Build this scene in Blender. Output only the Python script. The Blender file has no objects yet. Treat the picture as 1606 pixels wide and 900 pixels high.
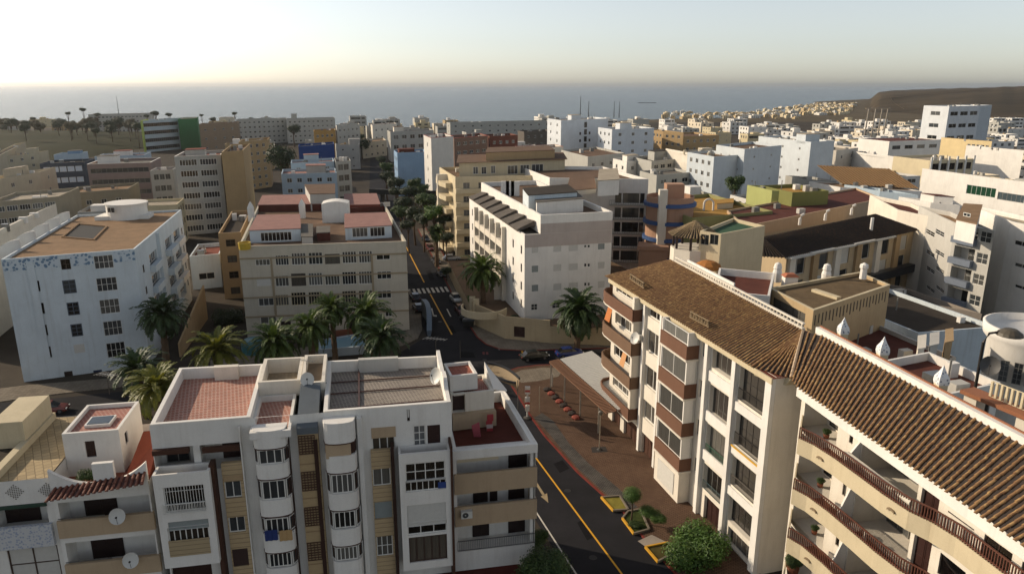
import bpy, math, random
from mathutils import Vector, Matrix
rnd = random.Random(11)
SC = bpy.context.scene
COL = SC.collection
# ------------------------------------------------------------------ camera model of the photograph
FPX, TILT, EYE = 1150.0, math.radians(15.37), 40.0
_c, _s = math.cos(TILT), math.sin(TILT)
def at(px, py, z=0.0):
    """point of the place seen at photo pixel (px,py) and standing at height z"""
    a = (px-803)/FPX; b = (py-450)/FPX
    d = Vector((a, _c-b*_s, -_s-b*_c))
    return Vector((0, 0, EYE)) + d*((z-EYE)/d.z)
def ray(px, py):
    a = (px-803)/FPX; b = (py-450)/FPX
    return Vector((a, _c-b*_s, -_s-b*_c))
def atY(px, py, Y):
    d = ray(px, py)
    return Vector((0, 0, EYE)) + d*(Y/d.y)
# ------------------------------------------------------------------ materials
_M = {}
def nodes(name):
    m = bpy.data.materials.new(name); m.use_nodes = True
    nt = m.node_tree
    return m, nt, nt.nodes['Principled BSDF']
def lin(h):
    """sRGB hex or tuple of linear values"""
    if isinstance(h, str):
        r = []
        for i in (0, 2, 4):
            v = int(h[i:i+2], 16)/255
            r.append(v/12.92 if v <= .04045 else ((v+.055)/1.055)**2.4)
        return tuple(r)
    return h
def N(nt, typ, **kw):
    n = nt.nodes.new(typ)
    for k, v in kw.items():
        if k in ('op',): n.operation = v
        elif k == 'blend': n.blend_type = v
        elif k.startswith('i_'): n.inputs[k[2:].replace('_', ' ')].default_value = v
        else: setattr(n, k, v)
    return n
def ramp(nt, src, stops):
    r = nt.nodes.new('ShaderNodeValToRGB')
    while len(r.color_ramp.elements) < len(stops): r.color_ramp.elements.new(.5)
    for e, (p, c) in zip(r.color_ramp.elements, stops):
        e.position = p; e.color = (*c, 1) if len(c) == 3 else c
    nt.links.new(src, r.inputs[0]); return r.outputs[0]
def coord(nt, scale=(1, 1, 1), rot=(0, 0, 0), kind='Object'):
    t = nt.nodes.new('ShaderNodeTexCoord'); mp = nt.nodes.new('ShaderNodeMapping')
    mp.inputs['Scale'].default_value = scale; mp.inputs['Rotation'].default_value = rot
    nt.links.new(t.outputs[kind], mp.inputs[0]); return mp.outputs[0]
def noise(nt, vec, scale, detail=4, rough=.6):
    n = nt.nodes.new('ShaderNodeTexNoise'); n.inputs['Scale'].default_value = scale
    n.inputs['Detail'].default_value = detail; n.inputs['Roughness'].default_value = rough
    nt.links.new(vec, n.inputs['Vector']); return n.outputs[0]
def mixc(nt, fac, a, b, blend='MIX'):
    m = nt.nodes.new('ShaderNodeMix'); m.data_type = 'RGBA'; m.blend_type = blend
    for i, v in ((6, a), (7, b)):
        if isinstance(v, tuple): m.inputs[i].default_value = (*v, 1) if len(v) == 3 else v
        else: nt.links.new(v, m.inputs[i])
    if isinstance(fac, (int, float)): m.inputs[0].default_value = fac
    else: nt.links.new(fac, m.inputs[0])
    return m.outputs[2]
def math_(nt, op, a, b=0.0):
    m = nt.nodes.new('ShaderNodeMath'); m.operation = op
    for i, v in enumerate((a, b)):
        if isinstance(v, (int, float)): m.inputs[i].default_value = v
        else: nt.links.new(v, m.inputs[i])
    return m.outputs[0]
def bump(nt, p, h, strength=.3, dist=.02):
    b = nt.nodes.new('ShaderNodeBump'); b.inputs['Strength'].default_value = strength
    b.inputs['Distance'].default_value = dist
    nt.links.new(h, b.inputs['Height']); nt.links.new(b.outputs[0], p.inputs['Normal'])
def mul(c, k): return tuple(min(1, x*k) for x in c)
def plaster(col, dirt=.25, rough=.85):
    """painted render with blotches, rain streaks and a grainy surface"""
    col = lin(col); key = ('plaster', col, dirt)
    if key in _M: return _M[key]
    m, nt, p = nodes('plaster'); p.inputs['Specular IOR Level'].default_value = .2; p.inputs['Roughness'].default_value = rough
    v = coord(nt); big = noise(nt, v, .35, 5, .65)
    st = noise(nt, coord(nt, (1.6, 1.6, .12)), 1.2, 5, .7)
    fine = noise(nt, v, 9, 3, .6)
    c = mixc(nt, ramp(nt, big, [(.3, (0, 0, 0)), (.72, (1, 1, 1))]), mul(col, .9), mul(col, 1.05))
    dcol = tuple(col[i]*k for i, k in enumerate((.56, .5, .44)))
    f = math_(nt, 'MULTIPLY', ramp(nt, st, [(.5, (0, 0, 0)), (.78, (1, 1, 1))]), dirt)
    c = mixc(nt, f, c, dcol)
    f2 = math_(nt, 'MULTIPLY', ramp(nt, fine, [(.45, (0, 0, 0)), (.7, (1, 1, 1))]), dirt*.35)
    c = mixc(nt, f2, c, dcol)
    nt.links.new(c, p.inputs['Base Color']); bump(nt, p, fine, .15, .02)
    _M[key] = m; return m
def paint(col, rough=.5, metal=0.0, var=.15, sc=3.0):
    col = lin(col); key = ('paint', col, rough, metal, var)
    if key in _M: return _M[key]
    m, nt, p = nodes('paint'); p.inputs['Roughness'].default_value = rough; p.inputs['Metallic'].default_value = metal
    n = noise(nt, coord(nt), sc, 4, .6)
    c = mixc(nt, n, mul(col, 1-var), mul(col, 1+var))
    nt.links.new(c, p.inputs['Base Color']); _M[key] = m; return m
def glass(col='2a2d2f', rough=.08, curtain=.4):
    """window glass over a dim room; some panes show curtains"""
    col = lin(col); key = ('glass', col, rough, curtain)
    if key in _M: return _M[key]
    m, nt, p = nodes('window_glass')
    oi = nt.nodes.new('ShaderNodeObjectInfo')
    folds = noise(nt, coord(nt, (7, 7, .3)), 1.3, 3, .6)
    a = ramp(nt, oi.outputs['Random'], [(0, mul(col, .5)), (1-curtain-.25, mul(col, 1.2)), (1-curtain, mul(col, 2.5)), (1, (.16, .15, .13))])
    c = mixc(nt, folds, mixc(nt, .55, a, (0, 0, 0)), a)
    nt.links.new(c, p.inputs['Base Color'])
    p.inputs['Roughness'].default_value = rough; p.inputs['IOR'].default_value = 1.5
    _M[key] = m; return m
def tilefloor(col, mortar, sx=.35, sy=.22, dirt=.3, rot=0.0):
    """small clay pavers / sheet tiles laid on a flat roof"""
    col, mortar = lin(col), lin(mortar); key = ('tile', col, mortar, sx, sy, rot)
    if key in _M: return _M[key]
    m, nt, p = nodes('roof_tiles'); p.inputs['Roughness'].default_value = .9
    v = coord(nt, rot=(0, 0, rot)); b = nt.nodes.new('ShaderNodeTexBrick')
    nt.links.new(v, b.inputs['Vector']); b.inputs['Scale'].default_value = 1
    b.inputs['Brick Width'].default_value = sx; b.inputs['Row Height'].default_value = sy
    b.inputs['Mortar Size'].default_value = .03; b.inputs['Mortar Smooth'].default_value = .3
    b.inputs['Color1'].default_value = (*mul(col, .8), 1); b.inputs['Color2'].default_value = (*mul(col, 1.15), 1)
    b.inputs['Mortar'].default_value = (*mortar, 1)
    big = noise(nt, v, .5, 5, .7)
    c = mixc(nt, math_(nt, 'MULTIPLY', ramp(nt, big, [(.4, (0, 0, 0)), (.75, (1, 1, 1))]), dirt), b.outputs[0], mul(col, .45))
    nt.links.new(c, p.inputs['Base Color']); bump(nt, p, math_(nt, 'SUBTRACT', 1, b.outputs[1]), .5, .03)
    _M[key] = m; return m
def roofing(col, dirt=.5, sc=.6):
    """weathered flat-roof membrane / concrete with stains"""
    col = lin(col); key = ('roofing', col, dirt)
    if key in _M: return _M[key]
    m, nt, p = nodes('roofing'); p.inputs['Specular IOR Level'].default_value = .15; p.inputs['Roughness'].default_value = .95
    v = coord(nt); a = noise(nt, v, sc, 6, .7); f = noise(nt, v, 6, 4, .7)
    c = mixc(nt, ramp(nt, a, [(.35, (0, 0, 0)), (.7, (1, 1, 1))]), mul(col, 1-dirt*.6), mul(col, 1.12))
    c = mixc(nt, math_(nt, 'MULTIPLY', f, .35), c, mul(col, .5))
    nt.links.new(c, p.inputs['Base Color']); bump(nt, p, f, .3, .03); _M[key] = m; return m
def wood_boards(col, gap='1a120c', w=.25, axis=2):
    """horizontal ribbed cladding"""
    col, gap = lin(col), lin(gap); key = ('boards', col, w, axis)
    if key in _M: return _M[key]
    m, nt, p = nodes('cladding'); p.inputs['Roughness'].default_value = .8
    v = coord(nt); sep = nt.nodes.new('ShaderNodeSeparateXYZ'); nt.links.new(v, sep.inputs[0])
    fr = math_(nt, 'FRACT', math_(nt, 'MULTIPLY', sep.outputs[axis], 1/w))
    g = ramp(nt, fr, [(0, (0, 0, 0)), (.1, (1, 1, 1)), (.92, (1, 1, 1)), (1, (0, 0, 0))])
    n = noise(nt, coord(nt, (1, 1, 6)), 1.5, 4)
    c = mixc(nt, n, mul(col, .8), mul(col, 1.15)); c = mixc(nt, g, gap, c)
    nt.links.new(c, p.inputs['Base Color']); bump(nt, p, g, .4, .02); _M[key] = m; return m
def ground_mat(name, col, col2, sc=.3, rough=.95, fine=8, brick=None, rot=0.0):
    key = ('ground', name)
    if key in _M: return _M[key]
    col, col2 = lin(col), lin(col2)
    m, nt, p = nodes(name); p.inputs['Roughness'].default_value = rough; p.inputs['Specular IOR Level'].default_value = .08
    v = coord(nt, rot=(0, 0, rot)); a = noise(nt, v, sc, 6, .65); f = noise(nt, v, fine, 4, .7)
    c = mixc(nt, ramp(nt, a, [(.32, (0, 0, 0)), (.7, (1, 1, 1))]), col, col2)
    c = mixc(nt, math_(nt, 'MULTIPLY', f, .4), c, mul(col, .6))
    if brick:
        b = nt.nodes.new('ShaderNodeTexBrick'); nt.links.new(v, b.inputs['Vector']); b.inputs['Scale'].default_value = 1
        b.inputs['Brick Width'].default_value = brick[0]; b.inputs['Row Height'].default_value = brick[1]; b.inputs['Mortar Size'].default_value = brick[2]
        b.inputs['Color1'].default_value = (1, 1, 1, 1); b.inputs['Color2'].default_value = (.8, .8, .8, 1); b.inputs['Mortar'].default_value = (.45, .45, .45, 1)
        c = mixc(nt, 1.0, c, b.outputs[0], 'MULTIPLY')
    nt.links.new(c, p.inputs['Base Color']); bump(nt, p, f, .25, .03); _M[key] = m; return m
# ------------------------------------------------------------------ mesh building
LOC = {}
class MB:
    def __init__(s): s.v = []; s.f = []; s.mi = []; s.cur = 0
    def quad(s, *pts):
        n = len(s.v); s.v += [tuple(p) for p in pts]; s.f.append(tuple(range(n, n+len(pts)))); s.mi.append(s.cur)
    def prism(s, poly, z0, z1, top=True, bottom=True):
        """poly: CCW xy list"""
        n = len(poly); b = len(s.v)
        s.v += [(p[0], p[1], z0) for p in poly] + [(p[0], p[1], z1) for p in poly]
        for i in range(n):
            j = (i+1) % n; s.f.append((b+i, b+j, b+n+j, b+n+i)); s.mi.append(s.cur)
        if top: s.f.append(tuple(range(b+n, b+2*n))); s.mi.append(s.cur)
        if bottom: s.f.append(tuple(range(b+n-1, b-1, -1))); s.mi.append(s.cur)
    def hexa(s, a, b, c, d, e, f, g, h):
        """bottom a b c d (CCW from above), top e f g h"""
        n = len(s.v); s.v += [tuple(p) for p in (a, b, c, d, e, f, g, h)]
        for q in ((3, 2, 1, 0), (4, 5, 6, 7), (0, 1, 5, 4), (1, 2, 6, 5), (2, 3, 7, 6), (3, 0, 4, 7)):
            s.f.append(tuple(n+i for i in q)); s.mi.append(s.cur)
    def box(s, x0, x1, y0, y1, z0, z1, M=None):
        p = [(x0, y0, z0), (x1, y0, z0), (x1, y1, z0), (x0, y1, z0), (x0, y0, z1), (x1, y0, z1), (x1, y1, z1), (x0, y1, z1)]
        if M is not None: p = [M @ Vector(q) for q in p]
        s.hexa(*p)
    def bar(s, a, b, w, h=None):
        """square bar between two points"""
        a, b = Vector(a), Vector(b); h = h or w; d = (b-a).normalized()
        up = Vector((0, 0, 1)) if abs(d.z) < .95 else Vector((0, 1, 0))
        x = d.cross(up).normalized()*w/2; y = x.cross(d).normalized()*h/2
        s.hexa(a-x-y, b-x-y, b+x-y, a+x-y, a-x+y, b-x+y, b+x+y, a+x+y)
    def tube(s, pts, rad, n=8, cap=True):
        pts = [Vector(p) for p in pts]; rings = []
        if not isinstance(rad, (list, tuple)): rad = [rad]*len(pts)
        for i, p in enumerate(pts):
            d = (pts[min(i+1, len(pts)-1)]-pts[max(i-1, 0)]).normalized()
            up = Vector((0, 0, 1)) if abs(d.z) < .9 else Vector((1, 0, 0))
            x = d.cross(up).normalized(); y = x.cross(d)
            b = len(s.v); rings.append(b)
            for k in range(n):
                a = 2*math.pi*k/n; s.v.append(tuple(p+(x*math.cos(a)+y*math.sin(a))*rad[i]))
        for r0, r1 in zip(rings, rings[1:]):
            for k in range(n):
                j = (k+1) % n; s.f.append((r0+k, r1+k, r1+j, r0+j)); s.mi.append(s.cur)
        if cap:
            s.f.append(tuple(rings[0]+k for k in range(n))); s.f.append(tuple(rings[-1]+k for k in reversed(range(n)))); s.mi += [s.cur]*2
    def lathe(s, c, prof, n=16, a0=0.0, a1=2*math.pi):
        """prof: (radius, z) list, around vertical axis at c"""
        full = abs(a1-a0-2*math.pi) < 1e-6; m = n if full else n+1; rings = []
        for r, z in prof:
            rings.append(len(s.v))
            for k in range(m):
                a = a0+(a1-a0)*k/n; s.v.append((c[0]+r*math.cos(a), c[1]+r*math.sin(a), c[2]+z))
        for r0, r1 in zip(rings, rings[1:]):
            for k in range(n):
                j = (k+1) % m; s.f.append((r0+k, r0+j, r1+j, r1+k)); s.mi.append(s.cur)
    def mesh(s, name, mats, off=Vector((0, 0, 0)), smooth=False):
        me = bpy.data.meshes.new(name)
        me.from_pydata([(x-off.x, y-off.y, z-off.z) for x, y, z in s.v], [], s.f)
        for m in (mats if isinstance(mats, (list, tuple)) else [mats]): me.materials.append(m)
        if any(s.mi): me.polygons.foreach_set('material_index', s.mi)
        if smooth: me.polygons.foreach_set('use_smooth', [True]*len(s.f))
        me.update(); return me
    def build(s, name, mats, parent=None, loc=None, smooth=False):
        if not s.f: return None
        off = LOC[parent.name] if parent is not None else Vector(loc or (0, 0, 0))
        o = bpy.data.objects.new(name, s.mesh(name, mats, off, smooth)); COL.objects.link(o)
        if parent is not None: o.parent = parent
        else: o.location = off
        LOC[o.name] = off; return o
def tag(o, label, cat, group=None, kind=None):
    if label: o['label'] = label
    if cat: o['category'] = cat
    if group: o['group'] = group
    if kind: o['kind'] = kind
    return o
def thing(name, label, cat, loc, group=None):
    o = bpy.data.objects.new(name, None); COL.objects.link(o); o.location = loc; o.empty_display_size = .3
    LOC[o.name] = Vector(loc); return tag(o, label, cat, group)
def put(name, me, parent, loc, rotz=0.0, scale=1.0, mat=None):
    """a mesh object sharing mesh data, placed in world coordinates under parent"""
    o = bpy.data.objects.new(name, me); COL.objects.link(o)
    base = LOC[parent.name] if parent is not None else Vector((0, 0, 0))
    o.parent = parent; o.location = Vector(loc)-base; o.rotation_euler = (0, 0, rotz)
    o.scale = (scale,)*3 if isinstance(scale, (int, float)) else scale
    LOC[o.name] = Vector(loc); return o
def sub(name, me, part):
    """sub-part sharing its part's own placement"""
    o = bpy.data.objects.new(name, me); COL.objects.link(o); o.parent = part; return o
def copy_tree(o, parent=None):
    c = o.copy(); COL.objects.link(c); c.parent = parent
    for ch in list(o.children): copy_tree(ch, c)
    return c
def inset(poly, t):
    n = len(poly); out = []
    for i in range(n):
        p0, p1, p2 = (Vector(poly[(i+k-1) % n][:2]) for k in range(3))
        d1 = (p1-p0).normalized(); d2 = (p2-p1).normalized()
        n1 = Vector((-d1.y, d1.x)); n2 = Vector((-d2.y, d2.x))
        den = 1+n1.dot(n2)
        out.append(p1+(n1+n2)*(t/max(den, .3)))
    return out
# ------------------------------------------------------------------ facades
class Facade:
    """vertical plane from p0 to p1 (left to right as seen from outside); u metres along, v = height, d outward"""
    def __init__(s, p0, p1, z0=0.0, z1=10.0):
        s.p0 = Vector((p0[0], p0[1])); s.p1 = Vector((p1[0], p1[1])); s.z0, s.z1 = z0, z1
        s.L = (s.p1-s.p0).length; s.d = (s.p1-s.p0)/s.L; s.n = Vector((s.d.y, -s.d.x)); s.ops = []
        s.ang = math.atan2(s.d.y, s.d.x)
    def pt(s, u, v, d=0.0):
        q = s.p0+s.d*u+s.n*d; return Vector((q.x, q.y, v))
    def uv(s, px, py, d=0.0):
        r = ray(px, py); q = s.p0+s.n*d
        t = (Vector((q.x, q.y)).dot(s.n))/(Vector((r.x, r.y)).dot(s.n))
        w = Vector((0, 0, EYE))+r*t
        return (Vector((w.x, w.y))-q).dot(s.d), w.z
    def px(s, x0, y0, x1, y1, d=0.0):
        a = s.uv(x0, y0, d); b = s.uv(x1, y1, d); return (a[0], b[0], b[1], a[1])
    def box(s, mb, u0, u1, v0, v1, d0, d1):
        mb.hexa(s.pt(u0, v0, d1), s.pt(u1, v0, d1), s.pt(u1, v0, d0), s.pt(u0, v0, d0),
                s.pt(u0, v1, d1), s.pt(u1, v1, d1), s.pt(u1, v1, d0), s.pt(u0, v1, d0))
    def prism(s, mb, prof, v0, v1, top=True, bottom=True):
        """prof: (u,d) outline, anticlockwise seen from above when u runs right and d towards the viewer is listed left-back, left-front, right-front, right-back"""
        mb.prism([s.pt(u, 0, d).xy for u, d in prof], v0, v1, top, bottom)
    def wall(s, mb, z0=None, z1=None):
        z0 = s.z0 if z0 is None else z0; z1 = s.z1 if z1 is None else z1
        ops = [(max(0, a), min(s.L, b), max(z0, c), min(z1, e), dp, bk) for a, b, c, e, dp, bk in s.ops]
        ops = [o for o in ops if o[1]-o[0] > .02 and o[3]-o[2] > .02]
        us = sorted({0.0, s.L, *[o[0] for o in ops], *[o[1] for o in ops]})
        vs = sorted({z0, z1, *[o[2] for o in ops], *[o[3] for o in ops]})
        for va, vb in zip(vs, vs[1:]):
            if vb-va < 1e-4: continue
            vm = (va+vb)/2; act = [o for o in ops if o[2] < vm < o[3]]; st = None
            for ua, ub in zip(us, us[1:]):
                um = (ua+ub)/2; hole = any(o[0] < um < o[1] for o in act)
                if hole and st is not None:
                    mb.quad(s.pt(st, va), s.pt(ua, va), s.pt(ua, vb), s.pt(st, vb)); st = None
                elif not hole and st is None: st = ua
            if st is not None: mb.quad(s.pt(st, va), s.pt(s.L, va), s.pt(s.L, vb), s.pt(st, vb))
        for a, b, c, e, dp, bk in ops:
            mb.quad(s.pt(a, c), s.pt(a, c, -dp), s.pt(b, c, -dp), s.pt(b, c))
            mb.quad(s.pt(a, e), s.pt(b, e), s.pt(b, e, -dp), s.pt(a, e, -dp))
            mb.quad(s.pt(a, c), s.pt(a, e), s.pt(a, e, -dp), s.pt(a, c, -dp))
            mb.quad(s.pt(b, c), s.pt(b, c, -dp), s.pt(b, e, -dp), s.pt(b, e))
            if bk: mb.quad(s.pt(a, c, -dp), s.pt(b, c, -dp), s.pt(b, e, -dp), s.pt(a, e, -dp))
    def hole(s, r, depth=.18, back=False): s.ops.append((*r, depth, back))
def offset_facade(F, u0, u1, d, z0, z1):
    return Facade(F.pt(u0, 0, d), F.pt(u1, 0, d), z0, z1)
_WC = {}
class Style:
    def __init__(s, frame, pane, nx=2, ny=1, fw=.07, bars=0, sill=None, far=False, rail=None):
        s.frame, s.pane, s.nx, s.ny, s.fw, s.bars, s.sill, s.far, s.rail = frame, pane, nx, ny, fw, bars, sill, far, rail
        s.key = id(s)
def window(F, r, d, st, parent, name='window'):
    """window unit standing in opening r at outward offset d (its back)"""
    w, h = r[1]-r[0], r[3]-r[2]
    if w < .05 or h < .05: return None
    k = (round(w, 2), round(h, 2), st.key)
    if k not in _WC:
        a, b = MB(), MB(); fw = min(st.fw, w*.2, h*.2)
        a.box(-w/2, w/2, -.07, 0, 0, fw); a.box(-w/2, w/2, -.07, 0, h-fw, h)
        a.box(-w/2, -w/2+fw, -.07, 0, fw, h-fw); a.box(w/2-fw, w/2, -.07, 0, fw, h-fw)
        for i in range(1, st.nx):
            x = -w/2+w*i/st.nx; a.box(x-fw*.45, x+fw*.45, -.065, -.002, fw, h-fw)
        for j in range(1, st.ny):
            z = h*j/st.ny; a.box(-w/2+fw, w/2-fw, -.06, -.004, z-fw*.4, z+fw*.4)
        if st.bars:
            for i in range(1, st.bars): x = -w/2+w*i/st.bars; a.box(x-.015, x+.015, -.12, -.09, .02, h-.02)
            a.box(-w/2, w/2, -.125, -.085, h*.3, h*.3+.03); a.box(-w/2, w/2, -.125, -.085, h*.8, h*.8+.03)
        if st.sill: a.box(-w/2-.08, w/2+.08, -.2, 0, -.07, -.002)
        if st.far:
            a.cur = 1; a.box(-w/2+fw*.5, w/2-fw*.5, -.03, -.01, fw*.5, h-fw*.5)
            _WC[k] = (a.mesh('window', [st.frame, st.pane]), None)
        else:
            b.box(-w/2+fw*.5, w/2-fw*.5, -.035, -.012, fw*.5, h-fw*.5)
            _WC[k] = (a.mesh('window', st.frame), b.mesh('pane', st.pane))
    fm, pm = _WC[k]
    o = put(name, fm, parent, F.pt((r[0]+r[1])/2, r[2], d), F.ang)
    if pm is not None: sub('pane', pm, o)
    return o
def hwin(F, r, st, parent, depth=.16, name='window'):
    F.hole(r, depth); return window(F, r, -depth+.002, st, parent, name)
def shutter(F, r, d, m, parent, name='shutter', pitch=.12):
    w, h = r[1]-r[0], r[3]-r[2]; k = (round(w, 2), round(h, 2), id(m), 'sh')
    if k not in _WC:
        a = MB(); n = max(3, int(h/pitch))
        for i in range(n):
            z = h*i/n; z2 = h*(i+1)/n
            a.hexa((-w/2, -.05, z), (w/2, -.05, z), (w/2, 0, z), (-w/2, 0, z), (-w/2, -.03, z2), (w/2, -.03, z2), (w/2, 0, z2), (-w/2, 0, z2))
        _WC[k] = a.mesh('shutter', m)
    return put(name, _WC[k], parent, F.pt((r[0]+r[1])/2, r[2], d), F.ang)
def hshut(F, r, m, parent, depth=.08, name='shutter'):
    F.hole(r, depth); return shutter(F, r, -depth+.002, m, parent, name)
def door(F, r, d, m, parent, name='door', leaves=2):
    w, h = r[1]-r[0], r[3]-r[2]; k = (round(w, 2), round(h, 2), id(m), 'dr', leaves)
    if k not in _WC:
        a = MB(); a.box(-w/2, w/2, -.03, 0, 0, h)
        lw = w/leaves
        for i in range(leaves):
            x = -w/2+lw*i
            for z0, z1 in ((0.02, .08), (h*.45, h*.45+.1), (h-.1, h-.02)): a.box(x+.02, x+lw-.02, -.055, -.03, z0, z1)
            for x0 in (x+.02, x+lw-.1): a.box(x0, x0+.08, -.052, -.03, .08, h-.1)
        _WC[k] = a.mesh('door', m)
    return put(name, _WC[k], parent, F.pt((r[0]+r[1])/2, r[2], d), F.ang)
def hdoor(F, r, m, parent, depth=.15, name='door', leaves=2):
    F.hole(r, depth); return door(F, r, -depth+.002, m, parent, name, leaves)
def parapet_ring(mb, poly, zr, zt, t=.25):
    """inner faces and coping of the parapet that crowns a wall sheet"""
    ins = inset(poly, t); n = len(poly)
    for i in range(n):
        j = (i+1) % n; a, b, c, d = poly[i], poly[j], ins[j], ins[i]
        mb.quad((a[0], a[1], zt), (b[0], b[1], zt), (c[0], c[1], zt), (d[0], d[1], zt))
        mb.quad((d[0], d[1], zt), (c[0], c[1], zt), (c[0], c[1], zr), (d[0], d[1], zr))
    return ins
def coping(parent, poly, zt, m, t=.25, lip=.04, h=.06, skip=()):
    """thin coping stones over a parapet"""
    out = inset(poly, -lip); ins = inset(poly, t+lip); n = len(poly); mb = MB()
    for i in range(n):
        if i in skip: continue
        j = (i+1) % n; o0, o1, i1, i0 = out[i], out[j], ins[j], ins[i]
        mb.prism([o0, o1, i1, i0], zt+.002, zt+h)
    return mb.build('coping', m, parent)
class Building:
    """one building: facades from a CCW footprint, flat roof behind a parapet"""
    def __init__(s, name, label, cat, poly, z1, wallmat, roofmat, z0=0.0, ph=.9, group=None, t=.25):
        s.poly = [Vector((p[0], p[1])) for p in poly]; s.z0, s.z1, s.ph, s.wm, s.rm, s.t = z0, z1, ph, wallmat, roofmat, t
        c = sum(s.poly, Vector((0, 0)))/len(s.poly)
        s.root = thing(name, label, cat, (c.x, c.y, z0), group)
        n = len(poly); s.F = [Facade(s.poly[i], s.poly[(i+1) % n], z0, z1) for i in range(n)]
    def finish(s, cop=None, capmat=None):
        mb = MB()
        for F in s.F: F.wall(mb)
        ins = parapet_ring(mb, s.poly, s.z1-s.ph, s.z1, s.t) if s.ph > .02 else s.poly
        s.wall = mb.build('wall', s.wm, s.root)
        mb = MB(); mb.quad(*[(p[0], p[1], s.z1-s.ph) for p in ins])
        s.roof = mb.build('roof', s.rm, s.root)
        if cop: coping(s.root, s.poly, s.z1, cop, s.t)
        return s
def slab(name, label_kind, poly, z0, z1, m, kind='structure'):
    mb = MB(); mb.prism([tuple(p)[:2] for p in poly], z0, z1); o = mb.build(name, m, None, (poly[0][0], poly[0][1], 0)); o['kind'] = kind
    return o
def sheet(name, poly, z, m, kind='structure'):
    mb = MB(); mb.quad(*[(p[0], p[1], z) for p in poly]); o = mb.build(name, m, None, (poly[0][0], poly[0][1], 0)); o['kind'] = kind
    return o
# ------------------------------------------------------------------ camera, sun, sky
cam = bpy.data.cameras.new('camera'); cam.sensor_width = 36; cam.lens = 36*FPX/1606
cam.clip_start = .5; cam.clip_end = 90000
co = bpy.data.objects.new('camera', cam); COL.objects.link(co); co.location = (0, 0, EYE); co.rotation_euler = (math.pi/2-TILT, 0, 0)
SC.camera = co
SUN_AZ, SUN_EL = math.radians(69), math.radians(25)
sd = Vector((-math.sin(SUN_AZ)*math.cos(SUN_EL), math.cos(SUN_AZ)*math.cos(SUN_EL), math.sin(SUN_EL)))
sl = bpy.data.lights.new('sun', 'SUN'); sl.energy = 2.9; sl.angle = math.radians(.6); sl.color = (1, .84, .64)
so = bpy.data.objects.new('sun', sl); COL.objects.link(so); so.rotation_euler = (-sd).to_track_quat('-Z', 'Y').to_euler(); so.location = (0, 0, 90)
w = bpy.data.worlds.new('World'); SC.world = w; w.use_nodes = True
wn = w.node_tree; bg = wn.nodes['Background']
sky = wn.nodes.new('ShaderNodeTexSky'); sky.sky_type = 'NISHITA'; sky.sun_disc = False
sky.sun_elevation = SUN_EL; sky.sun_rotation = -SUN_AZ; sky.air_density = 0.72; sky.dust_density = 0.9; sky.ozone_density = 1.0; sky.altitude = 0
hs = wn.nodes.new('ShaderNodeHueSaturation'); hs.inputs['Saturation'].default_value = .55; wn.links.new(sky.outputs[0], hs.inputs['Color']); wt = wn.nodes.new('ShaderNodeMix'); wt.data_type = 'RGBA'; wt.blend_type = 'MULTIPLY'; wt.inputs[0].default_value = 1; wt.inputs[7].default_value = (1.0, .962, .895, 1); wn.links.new(hs.outputs[0], wt.inputs[6]); wn.links.new(wt.outputs[2], bg.inputs[0]); bg.inputs[1].default_value = .11
SC.view_settings.view_transform = 'Standard'; SC.view_settings.look = 'None'; SC.view_settings.exposure = .66; SC.view_settings.gamma = 1
SC.view_settings.use_curve_mapping = False
SC.render.engine = 'CYCLES'; SC.cycles.use_denoising = True; SC.cycles.max_bounces = 6; SC.cycles.volume_bounces = 0
SC.cycles.diffuse_bounces = 3; SC.cycles.glossy_bounces = 2; SC.cycles.transparent_max_bounces = 6; SC.cycles.use_adaptive_sampling = True
# ------------------------------------------------------------------ land and sea
coast = [(-5000, 950), (-1500, 870), (-900, 850), (-573, 838), (-350, 770), (-127, 738), (20, 760), (151, 900), (300, 960), (420, 1150), (560, 1350), (660, 1640), (760, 1900), (1100, 2300), (2200, 2500), (6000, 2600)]
mb = MB(); pl = [(6000, -300), *reversed(coast), (-5000, -300)]
mb.prism(list(reversed(pl))[::1], -6, 0) if False else mb.prism([(-5000, -300), (6000, -300), *reversed(coast)], -6, 0)
g = mb.build('ground', ground_mat('dry_ground', '4f4636', '665a46', .02, .95, .8), None, (0, 0, 0)); g['kind'] = 'structure'
m, nt, p = nodes('sea_water'); p.inputs['Base Color'].default_value = (.012, .03, .045, 1); p.inputs['Roughness'].default_value = .2; p.inputs['IOR'].default_value = 1.33
v = coord(nt, (.02, .06, .05)); n1 = noise(nt, v, 1.0, 8, .68)
n2 = noise(nt, coord(nt, (.0012, .005, .005)), 1.0, 4, .6)
bump(nt, p, math_(nt, 'ADD', n1, math_(nt, 'MULTIPLY', n2, .6)), .72, 8.0)
nt.links.new(mixc(nt, n2, (.003, .018, .038), (.016, .05, .078)), p.inputs['Base Color'])
mb = MB(); S = 32000; mb.quad((-S, -2000, -3), (S, -2000, -3), (S, S, -3), (-S, S, -3))
o = mb.build('sea', m, None, (0, 0, 0)); o['kind'] = 'structure'
# beach strip
mb = MB()
for a, b in zip(coast[2:9], coast[3:10]):
    mb.hexa((a[0], a[1], -2.9), (a[0], a[1]-14, -2.9), (b[0], b[1]-14, -2.9), (b[0], b[1], -2.9), (a[0], a[1]+9, -2.85), (a[0], a[1]-14, .02), (b[0], b[1]-14, .02), (b[0], b[1]+9, -2.85))
o = mb.build('beach', ground_mat('sand', 'b59f7c', 'c8b593', .05), None, (0, 0, 0)); o['kind'] = 'structure'
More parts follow.
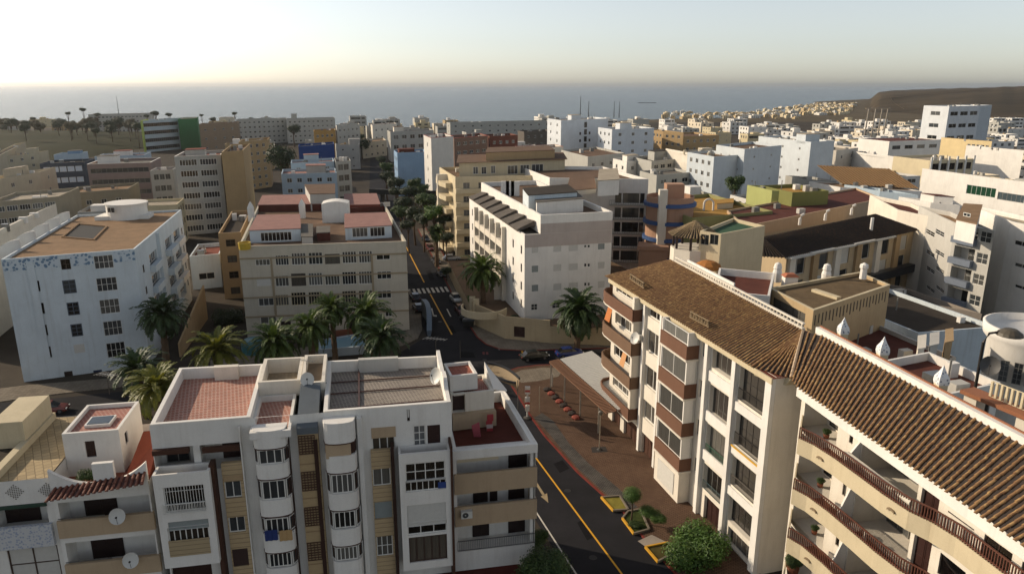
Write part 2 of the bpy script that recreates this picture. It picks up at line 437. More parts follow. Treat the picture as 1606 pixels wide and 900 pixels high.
# headland: plateau rising to the right behind the far town
def sstep(a, b, x):
    t = max(0, min(1, (x-a)/(b-a))); return t*t*(3-2*t)
def interp(x, tab):
    for (x0, y0), (x1, y1) in zip(tab, tab[1:]):
        if x <= x1: return y0+(y1-y0)*max(0, (x-x0)/(x1-x0))
    return tab[-1][1]
HT = [(.30, 0), (.475, 0), (.485, 20), (.50, 24.5), (.56, 29), (.61, 33), (.66, 36.5), (.68, 38.5), (.70, 45), (.74, 58), (.85, 75), (1.1, 95)]
from mathutils import noise as mn
def head_h(X, Y):
    t = X/Y; n = mn.noise(Vector((X*.006, Y*.006, 0)))
    t2 = t+.004*mn.noise(Vector((Y*.02, X*.01, 3)))
    h = interp(t2, HT)*sstep(820+260*sstep(.62, .5, t), 1560, Y)
    gully = mn.noise(Vector((t*55, Y*.0016, 1)))
    return max(-3.5, h*(1+.05*gully)+n*1.6*sstep(900, 1200, Y)-.6) if h > .3 else -3.5
mb = MB(); NX, NY = 130, 70; idx = {}
for j in range(NY+1):
    Y = 780+(2300-780)*(j/NY)**1.15
    for i in range(NX+1):
        t = .44+(.95-.44)*(i/NX)**1.3
        idx[i, j] = len(mb.v); mb.v.append((t*Y, Y, head_h(t*Y, Y)))
for j in range(NY):
    for i in range(NX): mb.f.append((idx[i, j], idx[i+1, j], idx[i+1, j+1], idx[i, j+1])); mb.mi.append(0)
m, nt, p = nodes('headland_earth'); p.inputs['Specular IOR Level'].default_value = .05; p.inputs['Roughness'].default_value = 1
a = noise(nt, coord(nt, (.004, .012, .02)), 1.2, 7, .65); b = noise(nt, coord(nt), .06, 5, .7)
c = mixc(nt, ramp(nt, a, [(.35, (0, 0, 0)), (.65, (1, 1, 1))]), (.04, .031, .02), (.1, .074, .045))
c = mixc(nt, math_(nt, 'MULTIPLY', b, .5), c, (.035, .03, .022)); nt.links.new(c, p.inputs['Base Color'])
o = mb.build('headland', m, None, (0, 0, 0), smooth=True); o['kind'] = 'structure'
# dirt tracks on the headland
mb = MB()
for pts, wd in (([(.52, 1180), (.505, 1290), (.50, 1380)], 7), ([(.50, 1380), (.53, 1420), (.60, 1440), (.70, 1400)], 6), ([(.545, 1480), (.54, 1560), (.537, 1640)], 5)):
    for (t0, y0), (t1, y1) in zip(pts, pts[1:]):
        K = 12
        for k in range(K):
            def q(f, s):
                Y = y0+(y1-y0)*f; t = t0+(t1-t0)*f; X = t*Y; return (X+s*wd*.5, Y+s*wd*.9, head_h(X, Y)+1.1)
            mb.quad(q(k/K, -1), q((k+1)/K, -1), q((k+1)/K, 1), q(k/K, 1))
o = mb.build('track', ground_mat('pale_dirt', '8a7355', '9c8563', .05), None, (0, 0, 0)); o['kind'] = 'structure'
# grassy mound on the left
mb = MB(); idx = {}
for j in range(31):
    for i in range(61):
        X = -540+300*i/60; Y = 350+330*j/30
        e = max(0, 1-((X+390)/148)**2)*max(0, 1-((Y-500)/150)**2)
        idx[i, j] = len(mb.v); mb.v.append((X, Y, -.4+7.5*e**.6*(1+.25*mn.noise(Vector((X*.02, Y*.02, 5))))))
for j in range(30):
    for i in range(60): mb.f.append((idx[i, j], idx[i+1, j], idx[i+1, j+1], idx[i, j+1])); mb.mi.append(0)
o = mb.build('field_hill', ground_mat('scrub_field', '23270f', '38361a', .03, .95, .5), None, (0, 0, 0), smooth=True); o['kind'] = 'structure'
# ------------------------------------------------------------------ streets
asph = ground_mat('asphalt', '222224', '313033', .15, .9, 3)
conc = ground_mat('pavement', '7a7062', '8d8374', .25, .95, 5, (.6, .6, .02), math.radians(15))
brown = ground_mat('brown_pavers', '5f4a3c', '735c4c', .3, .95, 4, (.4, .2, .03), math.radians(15))
red_k = ground_mat('red_kerb', '6a2f28', '7d4038', .6); yel = paint('c99312', .7, 0, .2)
white_p = paint('b5b0a5', .8, 0, .25)
AX = [(14.9, 36), (9.3, 53.6), (2.5, 74.1), (-9.2, 112.4), (-17, 143), (-26.4, 181), (-38.5, 229), (-54, 300), (-78, 430), (-105, 560)]
def off_line(pts, d):
    out = []
    for i, p in enumerate(pts):
        a = Vector(pts[max(0, i-1)]); b = Vector(pts[min(len(pts)-1, i+1)]); t = (b-a).normalized()
        out.append((p[0]+t.y*d, p[1]-t.x*d))
    return out
def strip(name, pts, d0, d1, z, m, z0=None):
    a, b = off_line(pts, d0), off_line(pts, d1); mb = MB()
    for i in range(len(pts)-1):
        if z0 is None: mb.quad((*a[i], z), (*b[i], z), (*b[i+1], z), (*a[i+1], z))
        else: mb.prism([a[i], b[i], b[i+1], a[i+1]], z0, z, True, False)
    o = mb.build(name, m, None, (*pts[0], 0)); o['kind'] = 'structure'; return o
town = ground_mat('town_ground', '3a352f', '4f473d', .08, .95, 1.5)
sheet('town_ground', [(-520, 20), (500, 20), (640, 880), (120, 830), (-150, 700), (-500, 720)], .03, town)
strip('road', AX, -4.2, 4.2, .06, asph)
CR = [(-150, 64), (-58, 86.5), (-20, 98), (3.5, 104.6), (24, 110), (60, 121), (120, 139)]
strip('side_road', CR, -3.8, 3.8, .064, asph)
mb = MB(); mb.quad((-14.5, 94.5, .068), (-2, 92, .068), (9, 101, .068), (12, 110.5, .068), (-2.5, 110.5, .068), (-5, 118, .068), (-13.5, 116, .068), (-19, 103, .068))
o = mb.build('junction', asph, None, (0, 100, 0)); o['kind'] = 'structure'
# yellow centre line, white edge line, lane marks
def cut(pts, a, b, step=3.0):
    out = []
    for p, q in zip(pts, pts[1:]):
        p, q = Vector(p), Vector(q); n = max(1, int((q-p).length/step))
        for k in range(n):
            r = p+(q-p)*(k/n)
            if a <= r.y <= b: out.append((r.x, r.y))
    return out
o = strip('road_marking', cut(AX, 40, 92), -.09, .09, .075, yel)
o = strip('road_marking', cut(AX, 113.5, 140), -.12, .12, .075, yel)
o = strip('road_marking', cut(AX, 148, 200), -.12, .12, .075, yel)
o = strip('road_marking', cut(AX, 44, 78), -3.75, -3.6, .075, white_p)
for i in range(9):   # zebra crossing
    t = Vector((-.246, .969)); nn = Vector((.969, .246)); c = Vector((-16.9, 142.6))+nn*(-3.7+i*.93)
    mb = MB(); a, b = c-t*1.9, c+t*1.9
    mb.quad((*(a-nn*.24), .078), (*(a+nn*.24), .078), (*(b+nn*.24), .078), (*(b-nn*.24), .078))
    mb.build('road_marking', white_p, None, (c.x, c.y, 0))['kind'] = 'structure'
for i in range(5):
    c = at(782+i*7.2, 549+.1*i); mb = MB(); mb.quad((c.x, c.y, .079), (c.x+.5, c.y+.02, .079), (c.x+.5, c.y+.3, .079), (c.x, c.y+.28, .079))
    mb.build('road_marking', white_p, None, (c.x, c.y, 0))['kind'] = 'structure'
def mark(pts, m, z=.08):
    mb = MB(); q = [at(*p) for p in pts]; mb.quad(*[(a.x, a.y, z) for a in q]); mb.build('road_marking', m, None, (q[0].x, q[0].y, 0))['kind'] = 'structure'
mark([(816, 547), (819, 547), (823, 559), (820, 559)], yel)
pale = paint('8d7c5c', .8, 0, .2)
mark([(838, 757), (841, 755), (855, 777), (851, 778)], pale); mark([(848, 779), (858, 774), (860, 789)], pale)
mark([(676, 484), (678, 484), (681, 496), (679, 496)], white_p); mark([(679, 494), (685, 495), (685, 497), (679, 496.5)], white_p)
mark([(700, 485), (702, 485), (708, 497), (706, 497)], white_p)
redm = paint('5a1c1c', .8)
for x in (756.5, 762): mark([(x, 552.5), (x+3.5, 552.5), (x+4, 556.5), (x+.5, 556.5)], redm)
mark([(34, 635), (88, 630.5), (88, 631.5), (34, 636.5)], white_p)
patch = ground_mat('asphalt_patch', '141416', '1f1e20', .5, .95, 4); pit = paint('2f2d2b', .6, .5)
for pts in (((868, 728), (878, 742), (893, 735), (882, 722)), ((905, 820), (921, 848), (932, 842), (915, 815)), ((722, 552), (742, 553), (746, 562), (722, 561)), ((668, 425), (674, 440), (682, 439), (675, 424)), ((700, 512), (706, 524), (716, 522), (709, 511))): mark([p for p in pts], patch, .071)
for x, y in ((890, 770), (760, 565), (690, 505), (930, 875)):
    c = at(x, y); mb = MB(); mb.lathe((c.x, c.y, .0), [(0, .082), (.36, .082), (.36, .07)], 16); o = mb.build('manhole_cover', pit, None, (c.x, c.y, 0)); o['kind'] = 'structure'
# pavements (real kerbs)
def pavement(name, pts, h, m, kerb=None):
    poly = [at(*p) for p in pts]; poly = [(p.x, p.y) for p in poly]
    A = sum(a[0]*b[1]-b[0]*a[1] for a, b in zip(poly, poly[1:]+poly[:1]))
    if A < 0: poly = poly[::-1]
    o = slab(name, '', poly, -.05, h, m)
    if kerb:
        ins = inset(poly, .22); ins2 = inset(poly, -.02); mb = MB(); n = len(poly)
        for i in range(n):
            j = (i+1) % n; mb.prism([ins2[i], ins2[j], ins[j], ins[i]], 0, h+.012)
        k = mb.build('kerb', kerb, None, (*poly[0], 0)); k['kind'] = 'structure'
    return poly
# big brown plaza in front of the tiled apartment building
pavement('plaza', [(1100, 985), (1062, 905), (1020, 860), (975, 802), (945, 778), (905, 742), (880, 714), (852, 683), (832, 655), (812, 622), (795, 596), (792, 584), (812, 577), (845, 573), (880, 572), (960, 575), (1010, 575), (1010, 690), (1120, 810), (1215, 930)], .13, brown, red_k)
grey_pav = ground_mat('grey_setts', '4d4a47', '6a655f', .6, .95, 5, (.25, .25, .03))
mb = MB(); q = [at(*p, .13) for p in ((838, 655), (850, 647), (868, 660), (892, 694), (925, 728), (970, 765), (1000, 795), (985, 800), (948, 772), (908, 736), (884, 708), (858, 676))]
mb.quad(*[(a.x, a.y, .136) for a in q]); mb.build('plaza_band', grey_pav, None, (q[0].x, q[0].y, 0))['kind'] = 'structure'
mb = MB(); q = [at(*p, .13) for p in ((800, 588), (818, 580), (852, 576), (885, 577), (876, 590), (846, 597), (818, 600))]
mb.quad(*[(a.x, a.y, .136) for a in q]); mb.build('plaza_band', conc, None, (q[0].x, q[0].y, 0))['kind'] = 'structure'
# pavement round the white corner building
pavement('pavement', [(1000, 552), (950, 547), (880, 549), (820, 551), (785, 549), (762, 541), (748, 530), (738, 515), (725, 495), (712, 470), (704, 452), (690, 425), (668, 385), (655, 360), (668, 358), (690, 390), (712, 425), (726, 455), (745, 490), (760, 510), (796, 530), (950, 538), (1000, 542)], .13, conc, red_k)
pavement('pavement', [(330, 578), (420, 567), (560, 549), (630, 543), (655, 532), (662, 518), (660, 490), (652, 470), (643, 455), (636, 470), (638, 520), (560, 535), (420, 553), (330, 566)], .13, conc)
pavement('pavement', [(-60, 640), (60, 622), (200, 606), (300, 590), (300, 580), (200, 592), (40, 605), (-60, 618)], .13, conc)
# ------------------------------------------------------------------ shared materials and window kinds
WHITE = plaster('dcd8d0', .27); WHITE2 = plaster('cfc9be', .35); WARMW = plaster('d6cebf', .3); BEIGE = plaster('b09a7e', .3)
CREAM = plaster('c2b496', .3); TAN = plaster('a98f6c', .3); GREYW = plaster('b6b3ab', .3); BRN = plaster('4a3227', .2); DKBRN = plaster('3a2720', .2)
BLUEW = plaster('c3ccd0', .42); SLATE = plaster('63696d', .2); PINKW = plaster('c1a496', .25)
fr_w = paint('d5d2ca', .45); fr_b = paint('3d2d24', .5); fr_g = paint('77756f', .45); fr_d = paint('26221f', .5); fr_c = paint('c3b596', .5)
gl = glass(); gl_w = glass('2a251f', .1, .4); gl_b = glass('2b3a45', .06, .15); gl_dk = glass('171616', .1, .1)
shut_w = paint('b9b6ae', .55); shut_g = paint('7f8582', .55); shut_b = paint('a98f6c', .6); dr_b = paint('2e1610', .5, 0, .3); dr_d = paint('22110d', .5, 0, .3)
metal = paint('8a8a88', .35, .8); metal_d = paint('2b2724', .5, .3); rail_b = paint('5a3426', .6); redroof = tilefloor('8d4a38', 'b9978a', .34, .2, .3)
S2 = Style(fr_w, gl, 2, 1); S3 = Style(fr_w, gl, 3, 1); S4 = Style(fr_w, gl, 4, 1); S5 = Style(fr_w, gl, 5, 1); S22 = Style(fr_w, gl, 2, 2)
S2W = Style(fr_w, gl_w, 2, 1); S3W = Style(fr_w, gl_w, 3, 1); SBAR = Style(fr_w, gl_dk, 2, 1, .07, 14); S42 = Style(fr_w, gl_w, 4, 2, .08)
SB2 = Style(fr_b, gl_w, 2, 1); SB5 = Style(fr_b, gl_w, 5, 1, .09); SG2 = Style(fr_g, gl, 2, 1, .06); S1 = Style(fr_w, gl, 1, 1); SD = Style(fr_d, gl, 3, 1, .05)
lattice_m = paint('4b3122', .7)
def lattice(F, r, d, parent, m=None, pitch=.19, name='lattice'):
    """open grid of small bars in front of a dark shaft"""
    mb = MB(); w, h = r[1]-r[0], r[3]-r[2]
    n = max(2, int(w/pitch)); k = max(2, int(h/pitch))
    for i in range(n+1): u = r[0]+w*i/n; F.box(mb, u-.025, u+.025, r[2], r[3], d-.07, d)
    for j in range(k+1): v = r[2]+h*j/k; F.box(mb, r[0], r[1], v-.025, v+.025, d-.065, d-.005)
    o = mb.build(name, m or lattice_m, parent)
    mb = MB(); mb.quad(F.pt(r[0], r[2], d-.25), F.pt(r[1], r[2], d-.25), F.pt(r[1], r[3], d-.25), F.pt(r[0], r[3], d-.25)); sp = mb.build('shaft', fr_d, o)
    return o
def railing(F, u0, u1, v0, v1, d, parent, m, pitch=.12, th=.02, name='railing', top=.05):
    mb = MB(); F.box(mb, u0, u1, v1-top, v1, d-.03, d+.03); F.box(mb, u0, u1, v0, v0+.04, d-.02, d+.02)
    n = max(1, int((u1-u0)/pitch))
    for i in range(n+1):
        u = u0+(u1-u0)*i/n; F.box(mb, u-th/2, u+th/2, v0+.04, v1-top, d-th/2, d+th/2)
    return mb.build(name, m, parent)
def ac_unit(F, u, v, d, label, parent=None):
    mb = MB(); F.box(mb, u-.42, u+.42, v, v+.58, d, d+.32)
    base = F.pt(u, v, d); t = thing('air_conditioner', label, 'air conditioner', base, 'air conditioning units on the facades')
    mb.build('casing', paint('c9c7bf', .5), t)
    mb = MB(); c = F.pt(u-.1, v+.29, d+.325)
    R3 = Matrix.Rotation(F.ang, 3, 'Z')
    for k in range(16):
        a0, a1 = 2*math.pi*k/16, 2*math.pi*(k+1)/16
        p = [c+R3 @ Vector((math.cos(a)*r, 0, math.sin(a)*r)) for a, r in ((a0, .05), (a1, .05), (a1, .23), (a0, .23))]; mb.quad(*p)
    mb.build('fan_grille', paint('3b3d3f', .5), t); return t
# ================================================================== near white apartment block
FL, FR_ = at(234, 668, 18), at(708, 631, 18); BR, BL = at(690, 557, 18), at(281, 577, 18)
A = thing('apartment_building', 'white apartment block with curved bay windows, clay red and grey tiled roofs, nearest the viewer', 'building', (FL.x, FL.y, 0))
FA = Facade(FL, FR_, 0, 18); F = FA
lb = MB()
sidew = [Facade(FR_, BR, 0, 18), Facade(BR, BL, 0, 18), Facade(BL, FL, 0, 18)]
def W(F, x0, y0, x1, y1, st, parent, depth=.16, d=0.0):
    r = F.px(x0, y0, x1, y1, d)
    return hwin(F, r, st, parent, depth) if d == 0 else window(F, r, d, st, parent)
# --- upper left terrace storey
r = F.px(240, 703, 376, 728); rl_ = (F.uv(240, 703)[0], F.uv(376, 694)[0], F.uv(300, 738)[1], F.uv(300, 699)[1]); F.hole(rl_, 1.5, True); LB = offset_facade(F, 0, F.L, -1.48, 0, 18)
door(LB, (rl_[0]+5.0-.9, rl_[0]+5.0+.8, rl_[2]+.02, rl_[3]-.3), 0, dr_b, A); window(LB, (rl_[0]+.35, rl_[0]+1.9, rl_[2]+.05, rl_[3]-.3), 0, SG2, A)
mb = MB(); mb.hexa(*[F.pt(u, v, d) for u, v, d in ((rl_[0]+2.5, rl_[2]+.02, -.05), (rl_[0]+2.95, rl_[2]+.02, -.05), (rl_[0]+2.95, rl_[2]+.02, -1.47), (rl_[0]+2.5, rl_[2]+.02, -1.47), (rl_[0]+2.5, rl_[3]-.01, -.05), (rl_[0]+2.95, rl_[3]-.01, -.05), (rl_[0]+2.95, rl_[3]-.01, -1.47), (rl_[0]+2.5, rl_[3]-.01, -1.47))]); mb.build('pier', WHITE, A)
mb = MB()
for r in (F.px(240, 704, 297, 699), F.px(318, 700, 376, 692)): F.box(mb, r[0], r[1], r[3]-.35, r[3], 0, .35)
mb.build('awning', BRN, A)
# --- left box bay
d1 = 1.35; P0 = F.px(238, 746, 345, 882, d1); bu0, bu1, bv0, bv1 = P0
def box_bay(u0, u1, v0, v1, d, parent, m, opens, name='bay'):
    """projecting box with its own openings; opens: list of (pixel rect, kind, arg)"""
    G = offset_facade(F, u0, u1, d, v0, v1)
    mb = MB(); 
    for rect, kind, arg in opens:
        r = G.px(*rect)
        if kind == 'w': G.hole(r, .2)
        elif kind == 's': G.hole(r, .12)
    G.wall(mb)
    for q in (((u0, 0), (u0, d)), ((u1, d), (u1, 0))):
        a, b = F.pt(q[0][0], 0, q[0][1]), F.pt(q[1][0], 0, q[1][1]); mb.quad((a.x, a.y, v0), (b.x, b.y, v0), (b.x, b.y, v1), (a.x, a.y, v1))
    a, b, c, e = F.pt(u0, 0, d), F.pt(u1, 0, d), F.pt(u1, 0, .02), F.pt(u0, 0, .02)
    poly = [a.xy, b.xy, c.xy, e.xy]; parapet_ring(mb, poly, v1-.9, v1, .16)
    mb.quad(*[(p.x, p.y, v0) for p in (e, c, b, a)])
    o = mb.build(name, m, parent)
    mb = MB(); ins = inset(poly, .16); mb.quad(*[(p[0], p[1], v1-.85) for p in ins]); mb.build('terrace_floor', roofing('3f2e27'), o)
    for rect, kind, arg in opens:
        r = G.px(*rect)
        if kind == 'w': window(G, r, -.198, arg, o)
        elif kind == 's': shutter(G, r, -.118, arg, o)
    return o, G
bb, GB = box_bay(bu0, bu1, bv0, bv1, d1, A, WHITE, [((255, 765, 324, 798), 'w', SBAR), ((262, 828, 329, 846), 'w', Style(fr_w, gl_w, 7, 1)), ((263, 819, 328, 826), 's', shut_g)])
mb = MB(); r = GB.px(264, 848, 331, 866); GB.box(mb, *r, .005, .05); mb.build('cladding', wood_boards('a3906f', '6d5c44', .33), bb)
railing(GB, *GB.px(255, 794, 324, 800)[:2], GB.px(255, 795, 324, 800)[2], GB.px(255, 791, 324, 800)[3], .05, bb, fr_w, .1)
# dark ground storey under it
r = F.px(267, 880, 337, 930, 0); hdoor(F, (r[0], r[1], 0.3, bv0-.15), dr_b, A, .3)
# --- brown pilasters
def pil(x0, x1, y0, y1, d, m, name='pilaster', x0b=None):
    r0 = F.px(x0, y0, x1, y1, d); mb = MB(); F.box(mb, r0[0], r0[1], 0.02, r0[3], 0.0, d); return mb.build(name, m, A)
pil(334, 346, 729, 890, .9, BRN); pil(613, 626, 702, 880, .9, DKBRN); pil(706, 714, 700, 880, 1.5, BRN)
# --- cladding strips with windows
boards = wood_boards('b39b76', '6b5940', .36)
def strip_col(x0, x1, ytop, ys_win, d=.35):
    u0 = F.uv(x0, ytop, d)[0]; u1 = F.uv(x1, ytop, d)[0]; vt = F.uv((x0+x1)/2, ytop, d)[1]
    G = offset_facade(F, u0, u1, d, 0.02, vt)
    for rect, st in ys_win:
        r = G.px(*rect); r = (max(.06, r[0]), min(G.L-.06, r[1]), r[2], r[3])
        if isinstance(st, Style): G.hole(r, .2)
        else: G.hole(r, .15)
    mb = MB(); G.wall(mb)
    for u in (u0, u1):
        a, b = F.pt(u, 0, 0), F.pt(u, 0, d); mb.quad((a.x, a.y, .02), (b.x, b.y, .02), (b.x, b.y, vt), (a.x, a.y, vt))
    a, b, c, e = [F.pt(u, vt, q) for u, q in ((u0, d), (u1, d), (u1, 0), (u0, 0))]; mb.quad(a, b, c, e)
    o = mb.build('cladding', boards, A)
    for rect, st in ys_win:
        r = G.px(*rect); r = (max(.06, r[0]), min(G.L-.06, r[1]), r[2], r[3])
        if isinstance(st, Style): window(G, r, -.198, st, o)
        else: shutter(G, r, -.148, st, o)
strip_col(346, 380, 726, [((349, 756, 380, 779), S2), ((354, 812, 386, 833), S2), ((346, 747, 382, 753), shut_b), ((358, 862, 391, 886), dr_b)])
strip_col(581, 612, 706, [((583, 736, 614, 760), S2W), ((585, 788, 616, 811), shut_g), ((588, 842, 617, 870), Style(fr_w, gl_w, 3, 2))])
W(F, 583, 687, 620, 703, S3W, A); r = F.px(582, 671, 621, 684); mb = MB(); F.box(mb, *r, -.0, .04); mb.build('blind', BEIGE, A)
# --- white pillars
for x0, x1, yt in ((378, 394, 664), (562, 578, 650)): pil(x0-3, x1+2, yt+6, 880, .42, WHITE)
# --- curved bay towers
def bay(x0, x1, bands, wins, top):
    u0, u1 = F.uv(x0, top, .6)[0], F.uv(x1, top, .6)[0]; D = 1.25
    prof = [(u0, 0.0)]
    for k in range(9):
        a = math.pi*(1-k/8); prof.append(((u0+u1)/2+(u1-u0)/2*math.cos(a)*(1 if k in (0, 8) else .985), .55+(D-.55)*math.sin(a)**.55))
    prof.append((u1, 0.0)); poly = [F.pt(u, 0, d).xy for u, d in prof]
    core = [F.pt(u, 0, max(0, d-.22)).xy if 0 < i < len(prof)-1 else F.pt(u+(.2 if i == 0 else -.2), 0, 0).xy for i, (u, d) in enumerate(prof)]
    b0 = None
    for (ya, yb) in bands:
        va = F.uv((x0+x1)/2, ya, D)[1]; vb = F.uv((x0+x1)/2, yb, D)[1]
        mb = MB(); mb.prism(poly, vb, va); o = mb.build('balcony_band', WHITE, A); b0 = b0 or o
        mb = MB(); mb.prism(inset(poly, -.03), vb-.07, vb-.005); mb.build('drip_moulding', BRN, o)
    lo, hi = F.uv((x0+x1)/2, bands[-1][1], D)[1], F.uv((x0+x1)/2, bands[0][1], D)[1]
    mb = MB(); mb.prism(core, lo, hi); c = mb.build('bay_core', DKBRN, A)
    for k, (ya, yb, n) in enumerate(wins):
        va = F.uv((x0+x1)/2, ya, D)[1]; vb = F.uv((x0+x1)/2, yb, D)[1]
        segs = ((1, 2), (2, 6), (6, 9)) if True else ()
        for i, j in ((1, 3), (3, 7), (7, 9)):
            (ua, da), (ub, db) = prof[i], prof[j]
            G = Facade(F.pt(ua, 0, da-.1), F.pt(ub, 0, db-.1)); 
            window(G, (0.02, G.L-.02, vb+.02, va-.1), 0, {3: S3, 4: S4, 5: S5}[n] if j-i == 4 else S1, c)
    return c
bay(397, 451, [(676, 704), (729, 752), (785, 811), (840, 868), (893, 930)], [(704, 729, 3), (753, 785, 3), (813, 838, 4), (868, 892, 5)], 690)
b2 = bay(508, 558, [(664, 696), (716, 742), (775, 801), (831, 857), (882, 925)], [(743, 775, 4), (802, 830, 4), (858, 881, 5)], 690)
r = F.px(510, 697, 551, 715, 1.0); mb = MB(); F.box(mb, r[0], r[1], r[2], r[3], .95, 1.12); mb.build('blind', BEIGE, b2)
# cloths drying over the third bay
t = thing('cloth', 'blue and tan cloths hung over a white curved balcony, third bay down', 'cloth', F.pt(F.uv(435, 838, 1.4)[0], F.uv(435, 838, 1.4)[1], 1.3))
for x0, x1, c in ((414, 436, '1f2f63'), (437, 459, 'a98a5e')):
    r = F.px(x0, 834, x1, 848, 1.45); mb = MB(); n = 8
    for k in range(n):
        a0, a1 = r[0]+(r[1]-r[0])*k/n, r[0]+(r[1]-r[0])*(k+1)/n; w0, w1 = 1.31+.03*math.sin(k*2.1), 1.31+.03*math.sin((k+1)*2.1)
        mb.hexa(F.pt(a0, r[2], w0), F.pt(a1, r[2], w1), F.pt(a1, r[2], w1-.02), F.pt(a0, r[2], w0-.02), F.pt(a0, r[3], w0), F.pt(a1, r[3], w1), F.pt(a1, r[3], w1-.02), F.pt(a0, r[3], w0-.02))
    mb.build('cloth', paint(c, .9), t)
# --- stair tower, slightly proud, with lattice vents
tu0, tu1 = F.uv(462, 640, .5)[0], F.uv(496, 640, .5)[0]; tz = F.uv(478, 600, .5)[1]
G = offset_facade(F, tu0, tu1, .5, .02, tz)
tz = 18.55; zl = F.uv(478, 681, .5)[1]; db = -.5
while F.uv(478, 602, db)[1] > tz: db -= .1
mb = MB(); mb.hexa(F.pt(tu0, zl, .5), F.pt(tu1, zl, .5), F.pt(tu1, zl, db-.3), F.pt(tu0, zl, db-.3), F.pt(tu0, zl+.5, .5), F.pt(tu1, zl+.5, .5), F.pt(tu1, tz, db), F.pt(tu0, tz, db))
tw = mb.build('stair_tower', SLATE, A)
mb = MB(); mb.prism([F.pt(tu0+.02, 0, .47).xy, F.pt(tu1-.02, 0, .47).xy, F.pt(tu1-.02, 0, -.3).xy, F.pt(tu0+.02, 0, -.3).xy], .02, F.uv(478, 681, .5)[1]-.01)
tb = mb.build('stair_shaft', wood_boards('a8906b', '81694a', .9), A)
for y0, y1 in ((684, 710), (741, 767), (797, 822), (853, 876)):
    r = G.px(466, y0, 495+(y0-684)*.06, y1); lattice(G, (max(.08, r[0]+(0)), min(G.L-.08, r[1]), r[2], r[3]), .07, tb)
pil(452, 461, 690, 880, .6, DKBRN); pil(497, 506, 690, 880, .6, DKBRN)
# --- right box bay
P2 = F.px(625, 713, 711, 886, d1)
b3, G3 = box_bay(P2[0], P2[1], P2[2], P2[3], d1, A, WHITE, [((635, 727, 699, 751), 'w', Style(fr_w, gl_w, 4, 2, .08)), ((635, 755, 700, 766), 'w', Style(fr_w, gl_w, 7, 1, .06)), ((638, 793, 700, 820), 's', shut_w), ((639, 821, 701, 833), 'w', S3W), ((641, 843, 702, 876), 'w', Style(fr_b, glass('3a3024', .2, .6), 5, 1, .11))])
mb = MB(); G3.box(mb, *G3.px(687, 757, 700, 765), -.1, -.06); mb.build('panel', paint('27407c', .5), b3)
W(F, 648, 668, 668, 701, Style(fr_w, glass('4a4a4a', .1, .7), 2, 3), A); hdoor(F, F.px(670, 667, 691, 700), dr_b, A)
W(F, 638, 642, 643, 660, Style(fr_b, gl_dk, 1, 1), A)
F.hole((F.uv(393, 661)[0]+.3, F.uv(452, 655)[0]+.1, 17.0, 18.01), .05)
F.wall(lb)
for s in sidew: s.wall(lb)
lb.build('wall', WHITE, A)
# --- roofs: red tiled deck, well, grey deck
def deckpoly(pts, z): return [at(x, y, z).xy for x, y in pts]
uA = F.uv(393, 661)[0]; uB = F.uv(452, 655)[0]; uC = F.uv(470, 650)[0]; uD = F.uv(507, 650)[0]
dep = (BL-FL).xy.length; 
def fd(u, d): return F.pt(u, 0, -d).xy
nz = Facade(BL, BR); back = [BL.xy, BR.xy]
def bk(u):   # point on the rear wall behind facade position u
    t = u/F.L; return BL.xy+(BR.xy-BL.xy)*t
def roofpart(name, u0, u1, f0, f1, zr, zt, m, wall_m, t=.28, cop=True):
    """deck between facade positions u0,u1 and depth fractions f0 (front) to f1 (rear), with its parapet"""
    q = lambda u, f: fd(u, 0)+(bk(u)-fd(u, 0))*f
    poly = [q(u0, f0), q(u1, f0), q(u1, f1), q(u0, f1)]
    ins = inset(poly, t); mb = MB(); mb.quad(*[(p[0], p[1], zr) for p in ins]); o = mb.build(name, m, A)
    mb = MB()
    for i in range(4):
        j = (i+1) % 4; mb.prism([poly[i], poly[j], ins[j], ins[i]], zr-.05, zt, True, False)
    mb.build('parapet', wall_m, o)
    return o, poly
rot = F.ang
o, _ = roofpart('roof', .03, uA, .01, .99, 17.15, 18.06, tilefloor('985f4a', 'c2a79a', .32, .26, .3, rot), WHITE); o['label'] = 'clay red tiled roof deck'
q = lambda u, f: fd(u, 0)+(bk(u)-fd(u, 0))*f
o, _ = roofpart('roof', uA+.01, uC-.2, .5, .99, 17.3, 18.5, tilefloor('a08f74', '8b7b63', .3, .3, .3, rot), WARMW)
o, _ = roofpart('roof', uA+.01, uB+.2, -.115, .49, 17.0, 17.45, tilefloor('985f4a', 'c2a79a', .32, .22, .3, rot), WHITE, .2)
ft = -db/dep+.02; tp = [q(uC-.15, ft), q(uD, ft), q(uD, 1.0), q(uC-.15, 1.0)]
mb = MB(); ins = inset(tp, .25)
for i in range(4):
    j = (i+1) % 4; mb.prism([tp[i], tp[j], ins[j], ins[i]], 17.1, tz+.05, True, False)
mb.build('parapet', WARMW, tw); mb = MB(); mb.quad(*[(p[0], p[1], 17.9) for p in ins]); mb.build('deck', roofing('8a7a66'), tw)
o, pg = roofpart('roof', uD+.01, F.L-.03, .01, .99, 17.1, 18.03, tilefloor('6e655c', 'a79d90', .3, .24, .35, rot), WHITE); o['label'] = 'grey tiled roof deck crossed by dark pipes'
mb = MB()
for f in (.22, .5, .72): mb.bar((*q(uD+.3, f), 17.2), (*q(F.L-.4, f+.03), 17.2), .09)
u5 = uD+(F.L-uD)*.27; mb.bar((*q(u5, .02), 17.22), (*q(u5, .97), 17.22), .12); mb.build('pipe', paint('4a3028', .6), o)
# raised blocks at the rear parapets
for u0, u1, f, in ((uA*.42, uA*.7, .96), (uD+(F.L-uD)*.27, uD+(F.L-uD)*.62, .965)):
    mb = MB(); mb.prism([q(u0, f-.05), q(u1, f-.05), q(u1, f), q(u0, f)], 17.12, 18.25); mb.build('raised_block', GREYW if f > .96 else WARMW, A)
